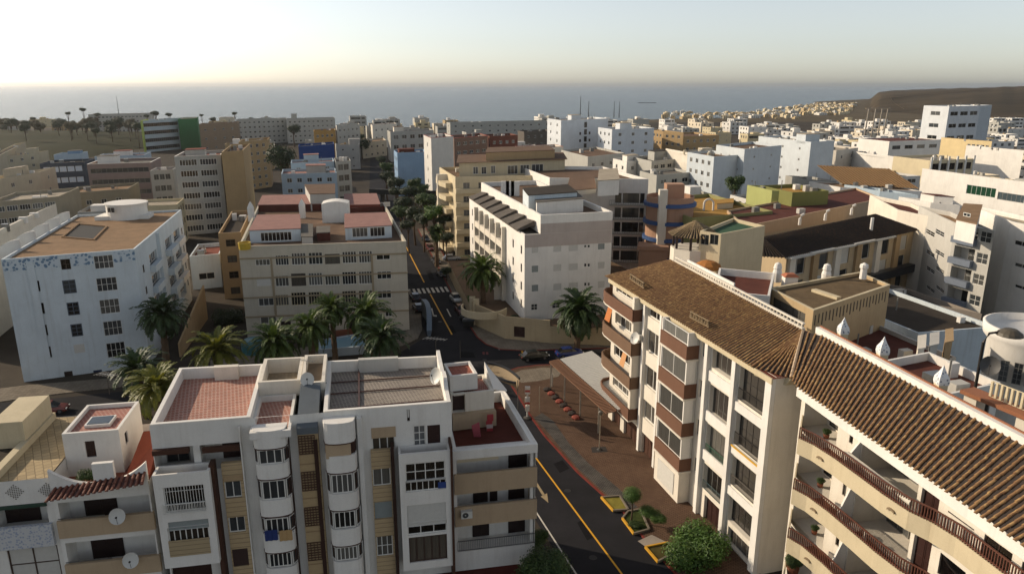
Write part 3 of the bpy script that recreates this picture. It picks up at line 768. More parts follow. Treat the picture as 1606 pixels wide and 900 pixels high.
# curved white screen on the right parapet and front shoulder
mb = MB(); pts = [(0, 18.0), (.2, 18.1), (.3, 18.75), (.45, 18.7), (.55, 18.25), (.8, 18.35), (1, 18.5)]
for (f0, z0), (f1, z1) in zip(pts, pts[1:]):
    a, b = q(F.L-.3, f0*.98+.01), q(F.L-.3, f1*.98+.01); c, e = q(F.L-.02, f1*.98+.01), q(F.L-.02, f0*.98+.01)
    mb.hexa((*a, 17.9), (*e, 17.9), (*c, 17.9), (*b, 17.9), (*a, z0), (*e, z0), (*c, z1), (*b, z1))
mb.build('side_screen', WHITE, A)
mb = MB()
for f in (0.02,): 
    for u in (F.L*.99,): mb.bar((*q(u, .97), 18.6), (*q(u+1.6, 1.12), 20.2), .06); mb.bar((*q(u, .97), 18.4), (*q(u-.2, .97), 20.4), .05)
# ================================================================== corner wing with beige balconies
z14 = 14.15
w0, w1 = F.px(709, 700, 841, 690)[:2]
WL, WR = F.pt(F.L+.01, 0, 0.0), F.pt(F.uv(840, 690)[0], 0, 0.0); WBR = at(789, 612, z14); WBL = BR
Wg = thing('corner_wing', 'lower white corner wing with long beige balconies and a brown roof terrace', 'building', (WL.x, WL.y, 0))
FW = Facade(WL, WR, 0, z14); wb = MB(); L = FW.L
SR = Facade(WR, WBR, 0, z14)
fl = [(FW.uv(777, 712)[1], None), (FW.uv(777, 737)[1], FW.uv(777, 768)[1]), (FW.uv(777, 788)[1], FW.uv(777, 818)[1]), (FW.uv(777, 853)[1], None)]
levels = [(fl[1][0], fl[0][0]), (fl[2][0], fl[1][1]), (fl[3][0]-.3, fl[2][1])]
for k, (lo, hi) in enumerate(levels):
    FW.hole((.25, L-.02, lo-.9 if k < 2 else lo, hi), 1.7, True)
FW.wall(wb); SR.wall(wb); Facade(WBR, WBL, 0, z14).wall(wb)
Pw = [WL.xy, WR.xy, WBR.xy, WBL.xy]; ins = parapet_ring(wb, Pw, 13.25, z14, .3); wb.build('wall', WHITE, Wg)
mb = MB(); mb.quad(*[(p[0], p[1], 13.25) for p in ins]); rf = mb.build('roof', roofing('5d3127', .3), Wg); rf['label'] = 'red brown roof terrace'
mb = MB(); FW.box(mb, -.05, L+.1, FW.uv(777, 712)[1]-.02, 14.25, .002, .3); SR.box(mb, -.1, SR.L, 13.0, 14.2, .002, .12); mb.build('parapet', WHITE, Wg)
for k, (lo, hi) in enumerate(((fl[1][1], fl[1][0]), (fl[2][1], fl[2][0]))):
    mb = MB(); FW.box(mb, .05, L+.12, lo, hi, -.06, .14); SR.box(mb, -.06, 2.2, lo, hi, -.05, .12); mb.build('balcony', BEIGE, Wg)
    mb = MB(); FW.box(mb, .26, L-.03, lo+.05, lo+.16, -1.69, -.07); mb.build('balcony_floor', roofing('6a5a4c'), Wg)
railing(FW, .2, L, fl[3][0]-.2, fl[3][0]+.65, .05, Wg, metal, .14)
mb = MB(); FW.box(mb, L-.35, L-.12, 3.6, fl[0][0], -.5, -.12); mb.build('pillar', WHITE, Wg)
bd = -1.69
r = FW.px(720, 723, 783, 736); mb = MB(); FW.box(mb, .35, r[1], levels[0][0]+.75, levels[0][1]-.15, -.3, -.25); mb.build('blind', plaster('c6b9a0', .2), Wg)
for x0, x1, k in ((797, 826, 0), (742, 765, 1), (768, 780, 1), (797, 822, 1), (741, 767, 2), (797, 823, 2)):
    u0, u1 = FW.uv(x0, 740+k*50, bd)[0], FW.uv(x1, 740+k*50, bd)[0]; lo, hi = levels[k]
    door(FW, (u0, u1, lo-.85 if k < 2 else lo+.05, hi-.25), bd+.03, dr_d, Wg)
ac_unit(FW, .9, FW.uv(727, 808)[1], .15, 'white air conditioner fixed low on a beige corner balcony')
# penthouse boxes on the wing
b0, b1 = at(709, 672, 13.25), at(775, 664, 13.25); HZ = 16.2
FP = Facade(b0, b1, 13.25, HZ); dn = -FP.n
PH = Building('penthouse', 'white rooftop room with a beige balcony above the brown terrace of the corner wing', 'rooftop room', [b0.xy, b1.xy, b1.xy+dn*3.6, b0.xy+dn*3.6], HZ, WARMW, redroof, 13.25, .25)
g = PH.F[0]; hdoor(g, g.px(709.5, 620, 730, 645), dr_b, PH.root, .5); 
mb = MB(); g.box(mb, -.02, g.L+.05, g.uv(740, 667)[1], g.uv(740, 644)[1], .003, .55); mb.build('balcony', BEIGE, PH.root)
c0, c1 = g.pt(.05, 0, -.6), g.pt(g.uv(749, 600, -.6)[0], 0, -.6); PH.finish()
UB = [c0.xy, c1.xy, c1.xy+dn*2.9, c0.xy+dn*2.9]; uz = HZ+1.35
mb = MB(); n4 = inset(UB, .2)
for i in range(4): mb.prism([UB[i], UB[(i+1) % 4], n4[(i+1) % 4], n4[i]], HZ+.01, uz, True, False)
up = mb.build('upper_room', WHITE, PH.root); mb = MB(); mb.quad(*[(p[0], p[1], uz-.25) for p in n4]); mb.build('upper_roof', tilefloor('8d4a38', 'a06a55', .4, .3, .3, rot), up)
mb = MB(); a = FP.pt(FP.L+.05, 0, -1.2); b = FP.pt(FP.L+1.6, 0, -1.4)
mb.hexa(FP.pt(FP.L+.02, HZ-.1, -.3), FP.pt(FP.L+1.5, HZ-.9, -1.5), FP.pt(FP.L+1.5, HZ-.9, -1.7), FP.pt(FP.L+.02, HZ-.1, -3.4), FP.pt(FP.L+.02, HZ, -.3), FP.pt(FP.L+1.5, HZ-.8, -1.5), FP.pt(FP.L+1.5, HZ-.8, -1.7), FP.pt(FP.L+.02, HZ+1.2, -3.4)); mb.build('side_fin', WHITE, PH.root)
# red signs and a red cloth on the terrace
g2 = at(768, 676, 13.25)
t = thing('sign_board', 'small red and white sign board standing on the brown roof terrace', 'sign', (g2.x, g2.y, 13.25)); G4 = Facade((g2.x-.3, g2.y), (g2.x+.3, g2.y+.1))
mb = MB(); G4.box(mb, .05, .55, 0+13.3, 13.9, 0, .12); mb.build('white_panel', paint('b9aaa0'), t); 
for bx in ((.0, .5, 13.9, 14.15, 0, .14), (.1, .6, 14.15, 14.7, -.03, .11), (.05, .55, 13.3, 13.55, .125, .14)): mb = MB(); G4.box(mb, *bx); mb.build('red_panel', paint('9a2f33'), t)
g2 = at(750, 686, 13.25); mb = MB(); mb.hexa((g2.x-.35, g2.y, 13.3), (g2.x+.15, g2.y, 13.3), (g2.x+.2, g2.y+.1, 13.3), (g2.x-.3, g2.y+.1, 13.3), (g2.x-.5, g2.y-.1, 14.3), (g2.x+.1, g2.y-.1, 14.6), (g2.x+.1, g2.y, 14.6), (g2.x-.5, g2.y, 14.3))
tag(mb.build('towel', paint('a04a52', .9), None, g2), 'pink red towel hung by the low wall of the brown roof terrace', 'towel')
# podium terrace at street level
mb = MB(); FW.box(mb, -3.4, L-1.0, 0.1, 3.9, .02, 5.0); pod = mb.build('podium', WHITE2, Wg); mb = MB(); FW.box(mb, -3.2, L-1.2, 3.903, 3.92, .03, 4.8); mb.build('podium_deck', roofing('5a2c24', .3), pod)
# ================================================================== tiled roofs
def tile_mat(c0, c1, c2):
    key = ('tm', c0, c1)
    if key in _M: return _M[key]
    m, nt, p = nodes('clay_tiles'); p.inputs['Roughness'].default_value = .8
    v = coord(nt); a = noise(nt, v, .8, 6, .75); b = noise(nt, coord(nt, (2.2, 2.2, 2.2)), 1.6, 2, .5)
    c = mixc(nt, ramp(nt, a, [(.35, (0, 0, 0)), (.68, (1, 1, 1))]), lin(c0), lin(c1))
    c = mixc(nt, ramp(nt, b, [(.5, (0, 0, 0)), (.75, (1, 1, 1))]), c, lin(c2))
    nt.links.new(c, p.inputs['Base Color']); bump(nt, p, noise(nt, v, 14, 3), .4, .02); _M[key] = m; return m
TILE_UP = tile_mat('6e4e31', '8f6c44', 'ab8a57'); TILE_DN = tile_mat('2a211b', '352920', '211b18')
def tile_slope(parent, e0, e1, r0, r1, pitch=.39, rad=.088, up=None, dn=None, name='roof'):
    """roof slope of barrel tiles: eave e0-e1, ridge r0-r1"""
    e0, e1, r0, r1 = (Vector(p) for p in (e0, e1, r0, r1)); n = max(2, int((e1-e0).length/pitch)); mb = MB(); cb = MB()
    nrm = (e1-e0).cross(r0-e0 if (r0-e0).length > .1 else r1-e0).normalized()
    if nrm.z < 0: nrm = -nrm
    along = (e1-e0).normalized(); jr = random.Random(5)
    for i in range(n+1):
        t = i/n; a = e0.lerp(e1, t); b = r0.lerp(r1, t); dirv = b-a; Ln = dirv.length
        if Ln < .3: continue
        k = max(1, int(Ln/.42)); s = along-dirv.normalized()*along.dot(dirv.normalized()); s.normalize()
        a = a-dirv.normalized()*.14; dirv = b-a
        for j in range(k):
            p = a+dirv*(j/k); q = a+dirv*((j+1.12)/k); r_a, r_b = rad*1.08, rad*.86
            ja = jr.uniform(-.02, .02); jz = jr.uniform(0, .03); base = len(mb.v)
            for pt, rr, dz in ((p, r_a, .02), (q, r_b, 0)):
                for m in range(6):
                    an = math.pi*m/5; w = pt+s*(math.cos(an)*rr+ja)+nrm*(math.sin(an)*rr*1.0+dz+jz); mb.v.append(tuple(w))
            for m in range(5): mb.f.append((base+m, base+m+1, base+7+m, base+6+m)); mb.mi.append(0)
            mb.f.append(tuple(base+m for m in range(6))); mb.mi.append(0)
    for i in range(n):
        a, b = i/n, (i+1)/n
        if (r1-r0).length > .05: cb.quad(e0.lerp(e1, a), e0.lerp(e1, b), r0.lerp(r1, b), r0.lerp(r1, a))
        else: cb.quad(e0.lerp(e1, a), e0.lerp(e1, b), r1)
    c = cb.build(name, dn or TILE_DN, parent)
    o = mb.build('cover_tiles', up or TILE_UP, c); return c
def ridge_tiles(parent, a, b, m=None, rad=.16, step=.45):
    a, b = Vector(a), Vector(b); n = max(1, int((b-a).length/step)); mb = MB(); d = b-a
    for j in range(n): mb.tube([a+d*(j/n), a+d*((j+1.1)/n)], [rad, rad*.85], 7)
    return mb.build('ridge_tiles', m or TILE_UP, parent)
# ================================================================== tiled apartment house on the plaza
Q0, Q1 = Vector((12.0, 84.0)), Vector((20.7, 53.4))
R1 = thing('apartment_building', 'long apartment house with brown balcony bands under a brown barrel-tiled roof beside the plaza', 'building', (16, 70, 0))
FR1 = Facade(Q0, Q1, 0, 18); F = FR1; inw = -F.n
pA, pB, pC, pD = Q0, Q1, Q1+inw*9.5, Q0+inw*9.5
lv = [(15.25, 16.6, 17.85), (11.3, 12.75, 14.9), (7.35, 8.75, 11.0), (3.6, 4.95, 7.0)]
GLC = glass('2e2b28', .1, .55)
SA = Style(fr_w, GLC, 3, 1, .1); SE = Style(fr_g, GLC, 4, 1, .06); SF = Style(fr_d, GLC, 4, 2, .07); SC2 = Style(fr_w, glass('5d5c58', .2, .3), 2, 1, .07)
def wgrid(u0, u1, rows, st, depth=.3):
    for v0, v1 in rows: hwin(F, (u0, u1, v0, v1), st, R1, depth)
wgrid(9.35, 12.55, [(16.2, 17.8), (12.3, 14.8), (8.3, 10.7), (4.4, 6.6)], Style(fr_w, GLC, 2, 1, .1))
wgrid(22.5, 26.0, [(15.3, 17.4), (10.9, 13.7), (6.8, 9.8), (3.1, 5.7)], SE, .5)
wgrid(26.95, 30.8, [(14.1, 17.4), (9.9, 13.0), (6.0, 8.8), (2.4, 4.9)], SF, .5)
wgrid(20.55, 21.5, [(15.6, 17.2), (11.6, 13.4), (7.7, 9.4), (3.8, 5.4)], S1, .2)
for u0, u1 in ((1.2, 3.6), (4.6, 8.2), (9.4, 12.4), (15.2, 19.8), (23.0, 25.6)): hdoor(F, (u0, u1, .12, 2.6), BRN if u0 < 20 else dr_b, R1, .35, 'shop_door', 3)
wgrid(27.2, 30.6, [(.3, 1.9)], SE, .4)
# corner balconies: behind them the glazed corner
wgrid(1.0, 8.3, [(16.65, 17.8), (12.8, 15.0), (8.8, 11.2), (4.9, 7.1)], Style(fr_w, GLC, 6, 1, .1), .25)
mb = MB(); F.wall(mb)
side = Facade(Q1, pC, 0, 18); side.wall(mb); Facade(pC, pD, 0, 18).wall(mb); far_end = Facade(pD, Q0, 0, 18)
for v0, v1 in ((12.4, 14.0), (8.4, 10)): far_end.hole((5.5, 7, v0, v1), .15, True)
far_end.wall(mb); wl = mb.build('wall', WARMW, R1)
# pilasters and slab edges
def fb(name, m, *boxes, parent=None):
    for b in boxes:
        mb = MB(); F.box(mb, *b); o = mb.build(name, m, parent or R1)
    return o
fb('pilaster', WHITE, (8.75, 9.2, .13, 17.95, .0, .3), (12.75, 13.15, .13, 17.95, .0, .35), (21.75, 22.25, .13, 17.95, 0, .4), (26.2, 26.75, .13, 17.95, 0, .4), (31.0, 31.8, .13, 17.95, .01, .4))
for v in (13.9, 9.95, 6.0): fb('spandrel', WHITE, (22.3, 26.15, v+.1, v+1.1, .002, .18)); 
for v in (13.05, 9.0, 5.0): fb('spandrel', WHITE, (26.8, 30.95, v+.05, v+.85, .002, .2))
fb('fascia', CREAM, (-.2, 31.95, 17.5, 17.98, .41, .55))
# green and dark railings, yellow sill
rl = [(22.5, 26.0, 6.85, 7.75, '2f5a45'), (22.5, 26.0, 3.15, 4.0, '3c4f52'), (26.95, 30.8, 14.15, 15.2, '2b2724'), (26.95, 30.8, 9.95, 11.1, '2b2724'), (26.95, 30.8, 6.05, 7.0, '5c564e')]
for u0, u1, v0, v1, c in rl: railing(F, u0, u1, v0, v1, .02, R1, paint(c, .5), .14)
fb('sill', paint('c99a2c', .6), (26.9, 30.9, 9.72, 9.86, .205, .3))
# brown projecting bays
BROWNB = plaster('6b4e3e', .3)
for k, (v0, v1, v2) in enumerate(lv):
    mb = MB(); mb.prism([F.pt(u, 0, d).xy for u, d in ((14.9, .01), (14.9, 1.32), (20.2, 1.32), (20.2, .01))], v0, v1); by = mb.build('bay_balcony', BROWNB, R1)
    mb = MB(); mb.prism([F.pt(u, 0, d).xy for u, d in ((14.85, .01), (14.85, 1.42), (20.3, 1.42), (20.3, .01))], v0-.16, v0-.003); mb.build('slab_edge', WARMW, by)
    hi = v2+.02 if k == 0 else lv[k-1][0]-.165
    for u, d in ((14.95, 1.2), (20.0, 1.2)): mb = MB(); mb.prism([F.pt(a, 0, b).xy for a, b in ((u, d-.95), (u, d), (u+.17, d), (u+.17, d-.95))], v1+.002, hi); mb.build('corner_post', WHITE, by)
    G = offset_facade(F, 15.15, 19.95, 1.05, 0, 18); window(G, (0, G.L, v1+.003, hi-.02), 0, SC2, by)
    G2 = Facade(F.pt(20.1, 0, 1.0), F.pt(20.1, 0, .05)); window(G2, (0, G2.L, v1+.003, hi-.02), 0, Style(WHITE, shut_w, 1, 1, .05), by)
mb = MB(); mb.prism([F.pt(u, 0, d).xy for u, d in ((15.0, .01), (15.0, 1.2), (20.1, 1.2), (20.1, .01))], .13, 3.4); gb = mb.build('bay_base', WARMW, R1)
G = offset_facade(F, 15.0, 20.1, 1.2, 0, 4); shutter(G, (.8, 4.2, .6, 2.9), .02, shut_w, gb)
# corner balconies with a rounded end
for k, (v0, v1, v2) in enumerate(lv):
    prof = [(-.3, -2.2), (-1.0, -1.4), (-1.2, -.4), (-1.0, .45), (-.3, 1.05), (.8, 1.3), (8.35, 1.3), (8.35, .01), (0.02, .01), (.02, -2.2)]
    outer = [F.pt(u, 0, d).xy for u, d in prof[:7]]; inner = [F.pt(u, 0, d).xy for u, d in ((-.2, -2.2), (-.86, -1.4), (-1.06, -.4), (-.9, .38), (-.25, .93), (.82, 1.18), (8.35, 1.18))]
    mb = MB()
    for i in range(6): mb.prism([outer[i], outer[i+1], inner[i+1], inner[i]], v0, v1)
    mb.prism([F.pt(8.23, 0, .02).xy, inner[6], outer[6], F.pt(8.35, 0, .02).xy][::1], v0, v1)
    bl = mb.build('corner_balcony', BROWNB if k in (0, 3) else plaster('6f5846', .3), R1)
    mb = MB(); mb.prism([F.pt(u, 0, d).xy for u, d in prof], v0-.16, v0-.004); mb.build('slab_edge', WARMW, bl)
    hi = v2+.05 if k == 0 else lv[k-1][0]-.165
    mb = MB(); mb.prism([F.pt(a, 0, b).xy for a, b in ((7.75, .03), (7.75, 1.1), (8.25, 1.1), (8.25, .03))], v1+.001, hi); mb.build('corner_post', WARMW, bl)
    if k in (1, 2):
        mb = MB(); cc = paint('b06a35' if k == 1 else 'b8875a', .9)
        for u in ((1.2, 2.4) if k == 1 else (5.8, 6.8)),:
            p = [F.pt(u[0], hi, 1.0), F.pt(u[1], hi, 1.0), F.pt(u[1]+.1, hi-1.7, 1.45), F.pt(u[0]-.1, hi-1.7, 1.45)]; q2 = [x+Vector((0, 0, -.02))+Vector((*F.n, 0))*-.02 for x in p]
            mb.hexa(q2[3], q2[2], q2[1], q2[0], p[3], p[2], p[1], p[0])
        mb.build('awning', cc, bl)
ac_unit(F, 8.55, 13.3, .35, 'white air conditioner beside the corner balconies, highest on the brown-banded facade')
ac_unit(F, 13.9, 9.4, .05, 'white air conditioner between two windows, in the middle of the brown-banded facade')
# satellite dishes on the facade
def dish(loc, facing, r, label, m=None, group='satellite dishes'):
    """facing: direction the bowl looks to"""
    loc = Vector(loc); t = thing('satellite_dish', label, 'satellite dish', loc, group); f = Vector(facing).normalized()
    q = f.to_track_quat('Z', 'Y').to_matrix(); mb = MB(); c = loc+Vector((0, 0, .55))+f*.12; n = 16; rings = []
    for k in range(6):
        rr = r*k/5; rings.append(len(mb.v))
        for i in range(n):
            a = 2*math.pi*i/n; mb.v.append(tuple(c+q @ Vector((rr*math.cos(a), rr*1.08*math.sin(a), .35*rr*rr/r))))
    for r0, r1 in zip(rings, rings[1:]):
        for i in range(n): mb.f.append((r0+i, r0+(i+1) % n, r1+(i+1) % n, r1+i)); mb.mi.append(0)
    mb.build('bowl', m or paint('c4c2bb', .5), t, None, True)
    mb = MB(); mb.tube([loc, loc+Vector((0, 0, .55)), c], .025, 6); mb.build('mast', metal, t)
    mb = MB(); a = c+q @ Vector((0, -r, .3*r)); e = c+f*r*.95; mb.tube([a, e], .014, 5); mb.box(-.05, .05, -.05, .05, -.05, .05, Matrix.Translation(e)); mb.build('feed_arm', metal_d, t)
    return t
dish(F.pt(9.0, 13.55, 1.0)-Vector((0, 0, .5)), (-.8, -.55, .35), .62, 'white satellite dish on the tiled apartment house beside its corner balconies')
# --- roof of this house
ZE, ZR = 18.05, 20.5
e0 = F.pt(-.9, ZE, .55); e1 = at(1180, 577, ZE); r0 = at(1052, 408, ZR); r1 = at(1259, 519, ZR); eh = at(1241, 592, ZE)
e1 = F.pt(F.uv(1180, 577, .55)[0], ZE, .55)
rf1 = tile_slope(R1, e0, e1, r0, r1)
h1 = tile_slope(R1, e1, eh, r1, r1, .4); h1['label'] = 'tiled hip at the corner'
ridge_tiles(h1, e1, r1); ridge_tiles(h1, eh, r1, paint('a8937a', .8)); 
mb = MB()  # gable infill + rear slope down to the flat terrace
rb0 = Vector((r0.x+1.0, r0.y+.3, 18.2)); rb1 = Vector((r1.x+1.0, r1.y+.3, 18.2))
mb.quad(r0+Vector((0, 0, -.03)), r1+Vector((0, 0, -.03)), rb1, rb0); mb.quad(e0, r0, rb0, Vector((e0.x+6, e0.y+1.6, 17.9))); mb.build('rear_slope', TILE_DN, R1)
mb = MB(); 
mb.quad((*F.pt(-.2, 0, .5).xy, 17.97), (*F.pt(32, 0, .5).xy, 17.97), (*pC, 17.97), (*pD, 17.97)); mb.build('flat_deck', roofing('6b3d30', .3), R1)
# eave soffit at hip and ornament brackets
mb = MB(); a = F.pt(27.9, 0, .5); mb.hexa((*F.pt(29.5, 0, .42).xy, 17.3), (eh.x-.3, eh.y+.2, 17.3), (*pC, 17.3), (*F.pt(29.5, 0, -2).xy, 17.3), (*F.pt(29.5, 0, .56).xy, 17.96), (eh.x, eh.y, 17.96), (*pC, 17.96), (*F.pt(29.5, 0, -2).xy, 17.96)); mb.build('eave_box', CREAM, R1)
def ornament(p, q, label):
    a, b = at(*p, 18.9), at(*q, 18.75); mb = MB(); n = 7; h = .55
    for k in range(n+1):
        c = a.lerp(b, k/n); mb.bar(c, c+Vector((.12*(-1)**k, .1, h)), .09)
    for z in (0, h): mb.bar(a+Vector((0, 0, z)), b+Vector((0, 0, z)), .1)
    for k in range(n): mb.tube([a.lerp(b, (k+.5)/n)+Vector((0, 0, .1)), a.lerp(b, (k+.5)/n)+Vector((.05, .05, .42))], [.14, .05], 6)
    o = mb.build('roof_ornament', paint('7d6a4e', .8), rf1)
ornament((1082, 497), (1112, 513), ''); ornament((988, 437), (1010, 452), '')
# white ridge wall with balusters along the ridge
mb = MB(); K = 46
for k in range(K+1):
    c = r0.lerp(r1, .04+.94*k/K); mb.bar(c+Vector((.25, .1, -.1)), c+Vector((.25, .1, .5)), .09)
a, b = r0.lerp(r1, .03)+Vector((.25, .1, .5)), r0.lerp(r1, .99)+Vector((.25, .1, .5)); mb.bar(a, b, .22, .12); a2, b2_ = r0.lerp(r1, .03)+Vector((.25, .1, .02)), r0.lerp(r1, .99)+Vector((.25, .1, .02)); mb.bar(a2, b2_, .3, .25)
mb.build('ridge_balustrade', WARMW, R1)
mb = MB(); a, b = r0.lerp(r1, .12)+Vector((.6, .15, 0)), r0.lerp(r1, .52)+Vector((.6, .15, 0)); mb.bar(a+Vector((0, 0, .25)), b+Vector((0, 0, .25)), .15, 1.0); mb.build('ridge_wall', WHITE, R1)
# ================================================================== balcony wing, nearest on the right
S0, S1_ = Vector((22.2, 51.9)), Vector((26.6, 28.95))
R2 = thing('balcony_wing', 'cream balcony wing with wavy balconies and brown railings under barrel tiles, nearest on the right', 'building', (24, 42, 0))
F2 = Facade(S0, S1_, 0, 18); F = F2; inw2 = -F2.n
fz = [14.5, 10.45, 6.4, 2.35]     # underside of each balcony band
plan_px = [(1249, 711), (1272, 722), (1306, 745), (1345, 775), (1381, 803), (1420, 830), (1456, 848), (1500, 872), (1556, 901), (1606, 926), (1680, 962)]
plan = []
for x, y in plan_px:
    p = at(x, y, fz[0]).xy; dd = (p-F.p0).dot(F.n); plan.append(p+F.n*max(0, .55-dd))
back_u = [F.p0+F.d*((p-F.p0).dot(F.d)) for p in plan]
tops = [17.1, 14.35, 10.3, 6.25]
W2 = Style(fr_w, GLC, 2, 1, .08)
for k, (z, t) in enumerate(zip(fz, tops)):
    fl0 = z+.3
    F.hole((.5, 4.6, fl0, t-.1), 2.0, True); F.hole((7.3, 12.6, fl0, t-.05), 2.6, True)
    hwin(F, (5.9, 6.3, fl0+1.4, fl0+2.3), Style(fr_b, gl_dk, 1, 1, .04), R2, .15)
    hdoor(F, (12.9, 14.3, fl0, t-.3), dr_b, R2, .25); hwin(F, (15.0, 16.9, fl0+1.6, t-.6), Style(fr_d, gl_dk, 1, 1), R2, .12)
    hwin(F, (17.6, 19.4, fl0+.6, t-.4), SB2, R2, .15); hwin(F, (20, 22.2, fl0+.3, t-.4), SB2, R2, .15)
    D2 = -2.58; window(F, (7.5, 9.7, fl0, t-.3), D2, SG2, R2); window(F, (9.9, 12.4, fl0, t-.3), D2, SD, R2)
    window(F, (1.0, 4.2, fl0+.2, t-.4), -1.98, SD, R2)
mb = MB(); F.wall(mb)
sB = S1_+inw2*9.0; sC = S0+inw2*9.0
for a, b in ((S1_, sB), (sB, sC), (sC, S0)): Facade(a, b, 0, 18).wall(mb)
mb.build('wall', WARMW, R2)
for k, z in enumerate(fz):
    mb = MB()
    out2 = [F.p0+F.d*((p-F.p0).dot(F.d))+F.n*((p-F.p0).dot(F.n)-.14) for p in plan]
    for i in range(len(plan)-1): mb.prism([plan[i], plan[i+1], out2[i+1], out2[i]], z, z+1.2)
    mb.prism([F.pt(.3, 0, .01).xy, plan[0], out2[0], F.pt(.45, 0, .01).xy], z, z+1.2)
    bb = mb.build('balcony', CREAM, R2)
    mb = MB()
    for i in range(len(plan)-1): mb.prism([out2[i], out2[i+1], back_u[i+1]+F.n*.005, back_u[i]+F.n*.005], z+.02, z+.22)
    mb.build('balcony_floor', roofing('6b4632', .3), bb)
    mb = MB(); pts = [Vector((*(p+F.n*-.07), z+1.2)) for p in plan]; rh = .85
    for a, b in zip(pts, pts[1:]):
        mb.bar(a+Vector((0, 0, rh)), b+Vector((0, 0, rh)), .1, .07); n = max(1, int((b-a).length/.17))
        for q in range(n): c = a.lerp(b, q/n); mb.bar(c+Vector((0, 0, .002)), c+Vector((0, 0, rh-.03)), .06)
        mb.bar(a+Vector((0, 0, .12)), b+Vector((0, 0, .12)), .07, .05)
    mb.build('railing', rail_b, bb)
    for i in (1, 4) if k == 0 else (1,):   # drain mouths
        c = plan[i].lerp(plan[i+1], .4); G = Facade(plan[i], plan[i+1]); u = G.L*.4; mb = MB(); v = z+.52
        for s_ in range(6):
            a0 = math.pi*s_/6; a1 = math.pi*(s_+1)/6; r_ = .28
            mb.hexa(G.pt(u-r_*math.cos(a0), v+.1*math.sin(a0), .12), G.pt(u-r_*math.cos(a1), v+.1*math.sin(a1), .12), G.pt(u-r_*math.cos(a1), v+.1*math.sin(a1), 0), G.pt(u-r_*math.cos(a0), v+.1*math.sin(a0), 0),
                    G.pt(u-r_*math.cos(a0), v+.12+.1*math.sin(a0), .12), G.pt(u-r_*math.cos(a1), v+.12+.1*math.sin(a1), .12), G.pt(u-r_*math.cos(a1), v+.12+.1*math.sin(a1), 0), G.pt(u-r_*math.cos(a0), v+.12+.1*math.sin(a0), 0))
        mb.build('drain_mouth', paint('7d6c55'), bb)
    mb = MB(); v0, v1 = z+.23, tops[k]-.1
    mb.hexa(F.pt(7.0, v0, 1.0), F.pt(7.15, v0, 1.0), F.pt(7.2, v0, .01), F.pt(7.05, v0, .01), F.pt(7.0, v0+.9, 1.0), F.pt(7.15, v0+.9, 1.0), F.pt(7.2, v1, .01), F.pt(7.05, v1, .01)); mb.build('party_screen', WHITE, bb)
mb = MB(); mb.tube([F.pt(7.5, 16.25, 1.2), F.pt(13.6, 16.25, 1.2)], .2, 10); mb.hexa(F.pt(7.5, 15.8, 1.0), F.pt(13.6, 15.8, 1.0), F.pt(13.6, 16.9, -.1), F.pt(7.5, 16.9, -.1), F.pt(7.5, 15.84, 1.05), F.pt(13.6, 15.84, 1.05), F.pt(13.6, 16.95, -.1), F.pt(7.5, 16.95, -.1)) if False else None
mb.build('rolled_awning', paint('b9b2a3', .7), R2)
mb = MB(); F.box(mb, -.1, F.L, 17.1, 17.96, .01, .45); mb.build('fascia', WHITE, R2)
ac_unit(F, 19.8, 15.1, .06, 'white air conditioner on the cream balcony wing near the right edge of the photo')
e0 = F.pt(.2, 18.0, .6); e1 = F.pt(F.L, 18.0, .6); q0 = at(1290, 527, ZR); q1 = at(1606, 699, ZR); q1 = q0+(q1-q0)*1.45
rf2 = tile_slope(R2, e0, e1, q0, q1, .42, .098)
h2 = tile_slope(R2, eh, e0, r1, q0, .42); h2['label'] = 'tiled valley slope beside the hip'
mb = MB(); wv = (q1-q0).normalized(); nn2 = Vector((-wv.y, wv.x, 0))
a, b = q0-wv*1.0, q1
for p in (0,): mb.hexa(a+Vector((0, 0, -.5)), b+Vector((0, 0, -.5)), b+nn2*.45+Vector((0, 0, -.5)), a+nn2*.45+Vector((0, 0, -.5)), a+Vector((0, 0, .45)), b+Vector((0, 0, .45)), b+nn2*.45+Vector((0, 0, .45)), a+nn2*.45+Vector((0, 0, .45)))
rw = mb.build('ridge_wall', WHITE, R2)
mb = MB(); mb.bar(a+nn2*.42+Vector((0, 0, .5)), b+nn2*.42+Vector((0, 0, .5)), .14, .08); mb.build('clay_coping', paint('8d5a3c', .8), rw)
tilep = None
def ornate():
    m, nt, p = nodes('blue_white_tiles'); p.inputs['Roughness'].default_value = .4
    n = nt.nodes.new('ShaderNodeTexVoronoi'); nt.links.new(coord(nt), n.inputs[0]); n.inputs['Scale'].default_value = 5
    nt.links.new(ramp(nt, n.outputs[0], [(.22, (.09, .11, .17)), (.36, (.62, .63, .62))]), p.inputs['Base Color']); return m
ORN = ornate()
for x, y, zt in ((1320, 545, 0), (1382, 571, 0), (1474, 618, 0)):
    r = ray(x, y); t = None
    u = None; best = None
    for k in range(400):
        c = a.lerp(b, k/400)+nn2*.8; pr = (803+FPX*c.x/(c.y*_c-(c.z-EYE)*_s)); 
        if best is None or abs(pr-x) < best[0]: best = (abs(pr-x), c)
    c = best[1]; c = Vector((c.x, c.y, ZR-.6))
    mb = MB(); mb.prism([(c.x-.3, c.y-.3), (c.x+.3, c.y-.3), (c.x+.3, c.y+.3), (c.x-.3, c.y+.3)], c.z, c.z+1.25); ch = mb.build('chimney', CREAM, rf2)
    mb = MB(); mb.lathe((c.x, c.y, c.z+1.25), [(.46, 0), (.5, .2), (.46, .5), (.26, .8), (.08, 1.15), (.0, 1.35)], 4, math.pi/4, 2*math.pi+math.pi/4); mb.build('tiled_cap', ORN, ch)
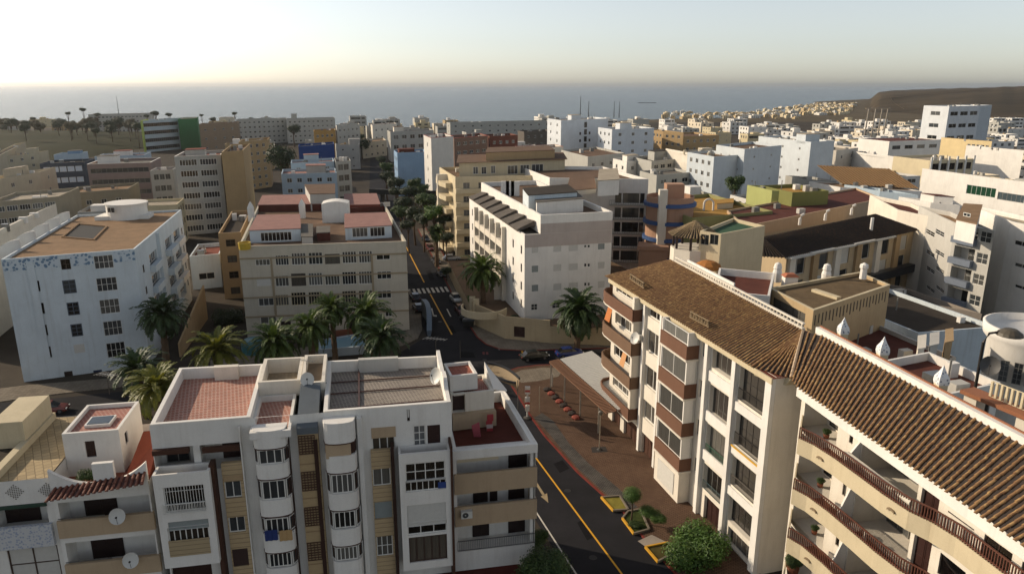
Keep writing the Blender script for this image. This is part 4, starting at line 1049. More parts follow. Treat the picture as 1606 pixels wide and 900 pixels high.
# ================================================================== generic town building
VD = Vector((-.259, .966))
FARW = [Style(fr_w, gl, 2, 1, .08, far=True), Style(fr_g, gl, 2, 1, .08, far=True), Style(fr_b, gl_w, 2, 1, .08, far=True)]
def ogrid(F, parent, n, rows, w, st, margin=.8, depth=.14, band=None, frac=None):
    if n <= 0: return
    step = (F.L-2*margin)/n; w = min(w, step*.86)
    for v0, v1 in rows:
        for i in range(n):
            c = margin+step*(i+.5); r = (c-w/2, c+w/2, v0, v1)
            if isinstance(st, Style): hwin(F, r, st, parent, depth)
            else: F.hole(r, depth); shutter(F, r, -depth+.002, st, parent, pitch=.3)
def QB(label, x0, y0, x1, y1, z1, depth, wall, roof, cat='apartment block', n=4, nf=4, nl=0, nr=0, st=None, z0=0.0, ww=1.5, wh=1.35, ph=.8, name='apartment_block', group=None, vd=None, cop=None, stair=None, strip=False, finish=True, side_st=None, balc=None, tank=0, skipf=()):
    """front top edge at photo pixels (x0,y0)-(x1,y1) at height z1; depth metres back"""
    a, b = at(x0, y0, z1).xy, at(x1, y1, z1).xy; v = (vd or VD)*depth
    B = Building(name, label, cat, [a, b, b+v, a+v], z1, wall, roof, z0, ph, group)
    st = st or FARW[0]; h = (z1-ph*.6-z0)/n
    rows = [(z0+h*k+h*.3, z0+h*k+h*.3+min(wh, h*.58)) for k in range(n)]
    rows = [r for k, r in enumerate(rows) if k not in skipf]
    if strip:
        for r in rows: hwin(B.F[0], (.8, B.F[0].L-.8, *r), Style(fr_g, gl, max(3, int(B.F[0].L/1.6)), 1, .08, far=True), B.root, .2)
    else: ogrid(B.F[0], B.root, nf, rows, ww, st)
    ogrid(B.F[3], B.root, nl, rows, ww, side_st or st); ogrid(B.F[1], B.root, nr, rows, ww, side_st or st)
    if balc:
        for k in range(1, n):
            mb = MB(); B.F[balc[0]].box(mb, balc[1]*B.F[balc[0]].L, balc[2]*B.F[balc[0]].L, z0+h*k-.1, z0+h*k+.95, .005, 1.0); mb.build('balcony', balc[3] if len(balc) > 3 else wall, B.root)
    if finish: B.finish(cop)
    if stair:
        fx, fy, sw, sdp, sh = stair[:5]; mt = stair[5] if len(stair) > 5 else wall
        c = a+(b-a)*fx+v*fy; dx = (b-a).normalized(); dv = v.normalized(); zz = z1-ph
        P4 = [c, c+dx*sw, c+dx*sw+dv*sdp, c+dv*sdp]
        mb = MB(); mb.prism(P4, zz-.02, zz+sh); sb = mb.build('stair_house', mt, B.roof if finish else B.root)
        mb = MB(); mb.prism(inset(P4, -.12), zz+sh, zz+sh+.15); mb.build('stair_roof', roof, sb)
    for k in range(tank):
        fx, fy = rnd.uniform(.15, .85), rnd.uniform(.2, .8); c = a+(b-a)*fx+v*fy; zz = z1-ph
        mb = MB(); mb.lathe((c.x, c.y, zz), [(0, 0), (.6, 0), (.6, 1.2), (.45, 1.4), (0, 1.42)], 10); mb.build('water_tank', paint('9b9a94' if k % 2 else 'b0a48c', .6), B.roof)
    if finish and z1-z0 > 5:
        jr = random.Random(int(x0*3+y0)); zz = z1-ph
        for k in range(4):
            c = a+(b-a)*jr.uniform(.12, .88)+v*jr.uniform(.12, .8); mb = MB()
            if k < 3: M_ = Matrix.Translation((c.x, c.y, zz)) @ Matrix.Rotation(.26, 4, 'Z'); s_ = jr.uniform(.4, .9); mb.box(-s_, s_, -s_*.7, s_*.7, 0, jr.uniform(.7, 1.5), M_); mb.build('roof_unit', jr.choice([GREYW, WHITE, fr_g, metal]), B.roof)
            else: mb.tube([(c.x, c.y, zz), (c.x, c.y, zz+jr.uniform(1.2, 2.6))], .09, 6); mb.build('vent_pipe', fr_g, B.roof)
    return B
sand_roof = roofing('8e7357', .35); brown_roof = roofing('6f5948', .4); grey_roof = roofing('6f6a62', .4); red_roof = roofing('7f4a3c', .3); redd_roof = roofing('5e372e', .35); dark_roof = roofing('3f3830', .4); pale_roof = roofing('a79b88', .3); pink_roof = roofing('97736a', .3)
# ------------------------------------------------------------------ white block with blue tile frieze (left)
Z = 17.6
pl = [(-68.2, 95.3), (-53.6, 101.8), (-61.8, 136), (-78, 130)]
B = Building('apartment_block', 'white apartment block with a blue tile frieze under its flat brown roof', 'apartment block', pl, Z, BLUEW, sand_roof, 0, .35); b1 = B
F = B.F[0]; SBL = Style(paint('3c4754', .5), gl, 2, 3, .12); SCR = Style(fr_w, gl, 4, 2, .06)
for r in ((50, 441, 64, 457), (56, 476, 71, 492), (64, 510, 76, 526), (69, 544, 82, 560)): W(F, *r, Style(fr_b, gl_w, 1, 1), B.root, .35)
for r in ((97, 440, 121, 459), (104, 475, 126, 493), (110, 509, 131, 526)): W(F, *r, SBL, B.root, .06)
hshut(F, F.px(115, 541, 134, 552), shut_w, B.root)
for r in ((146, 402, 179, 420), (150, 437, 185, 455), (155, 471, 189, 490), (161, 505, 193, 524), (166, 539, 198, 558)): W(F, *r, SCR, B.root, .2)
W(F, 94, 407, 112, 422, Style(fr_b, gl_w, 2, 2), B.root, .15)
hdoor(F, F.px(100, 583, 117, 603), dr_d, B.root); hdoor(F, F.px(146, 581, 163, 601), paint('1d2c4a'), B.root)
m, nt, p = nodes('blue_tiles'); p.inputs['Roughness'].default_value = .5
vv = coord(nt); vo = nt.nodes.new('ShaderNodeTexVoronoi'); nt.links.new(vv, vo.inputs[0]); vo.inputs['Scale'].default_value = 2.3
nn = noise(nt, vv, .5, 3); k1 = ramp(nt, vo.outputs[0], [(.4, (1, 1, 1)), (.48, (0, 0, 0))]); k2 = ramp(nt, nn, [(.36, (0, 0, 0)), (.46, (1, 1, 1))])
nt.links.new(mixc(nt, math_(nt, 'MULTIPLY', k1, k2), lin('b9c3c9'), lin('5a7690')), p.inputs['Base Color']); AZU = m
wr = [o for o in F.ops]
cuts = sorted([(o[0]-.1, o[1]+.1) for o in wr if o[3] > 16.0]); u = .05; mb = MB()
for c0, c1 in cuts+[(F.L-.05, F.L)]:
    if c0 > u: F.box(mb, u, c0, 15.9, Z-.1, .003, .04)
    u = c1
mb.build('tile_frieze', AZU, B.root)
mb = MB(); F.box(mb, F.uv(44, 430)[0], F.uv(58, 440)[0], 3, 16.9, .004, .18); mb.build('pilaster', BLUEW, B.root)
mb = MB(); F.box(mb, 0, F.L, .02, 2.4, .006, .03); 
F = B.F[1]
for k, v in enumerate((2.6, 5.9, 9.2, 12.5)):
    for u0, u1 in ((7.5, 12.5), (19, 24), (26, 31)): F.hole((u0, u1, v, v+2.5), 1.2, True); window(F, (u0+.2, u1-.2, v+.9, v+2.4), -.4, S4, B.root)
    for u0 in (3.0, 15, 32.8): hwin(F, (u0, u0+.9, v+.8, v+2), Style(fr_b, gl_w, 1, 1), B.root, .1)
    mb = MB(); F.box(mb, 18.6, 24.4, v-.15, v+.95, .01, 1.0); mb.build('balcony', BLUEW, B.root); mb = MB(); F.box(mb, 7.3, 12.7, v-.15, v+.9, .01, .8); mb.build('balcony', BLUEW, B.root)
    if k: mb = MB(); F.box(mb, 25.8, 31.4, v-.15, v+.9, .01, .9); mb.build('balcony', WHITE, B.root)
mb = MB(); F.box(mb, 13.2, 13.6, 0, 17.3, .005, .5); mb.build('pilaster', BLUEW, B.root)
B.finish()
c = at(160, 348, 17.2); mb = MB(); mb.lathe((c.x+2.5, c.y+4, 17.25), [(3.3, 0), (3.3, 2.5), (3.5, 2.55), (3.5, 2.75), (0, 2.8)], 28); st = mb.build('stair_house', WHITE, B.root, smooth=False)
mb = MB(); G = Facade((c.x+.9, c.y+.3), (c.x+2.5, c.y+.05)); 
for u in (.2, .9): G.box(mb, u, u+.5, 18.8, 19.6, -.12, .03)
mb.build('window', gl_dk, st)
mb = MB(); mb.prism([(c.x-1.7, c.y+.8), (c.x+6.9, c.y+2.6), (c.x+6.2, c.y+6), (c.x-2.2, c.y+5)], 17.26, 17.9); mb.build('stair_base', WHITE, B.root)
# light well on the roof: kerb round a flat near-black sheet painting its shaded depth
hp = [at(x, y, 17.3).xy for x, y in ((100, 372), (146, 376), (166, 356), (124, 352))]
mb = MB(); o4 = inset(hp, -.3)
for i in range(4): j = (i+1) % 4; mb.prism([o4[i], o4[j], hp[j], hp[i]], 17.252, 17.45, True, False)
mb.build('light_well_kerb', sand_roof, B.roof); mb = MB(); mb.quad(*[(p[0], p[1], 17.262) for p in hp]); mb.build('light_well_shade', paint('1a1714', .9), B.roof)
for k, t in enumerate((.2, .38, .56, .72, .88)):
    e = Vector(pl[0]).lerp(Vector(pl[3]), t); f = e+Vector((-.6, -.1)); mb = MB(); n = 6; h0 = 1.9
    G = Facade(e+Vector((-2.6, -.8)), e+Vector((.15, .05)))
    for s in range(n):
        q0, q1 = s/n, (s+1)/n; ha = h0*(1-(1-q0)**2.2*.65); hb = h0*(1-(1-q1)**2.2*.65); L_ = G.L
        mb.hexa(G.pt(q0*L_, 16.3, .15), G.pt(q1*L_, 16.3, .15), G.pt(q1*L_, 16.3, -.15), G.pt(q0*L_, 16.3, -.15), G.pt(q0*L_, 17+hb if False else 17+ha, .15), G.pt(q1*L_, 17+hb, .15), G.pt(q1*L_, 17+hb, -.15), G.pt(q0*L_, 17+ha, -.15))
    mb.build('fin_wall', WHITE, B.root)
# ------------------------------------------------------------------ beige block behind the palms
Z = 15.3; a, b = at(375, 423, 13.6), at(637, 390, 15.3)
a = at(374, 387, Z); b = at(637, 379, Z)
v = Vector((-.25, .968))*42
B = Building('apartment_block', 'beige apartment block with glazed balconies behind the row of palms, pink rooftop rooms', 'apartment block', [a.xy, b.xy, b.xy+v, a.xy+v], Z, plaster('bdb5a4', .35), brown_roof, 0, .8); b3 = B
F = B.F[0]; ff = gl; SB6 = Style(fr_c, glass('33322e', .1, .5), 14, 1, .07); SW6 = Style(fr_w, glass('4a4a48', .1, .5), 5, 1, .08)
W(F, 400, 407, 424, 416, S4, B.root, .1); W(F, 590, 398, 612, 407, S2, B.root, .1); W(F, 591, 426, 614, 437, S3, B.root, .1); W(F, 405, 468, 430, 479, S3, B.root, .1); W(F, 592, 456, 614, 467, S3, B.root, .1)
hshut(F, F.px(402, 436, 425, 448), shut_w, B.root); 
for y0, y1, ty in ((398, 416, 0), (430, 449, 1), (460, 479, 2)):
    xs = [430, 455, 482, 508, 535, 561, 586]
    for i, (xa, xb) in enumerate(zip(xs, xs[1:])):
        dy = -(xa-430)*.03; st_ = [S5, SW6, S4, SB5, SW6, SW6][(i+ty*2) % 6] if ty < 2 else Style(fr_c, glass('33322e', .1, .5), 5, 1, .08)
        r = F.px(xa+1, y0+dy+(3 if i % 3 == 0 else 0), xb-1.5, y1+dy); hwin(F, r, st_, B.root, .22)
W(F, 408, 497, 434, 507, S2, B.root, .12); W(F, 604, 484, 615, 496, S2, B.root, .12)
for x in (440, 470, 500, 545): hdoor(F, (F.uv(x, 505)[0], F.uv(x+16, 505)[0], .1, 2.6), dr_d, B.root, .2)
BAND = plaster('9a8b72', .2)
for v_ in (13.2, 9.95, 6.7, 3.45):
    mb = MB(); F.box(mb, -.05, F.L+.05, v_, v_+.25, .003, .12); mb.build('floor_band', BAND, B.root)
for u0 in (429, 586): u = F.uv(u0, 430)[0]; mb = MB(); F.box(mb, u-.35, u-.02, 3.5, 13.2, .004, .1); mb.build('pier', BAND, B.root)
mb = MB(); F.box(mb, .02, F.L-.02, .1, 3.4, .002, .03) if False else None
F1 = B.F[1]; ogrid(F1, B.root, 9, [(1.2, 2.4), (4.4, 5.8), (7.7, 9.0), (10.9, 12.2)], 1.4, S2)
B.finish(plaster('b8b09e', .2))
def rbox(B, pts, z0, z1, wm, rm, name='roof_room', wins=None, ov=.1, low=None):
    """rooftop room standing on B's roof: pixel outline of its top corners at height z1 (anticlockwise from front left)"""
    P4 = [at(x, y, z1).xy for x, y in pts]; G = Facade(P4[0], P4[1], z0, z1-.003)
    mb = MB()
    for w_ in wins or []: r = G.px(*w_[0]); G.hole(r, .1)
    G.wall(mb)
    for i in range(1, len(P4)): Facade(P4[i], P4[(i+1) % len(P4)], z0, z1-.003).wall(mb)
    o = mb.build(name, wm, B.root if hasattr(B, 'root') else B)
    mb = MB(); mb.prism(inset(P4, -ov), z1, z1+.12); mb.build('room_roof', rm, o)
    for w_ in wins or []: r = G.px(*w_[0]); window(G, r, -.098, w_[1], o)
    return o, G
zr = Z-.8
rbox(B, [(391, 362), (471, 359), (470, 337), (404, 338)], zr, 16.6, BLUEW, pink_roof, wins=[((408, 365, 458, 377), Style(fr_w, gl, 8, 1, .08))])
rbox(B, [(541, 358), (614, 354), (606, 334), (541, 336)], zr, 16.6, BLUEW, pink_roof, wins=[((552, 358, 577, 371), S4), ((580, 357, 604, 370), S4)])
rbox(B, [(473, 372), (490, 372), (490, 352), (473, 352)], zr, 15.9, GREYW, grey_roof)
rbox(B, [(497, 366), (517, 365), (517, 355), (497, 356)], zr, 15.9, redd_roof, grey_roof)
c0 = at(506, 350, zr).xy; dx = (b.xy-a.xy).normalized(); G = Facade(c0, c0+dx*5.0); mb = MB(); n = 8
for s in range(n):
    q0, q1 = s/n, (s+1)/n; h = lambda q: zr+3.4+.7*math.sin(math.pi*(.12+.76*q)); L_ = 5.0
    mb.hexa(G.pt(q0*L_, zr, 0), G.pt(q1*L_, zr, 0), G.pt(q1*L_, zr, -4), G.pt(q0*L_, zr, -4), G.pt(q0*L_, h(q0), 0), G.pt(q1*L_, h(q1), 0), G.pt(q1*L_, h(q1), -4), G.pt(q0*L_, h(q0), -4))
mb.build('vaulted_room', WHITE, B.root)
rbox(B, [(405, 322), (525, 320), (524, 305), (412, 307)], zr, 15.9, redd_roof, pink_roof, 'rear_room'); rbox(B, [(540, 322), (596, 321), (590, 304), (540, 305)], zr, 15.9, plaster('7a4438', .3), pink_roof, 'rear_room')
rbox(B, [(486, 305), (525, 304), (525, 289), (478, 290)], zr, 18, GREYW, brown_roof, 'rear_room')
for x, y in ((395, 347), (475, 342)):
    c = at(x, y, zr); mb = MB(); mb.box(c.x-.5, c.x+.5, c.y-.5, c.y+.5, zr, zr+2.4); ch = mb.build('chimney', WHITE, B.root); mb = MB(); mb.lathe((c.x, c.y, zr+2.4), [(.75, 0), (.7, .3), (.4, .9), (0, 1.5)], 4, math.pi/4, 2.25*math.pi); mb.build('chimney_cap', WHITE, ch)
mb = MB(); p0, p1 = at(405, 330, zr), at(612, 324, zr); mb.bar(p0+Vector((0, 0, .5)), p1+Vector((0, 0, .5)), .25, .9); mb.build('roof_wall', WARMW, B.root)
mb = MB(); p0, p1 = at(540, 334, zr), at(603, 331, zr); mb.bar(p0+Vector((0, 0, .5)), p1+Vector((0, 0, .5)), .25, 1.0); mb.build('roof_wall', redd_roof, B.root)
mb = MB(); c = at(382, 392, Z-.3); mb.lathe((c.x, c.y+.6, c.z), [(.9, 0), (1.0, 1.1), (.85, 1.1), (.8, .2)], 12); mb.build('roof_tub', paint('b3952c', .5), B.root)
# brown narrow block between
QB('narrow brown block squeezed between the white frieze block and the beige block', 342, 366, 378, 364, 13, 26, TAN, dark_roof, n=4, nf=1, nr=0, ww=1.7, st=Style(fr_b, gl_w, 2, 2, .1))
QB('low white shop with a red tiled roof at the end of the alley', 297, 402, 344, 398, 7, 12, BLUEW, red_roof, 'shop', n=1, nf=1, ww=3, name='shop')
# leaning garden wall
wa, wb_ = at(283, 560, 0), at(325, 500, 0); mb = MB()
mb.hexa((wa.x-.15, wa.y, 0), (wa.x+.15, wa.y, 0), (wb_.x+.15, wb_.y, 0), (wb_.x-.15, wb_.y, 0), (wa.x-.15, wa.y, 2.2), (wa.x+.15, wa.y, 2.2), (wb_.x+.15, wb_.y, 6.2), (wb_.x-.15, wb_.y, 6.2))
tag(mb.build('garden_wall', TAN, None, (wa.x, wa.y, 0)), 'tan garden wall rising to a point beside the white frieze block', 'wall')
# strip windowed block at the far left edge
B = QB('white block with long ribbon windows cut by the left edge of the photo', -75, 395, 32, 345, 16.5, 20, WARMW, grey_roof, n=5, nf=0, strip=True, wh=1.5)
# ------------------------------------------------------------------ white corner block in the middle
FLx, FRx, BLx = Vector((2.0, 113.6)), Vector((16.3, 117.6)), Vector((-9.0, 154)); vv = BLx-FLx
B = Building('apartment_block', 'white corner block with a pinkish band and grey shutters, tallest beside the junction', 'apartment block', [FLx, FRx, FRx+vv, BLx], 17.3, WHITE, grey_roof, 3.0, .3); b5 = B
F = B.F[0]
SH1 = shut_g
for ys in ((388, 397), (417, 427), (447, 457)):
    for x0, x1 in ((834, 844), (868, 880), (892, 906), (938, 948)):
        dy = -(x0-834)*.055; hshut(F, F.px(x0, ys[0]+dy, x1, ys[1]+dy-.5), shut_w if (x0+ys[0]) % 3 else SH1, B.root, .1)
    for x0 in (916, 921.5): dy = -4.5; W(F, x0, ys[0]+dy+.5, x0+4, ys[1]+dy-4, S1, B.root, .1)
for x0, x1, y0, y1 in ((833, 843, 477, 486), (866, 878, 474, 483)): W(F, x0, y0, x1, y1, S22, B.root, .12)
FL_ = B.F[3]
for v_ in (4.2, 7.2, 10.2, 13.2):
    for u in (2.5, 34.6, 39.6): hwin(FL_, (u, u+.8, v_+.6, v_+2), Style(fr_b, gl_dk, 1, 1, .05), B.root, .12)
    FL_.hole((8, 30, v_-.3, v_+2.4), 1.6, True)
    for u in range(5): window(FL_, (8.6+u*4.4, 12+u*4.4, v_-.2, v_+2.1), -1.58, SB2, B.root)
    mb = MB(); FL_.box(mb, 7.8, 30.2, v_-.6, v_+.55, -.1, .7); mb.build('balcony', WARMW, B.root)
for k in range(6): mb = MB(); FL_.box(mb, 8+k*4.4-.25, 8+k*4.4+.25, 3.2, 16.4, -.08, .75); mb.build('pier', WARMW, B.root)
B.finish()
U = [FLx+F.d*2.6, FRx, FRx+vv, BLx+F.d*2.6]; UB5 = [Facade(U[i], U[(i+1) % 4], 17.302, 20.3) for i in range(4)]; G = UB5[0]
for x0, x1, y0, y1 in ((895, 908, 351, 362), (918, 922, 351, 355), (940, 948, 351, 360)): r = G.px(x0, y0, x1, y1); hwin(G, r, S22, B.root, .12)
mb = MB()
for g in UB5: g.wall(mb)
ins = parapet_ring(mb, U, 19.4, 20.3, .35); up = mb.build('upper_wall', WHITE, B.root)
mb = MB(); mb.quad(*[(p[0], p[1], 19.4) for p in ins]); mb.build('upper_roof', brown_roof, up)
mb = MB(); G.box(mb, .01, G.L-.01, 17.31, 18.9, .004, .03); F.box(mb, .05, F.L-.05, 15.2, 17.28, .004, .03); mb.build('pink_band', plaster('b3a79e', .25), B.root)
mb = MB()
for k in range(7):
    u0 = 1.2+k*5.5; a0 = FL_.pt(u0, 0, .2); 
    mb.hexa(FL_.pt(u0, 17.35, .5), FL_.pt(u0+5.2, 17.35, .5), FL_.pt(u0+5.2, 18.3, -2.4), FL_.pt(u0, 18.3, -2.4), FL_.pt(u0, 17.5, .5), FL_.pt(u0+5.2, 17.75, .5), FL_.pt(u0+5.2, 19.0, -2.4), FL_.pt(u0, 18.5, -2.4))
mb.build('slate_canopy', roofing('5c5650', .4), B.root)
rm, g = rbox(B, [(829, 307), (905, 302), (890, 290), (820, 296)], 19.4, 22.4, BLUEW, dark_roof); rm2, g = rbox(B, [(842, 318), (915, 312), (905, 303), (838, 308)], 19.4, 21.6, WHITE, grey_roof)
for x in (792, 800, 808):
    c = at(x, 300, 20.3); mb = MB(); mb.box(c.x-.8, c.x+.8, c.y-.3, c.y+.3, 19.4, 22.2); mb.build('fin_wall', WHITE, B.root)
# podium with the garden walls
pp = [at(x, y, 0).xy for x, y in ((738, 505), (748, 512), (792, 532), (862, 539), (960, 543))]
pod = thing('garden_terrace', 'beige walled garden terrace with dark doors under the white corner block', 'terrace', (*pp[2], 0))
poly = [*pp, Vector((34, 122)), Vector((20, 160)), Vector((-14, 156))]; mb = MB()
for i in range(len(poly)):
    G = Facade(poly[i], poly[(i+1) % len(poly)], 0, 3.0)
    if i in (2, 3):
        for x0, x1, y0, y1 in ((806, 823, 516, 531), (848, 866, 510, 525), (903, 913, 508, 521)):
            r = G.px(x0, y0, x1, y1)
            if .2 < r[0] and r[1] < G.L-.2: r = (r[0], r[1], .6, 2.4); G.hole(r, .2); door(G, r, -.19, dr_b, pod)
    G.wall(mb)
mb.build('wall', plaster('b3a283', .3), pod); mb = MB(); mb.quad(*[(p[0], p[1], 2.995) for p in poly]); mb.build('terrace_floor', roofing('6d5a48', .3), pod)
mb = MB()
for p, q in zip(pp[:3], pp[1:4]): G = Facade(p, q); G.box(mb, 0, G.L, 3.0, 3.9, -.3, -.02)
mb.build('garden_parapet', plaster('b3a283', .3), pod)
for i, (x, y) in enumerate(((741, 507), (747, 511))): c = at(x, y, 0); mb = MB(); mb.box(c.x-.5, c.x+.5, c.y+.2, c.y+1.2, 0, 4.6); mb.build('gate_pillar', CREAM, pod)
mb = MB(); c = at(760, 490, 3); mb.lathe((c.x, c.y, 3), [(4, 0), (4, 1.2), (3.8, 1.2), (3.8, .02)], 20, math.pi*.9, math.pi*1.9); mb.build('curved_wall', CREAM, pod)
mb = MB(); c = at(775, 470, 3); mb.box(c.x, c.x+2.5, c.y, c.y+2.2, 3, 6.2); mb.box(c.x-1, c.x+3, c.y-.5, c.y+2.6, 6.2, 6.4); mb.build('porch', WARMW, pod)
# ------------------------------------------------------------------ blocks around the corner block
B = QB('big white block with dark stacked loggias at its right end, behind the corner block', 862, 279, 1017, 281, 20.5, 26, WHITE, brown_roof, n=6, nf=0, nl=0, finish=False)
F = B.F[0]
for v_ in (2, 5.2, 8.4, 11.6, 14.8):
    for x0, x1 in ((964, 974), (976, 1002), (1003, 1010)): u0, u1 = F.uv(x0, 330)[0], F.uv(x1, 330)[0]; hwin(F, (u0, u1, v_+.4, v_+2.6), SD, B.root, .5)
    mb = MB(); u0 = F.uv(955, 330)[0]; F.box(mb, u0, F.L, v_-.1, v_+.1, .004, .6); mb.build('slab', GREYW, B.root)
    railing(F, u0, F.L, v_+.15, v_+1.1, .55, B.root, metal_d, .5, .04)
B.finish(); rbox(B, [(938, 284), (971, 282), (968, 265), (940, 266)], 19.7, 22.6, WHITE, pale_roof); rbox(B, [(889, 300), (935, 296), (930, 272), (895, 276)], 19.7, 20.6, GREYW, brown_roof)
for r_ in ((690, 714),): pass
B = QB('cream block with rounded side balconies and a wide set back top storey', 714, 278, 888, 274, 19.5, 22, CREAM, brown_roof, n=6, nf=7, nl=0, st=SG2, balc=(0, .0, 1.0, CREAM))
F = B.F[3]
for k in range(6):
    v_ = 1+k*3.1; mb = MB(); mb.prism([F.pt(u, 0, d).xy for u, d in ((4, .01), (4, 1.6), (8, 2.3), (14, 2.3), (18, 1.6), (18, .01))], v_, v_+1.15); mb.build('balcony', CREAM, B.root)
mb = MB(); F.box(mb, 10.5, 11.5, 0, 19, .01, 2.5); mb.build('pier', WARMW, B.root)
o, G = rbox(B, [(720, 256), (886, 250), (880, 240), (722, 244)], 18.7, 22.3, CREAM, brown_roof, 'top_storey', wins=[((742, 262, 750, 273), S2), ((755, 262, 763, 273), S2), ((770, 260, 777, 272), S2), ((796, 260, 812, 273), S3), ((816, 259, 830, 272), S3), ((834, 258, 852, 271), S3)], ov=.6)
rbox(B, [(762, 240), (870, 236), (860, 229), (765, 232)], 22.4, 24.3, TAN, brown_roof, 'roof_room')
c = Vector((32.5, 150)); cy = thing('round_tower', 'round pinkish brown tower with blue balcony bands', 'tower', (c.x, c.y, 0)); PB = plaster('a9866f', .25); BLU = paint('33507f', .6)
mb = MB(); mb.lathe((c.x, c.y, 0), [(4.8, 0), (4.8, 18.2), (4.6, 18.2), (4.6, 17.4), (0, 17.4)], 32); mb.build('wall', PB, cy)
for v_ in (5.2, 9.2, 12.6, 16.2): mb = MB(); mb.lathe((c.x, c.y, v_), [(4.79, 0), (5.35, .1), (5.35, .75), (4.79, .85)], 32); mb.build('balcony_band', BLU, cy)
mb = MB(); mb.box(c.x-3.2, c.x-1.6, c.y-5.0, c.y-3.4, 0, 20); mb.build('pier', WARMW, cy); mb = MB(); mb.box(c.x-1, c.x+2.6, c.y-1, c.y+2, 17.4, 20.6); mb.build('stair_house', plaster('a9866f', .3), cy)
mb = MB(); mb.prism([(c.x-7, c.y-6), (c.x-1.5, c.y-7), (c.x-1, c.y-3), (c.x-6, c.y-2)], 0, 8.2); mb.prism([(c.x-7.4, c.y-6.3), (c.x-1.3, c.y-7.4), (c.x-.8, c.y-3), (c.x-6.4, c.y-2)], 8.2, 9.0); mb.build('side_annex', PB, cy)
# ochre flat roof and olive house
OCH = plaster('b0924f', .3); och_roof = roofing('a98243', .25); OLV = plaster('7a7a48', .25); OLVL = plaster('a3a66a', .2)
B = QB('ochre flat roofed hall with low parapets behind the tiled house', 1086, 342, 1212, 331, 15, 26, plaster('8c8a5c', .3), och_roof, n=3, nf=5, st=SG2)
rbox(B, [(1125, 320), (1150, 318), (1150, 312), (1126, 314)], 14.2, 15.4, CREAM, och_roof, 'roof_wall'); mb = MB(); c = at(1111, 330, 14.2)
for k in range(8):
    a0, a1 = math.pi*k/8, math.pi*(k+1)/8; mb.bar((c.x+1.0*math.cos(a0), c.y, 15.6+1.0*math.sin(a0)), (c.x+1.0*math.cos(a1), c.y, 15.6+1.0*math.sin(a1)), .35)
for s in (-1, 1): mb.bar((c.x+s, c.y, 14.2), (c.x+s, c.y, 15.6), .35)
mb.build('arch', WHITE, B.root)
B = QB('olive green rooftop house with a pale gable end and small square window', 1243, 302, 1300, 299, 17.5, 12, OLV, och_roof, 'house', n=2, nf=0, nl=0, name='house')
B2 = QB('pale olive house front with a small window, left of the darker olive wall', 1211, 299, 1234, 300, 17.2, 10, OLVL, och_roof, 'house', n=2, nf=1, ww=.8, name='house')
B = QB('long tan walled block with a red brown roof terrace and white vents', 1168, 355, 1385, 311, 14.8, 18, plaster('b39b7f', .25), redd_roof, n=3, nf=0, vd=Vector((.1, 1)), ph=.4)
for x, y in ((1254, 352), (1294, 345), (1335, 336)):
    c = at(x, y, 14.5); mb = MB(); mb.tube([(c.x, c.y, 14.4), (c.x, c.y, 15.6), (c.x+.2, c.y, 16.2), (c.x+.7, c.y, 16.5)], [.32, .3, .28, .22], 8); mb.build('vent', WHITE, B.root)
# ------------------------------------------------------------------ dark roofed house behind the tiled one
E0, E1 = at(1231, 404, 14.6), at(1442, 361, 14.6); K0, K1 = at(1196, 372, 17.2), at(1372, 336, 17.2)
H = thing('house', 'house with a broad nearly black tiled roof and wavy eaves above white and beige bays', 'house', (E0.x, E0.y, 0))
TD = tile_mat('261d16', '35281c', '4d3520'); TDD = tile_mat('15110e', '1e1814', '12100e')
L0 = at(1150, 400, 14.6)
rh = tile_slope(H, E0, E1, K0, K1, .5, .1, TD, TDD); tile_slope(H, L0, E0, K0, K0, .5, .1, TD, TDD)
F = Facade(E0.xy+Vector((.6, .9)), E1.xy+Vector((-.3, .9)), 0, 14.5); mb = MB(); L = F.L
for k, v_ in enumerate((11.2, 7.6, 4)):
    for i in range(6): 
        r = (1.2+i*L/6.2, 1.2+i*L/6.2+L/10, v_, v_+2.6)
        hwin(F, r, [S2, SG2, Style(fr_w, shut_w, 1, 1)][(i+k) % 3], H, .25)
F.wall(mb); p = [F.p0, F.p1, F.p1+Vector((-3, 14)), F.p0+Vector((-4, 14))]
for i in (1, 2, 3): Facade(p[i], p[(i+1) % 4], 0, 14.5).wall(mb)
mb.build('wall', plaster('b7a384', .3), H)
for i in range(6):
    u = .4+i*L/6.2; mb = MB(); F.box(mb, u, u+L/26, 0, 14.4, .004, .5); mb.build('pier', TAN if i % 2 else WARMW, H)
for i, u in enumerate((0, 5.5, 11.5, 17.5, 24.0)):
    if u+6 < L+3: mb = MB(); F.box(mb, u-.4, min(L+.4, u+5.9), 14.25+.12*(i % 2), 14.55+.12*(i % 2), .01, 1.15); mb.build('eave_board', GREYW, H)
mb = MB(); F.box(mb, L*.55, L*.98, 7.0, 8.4, .01, 1.4); mb.build('balcony', paint('2d2f33', .4), H)
c = at(1366, 362, 15.5); mb = MB(); mb.tube([(c.x, c.y, 14.5), (c.x, c.y, 17.8)], .28, 8); mb.build('flue', WHITE, H)
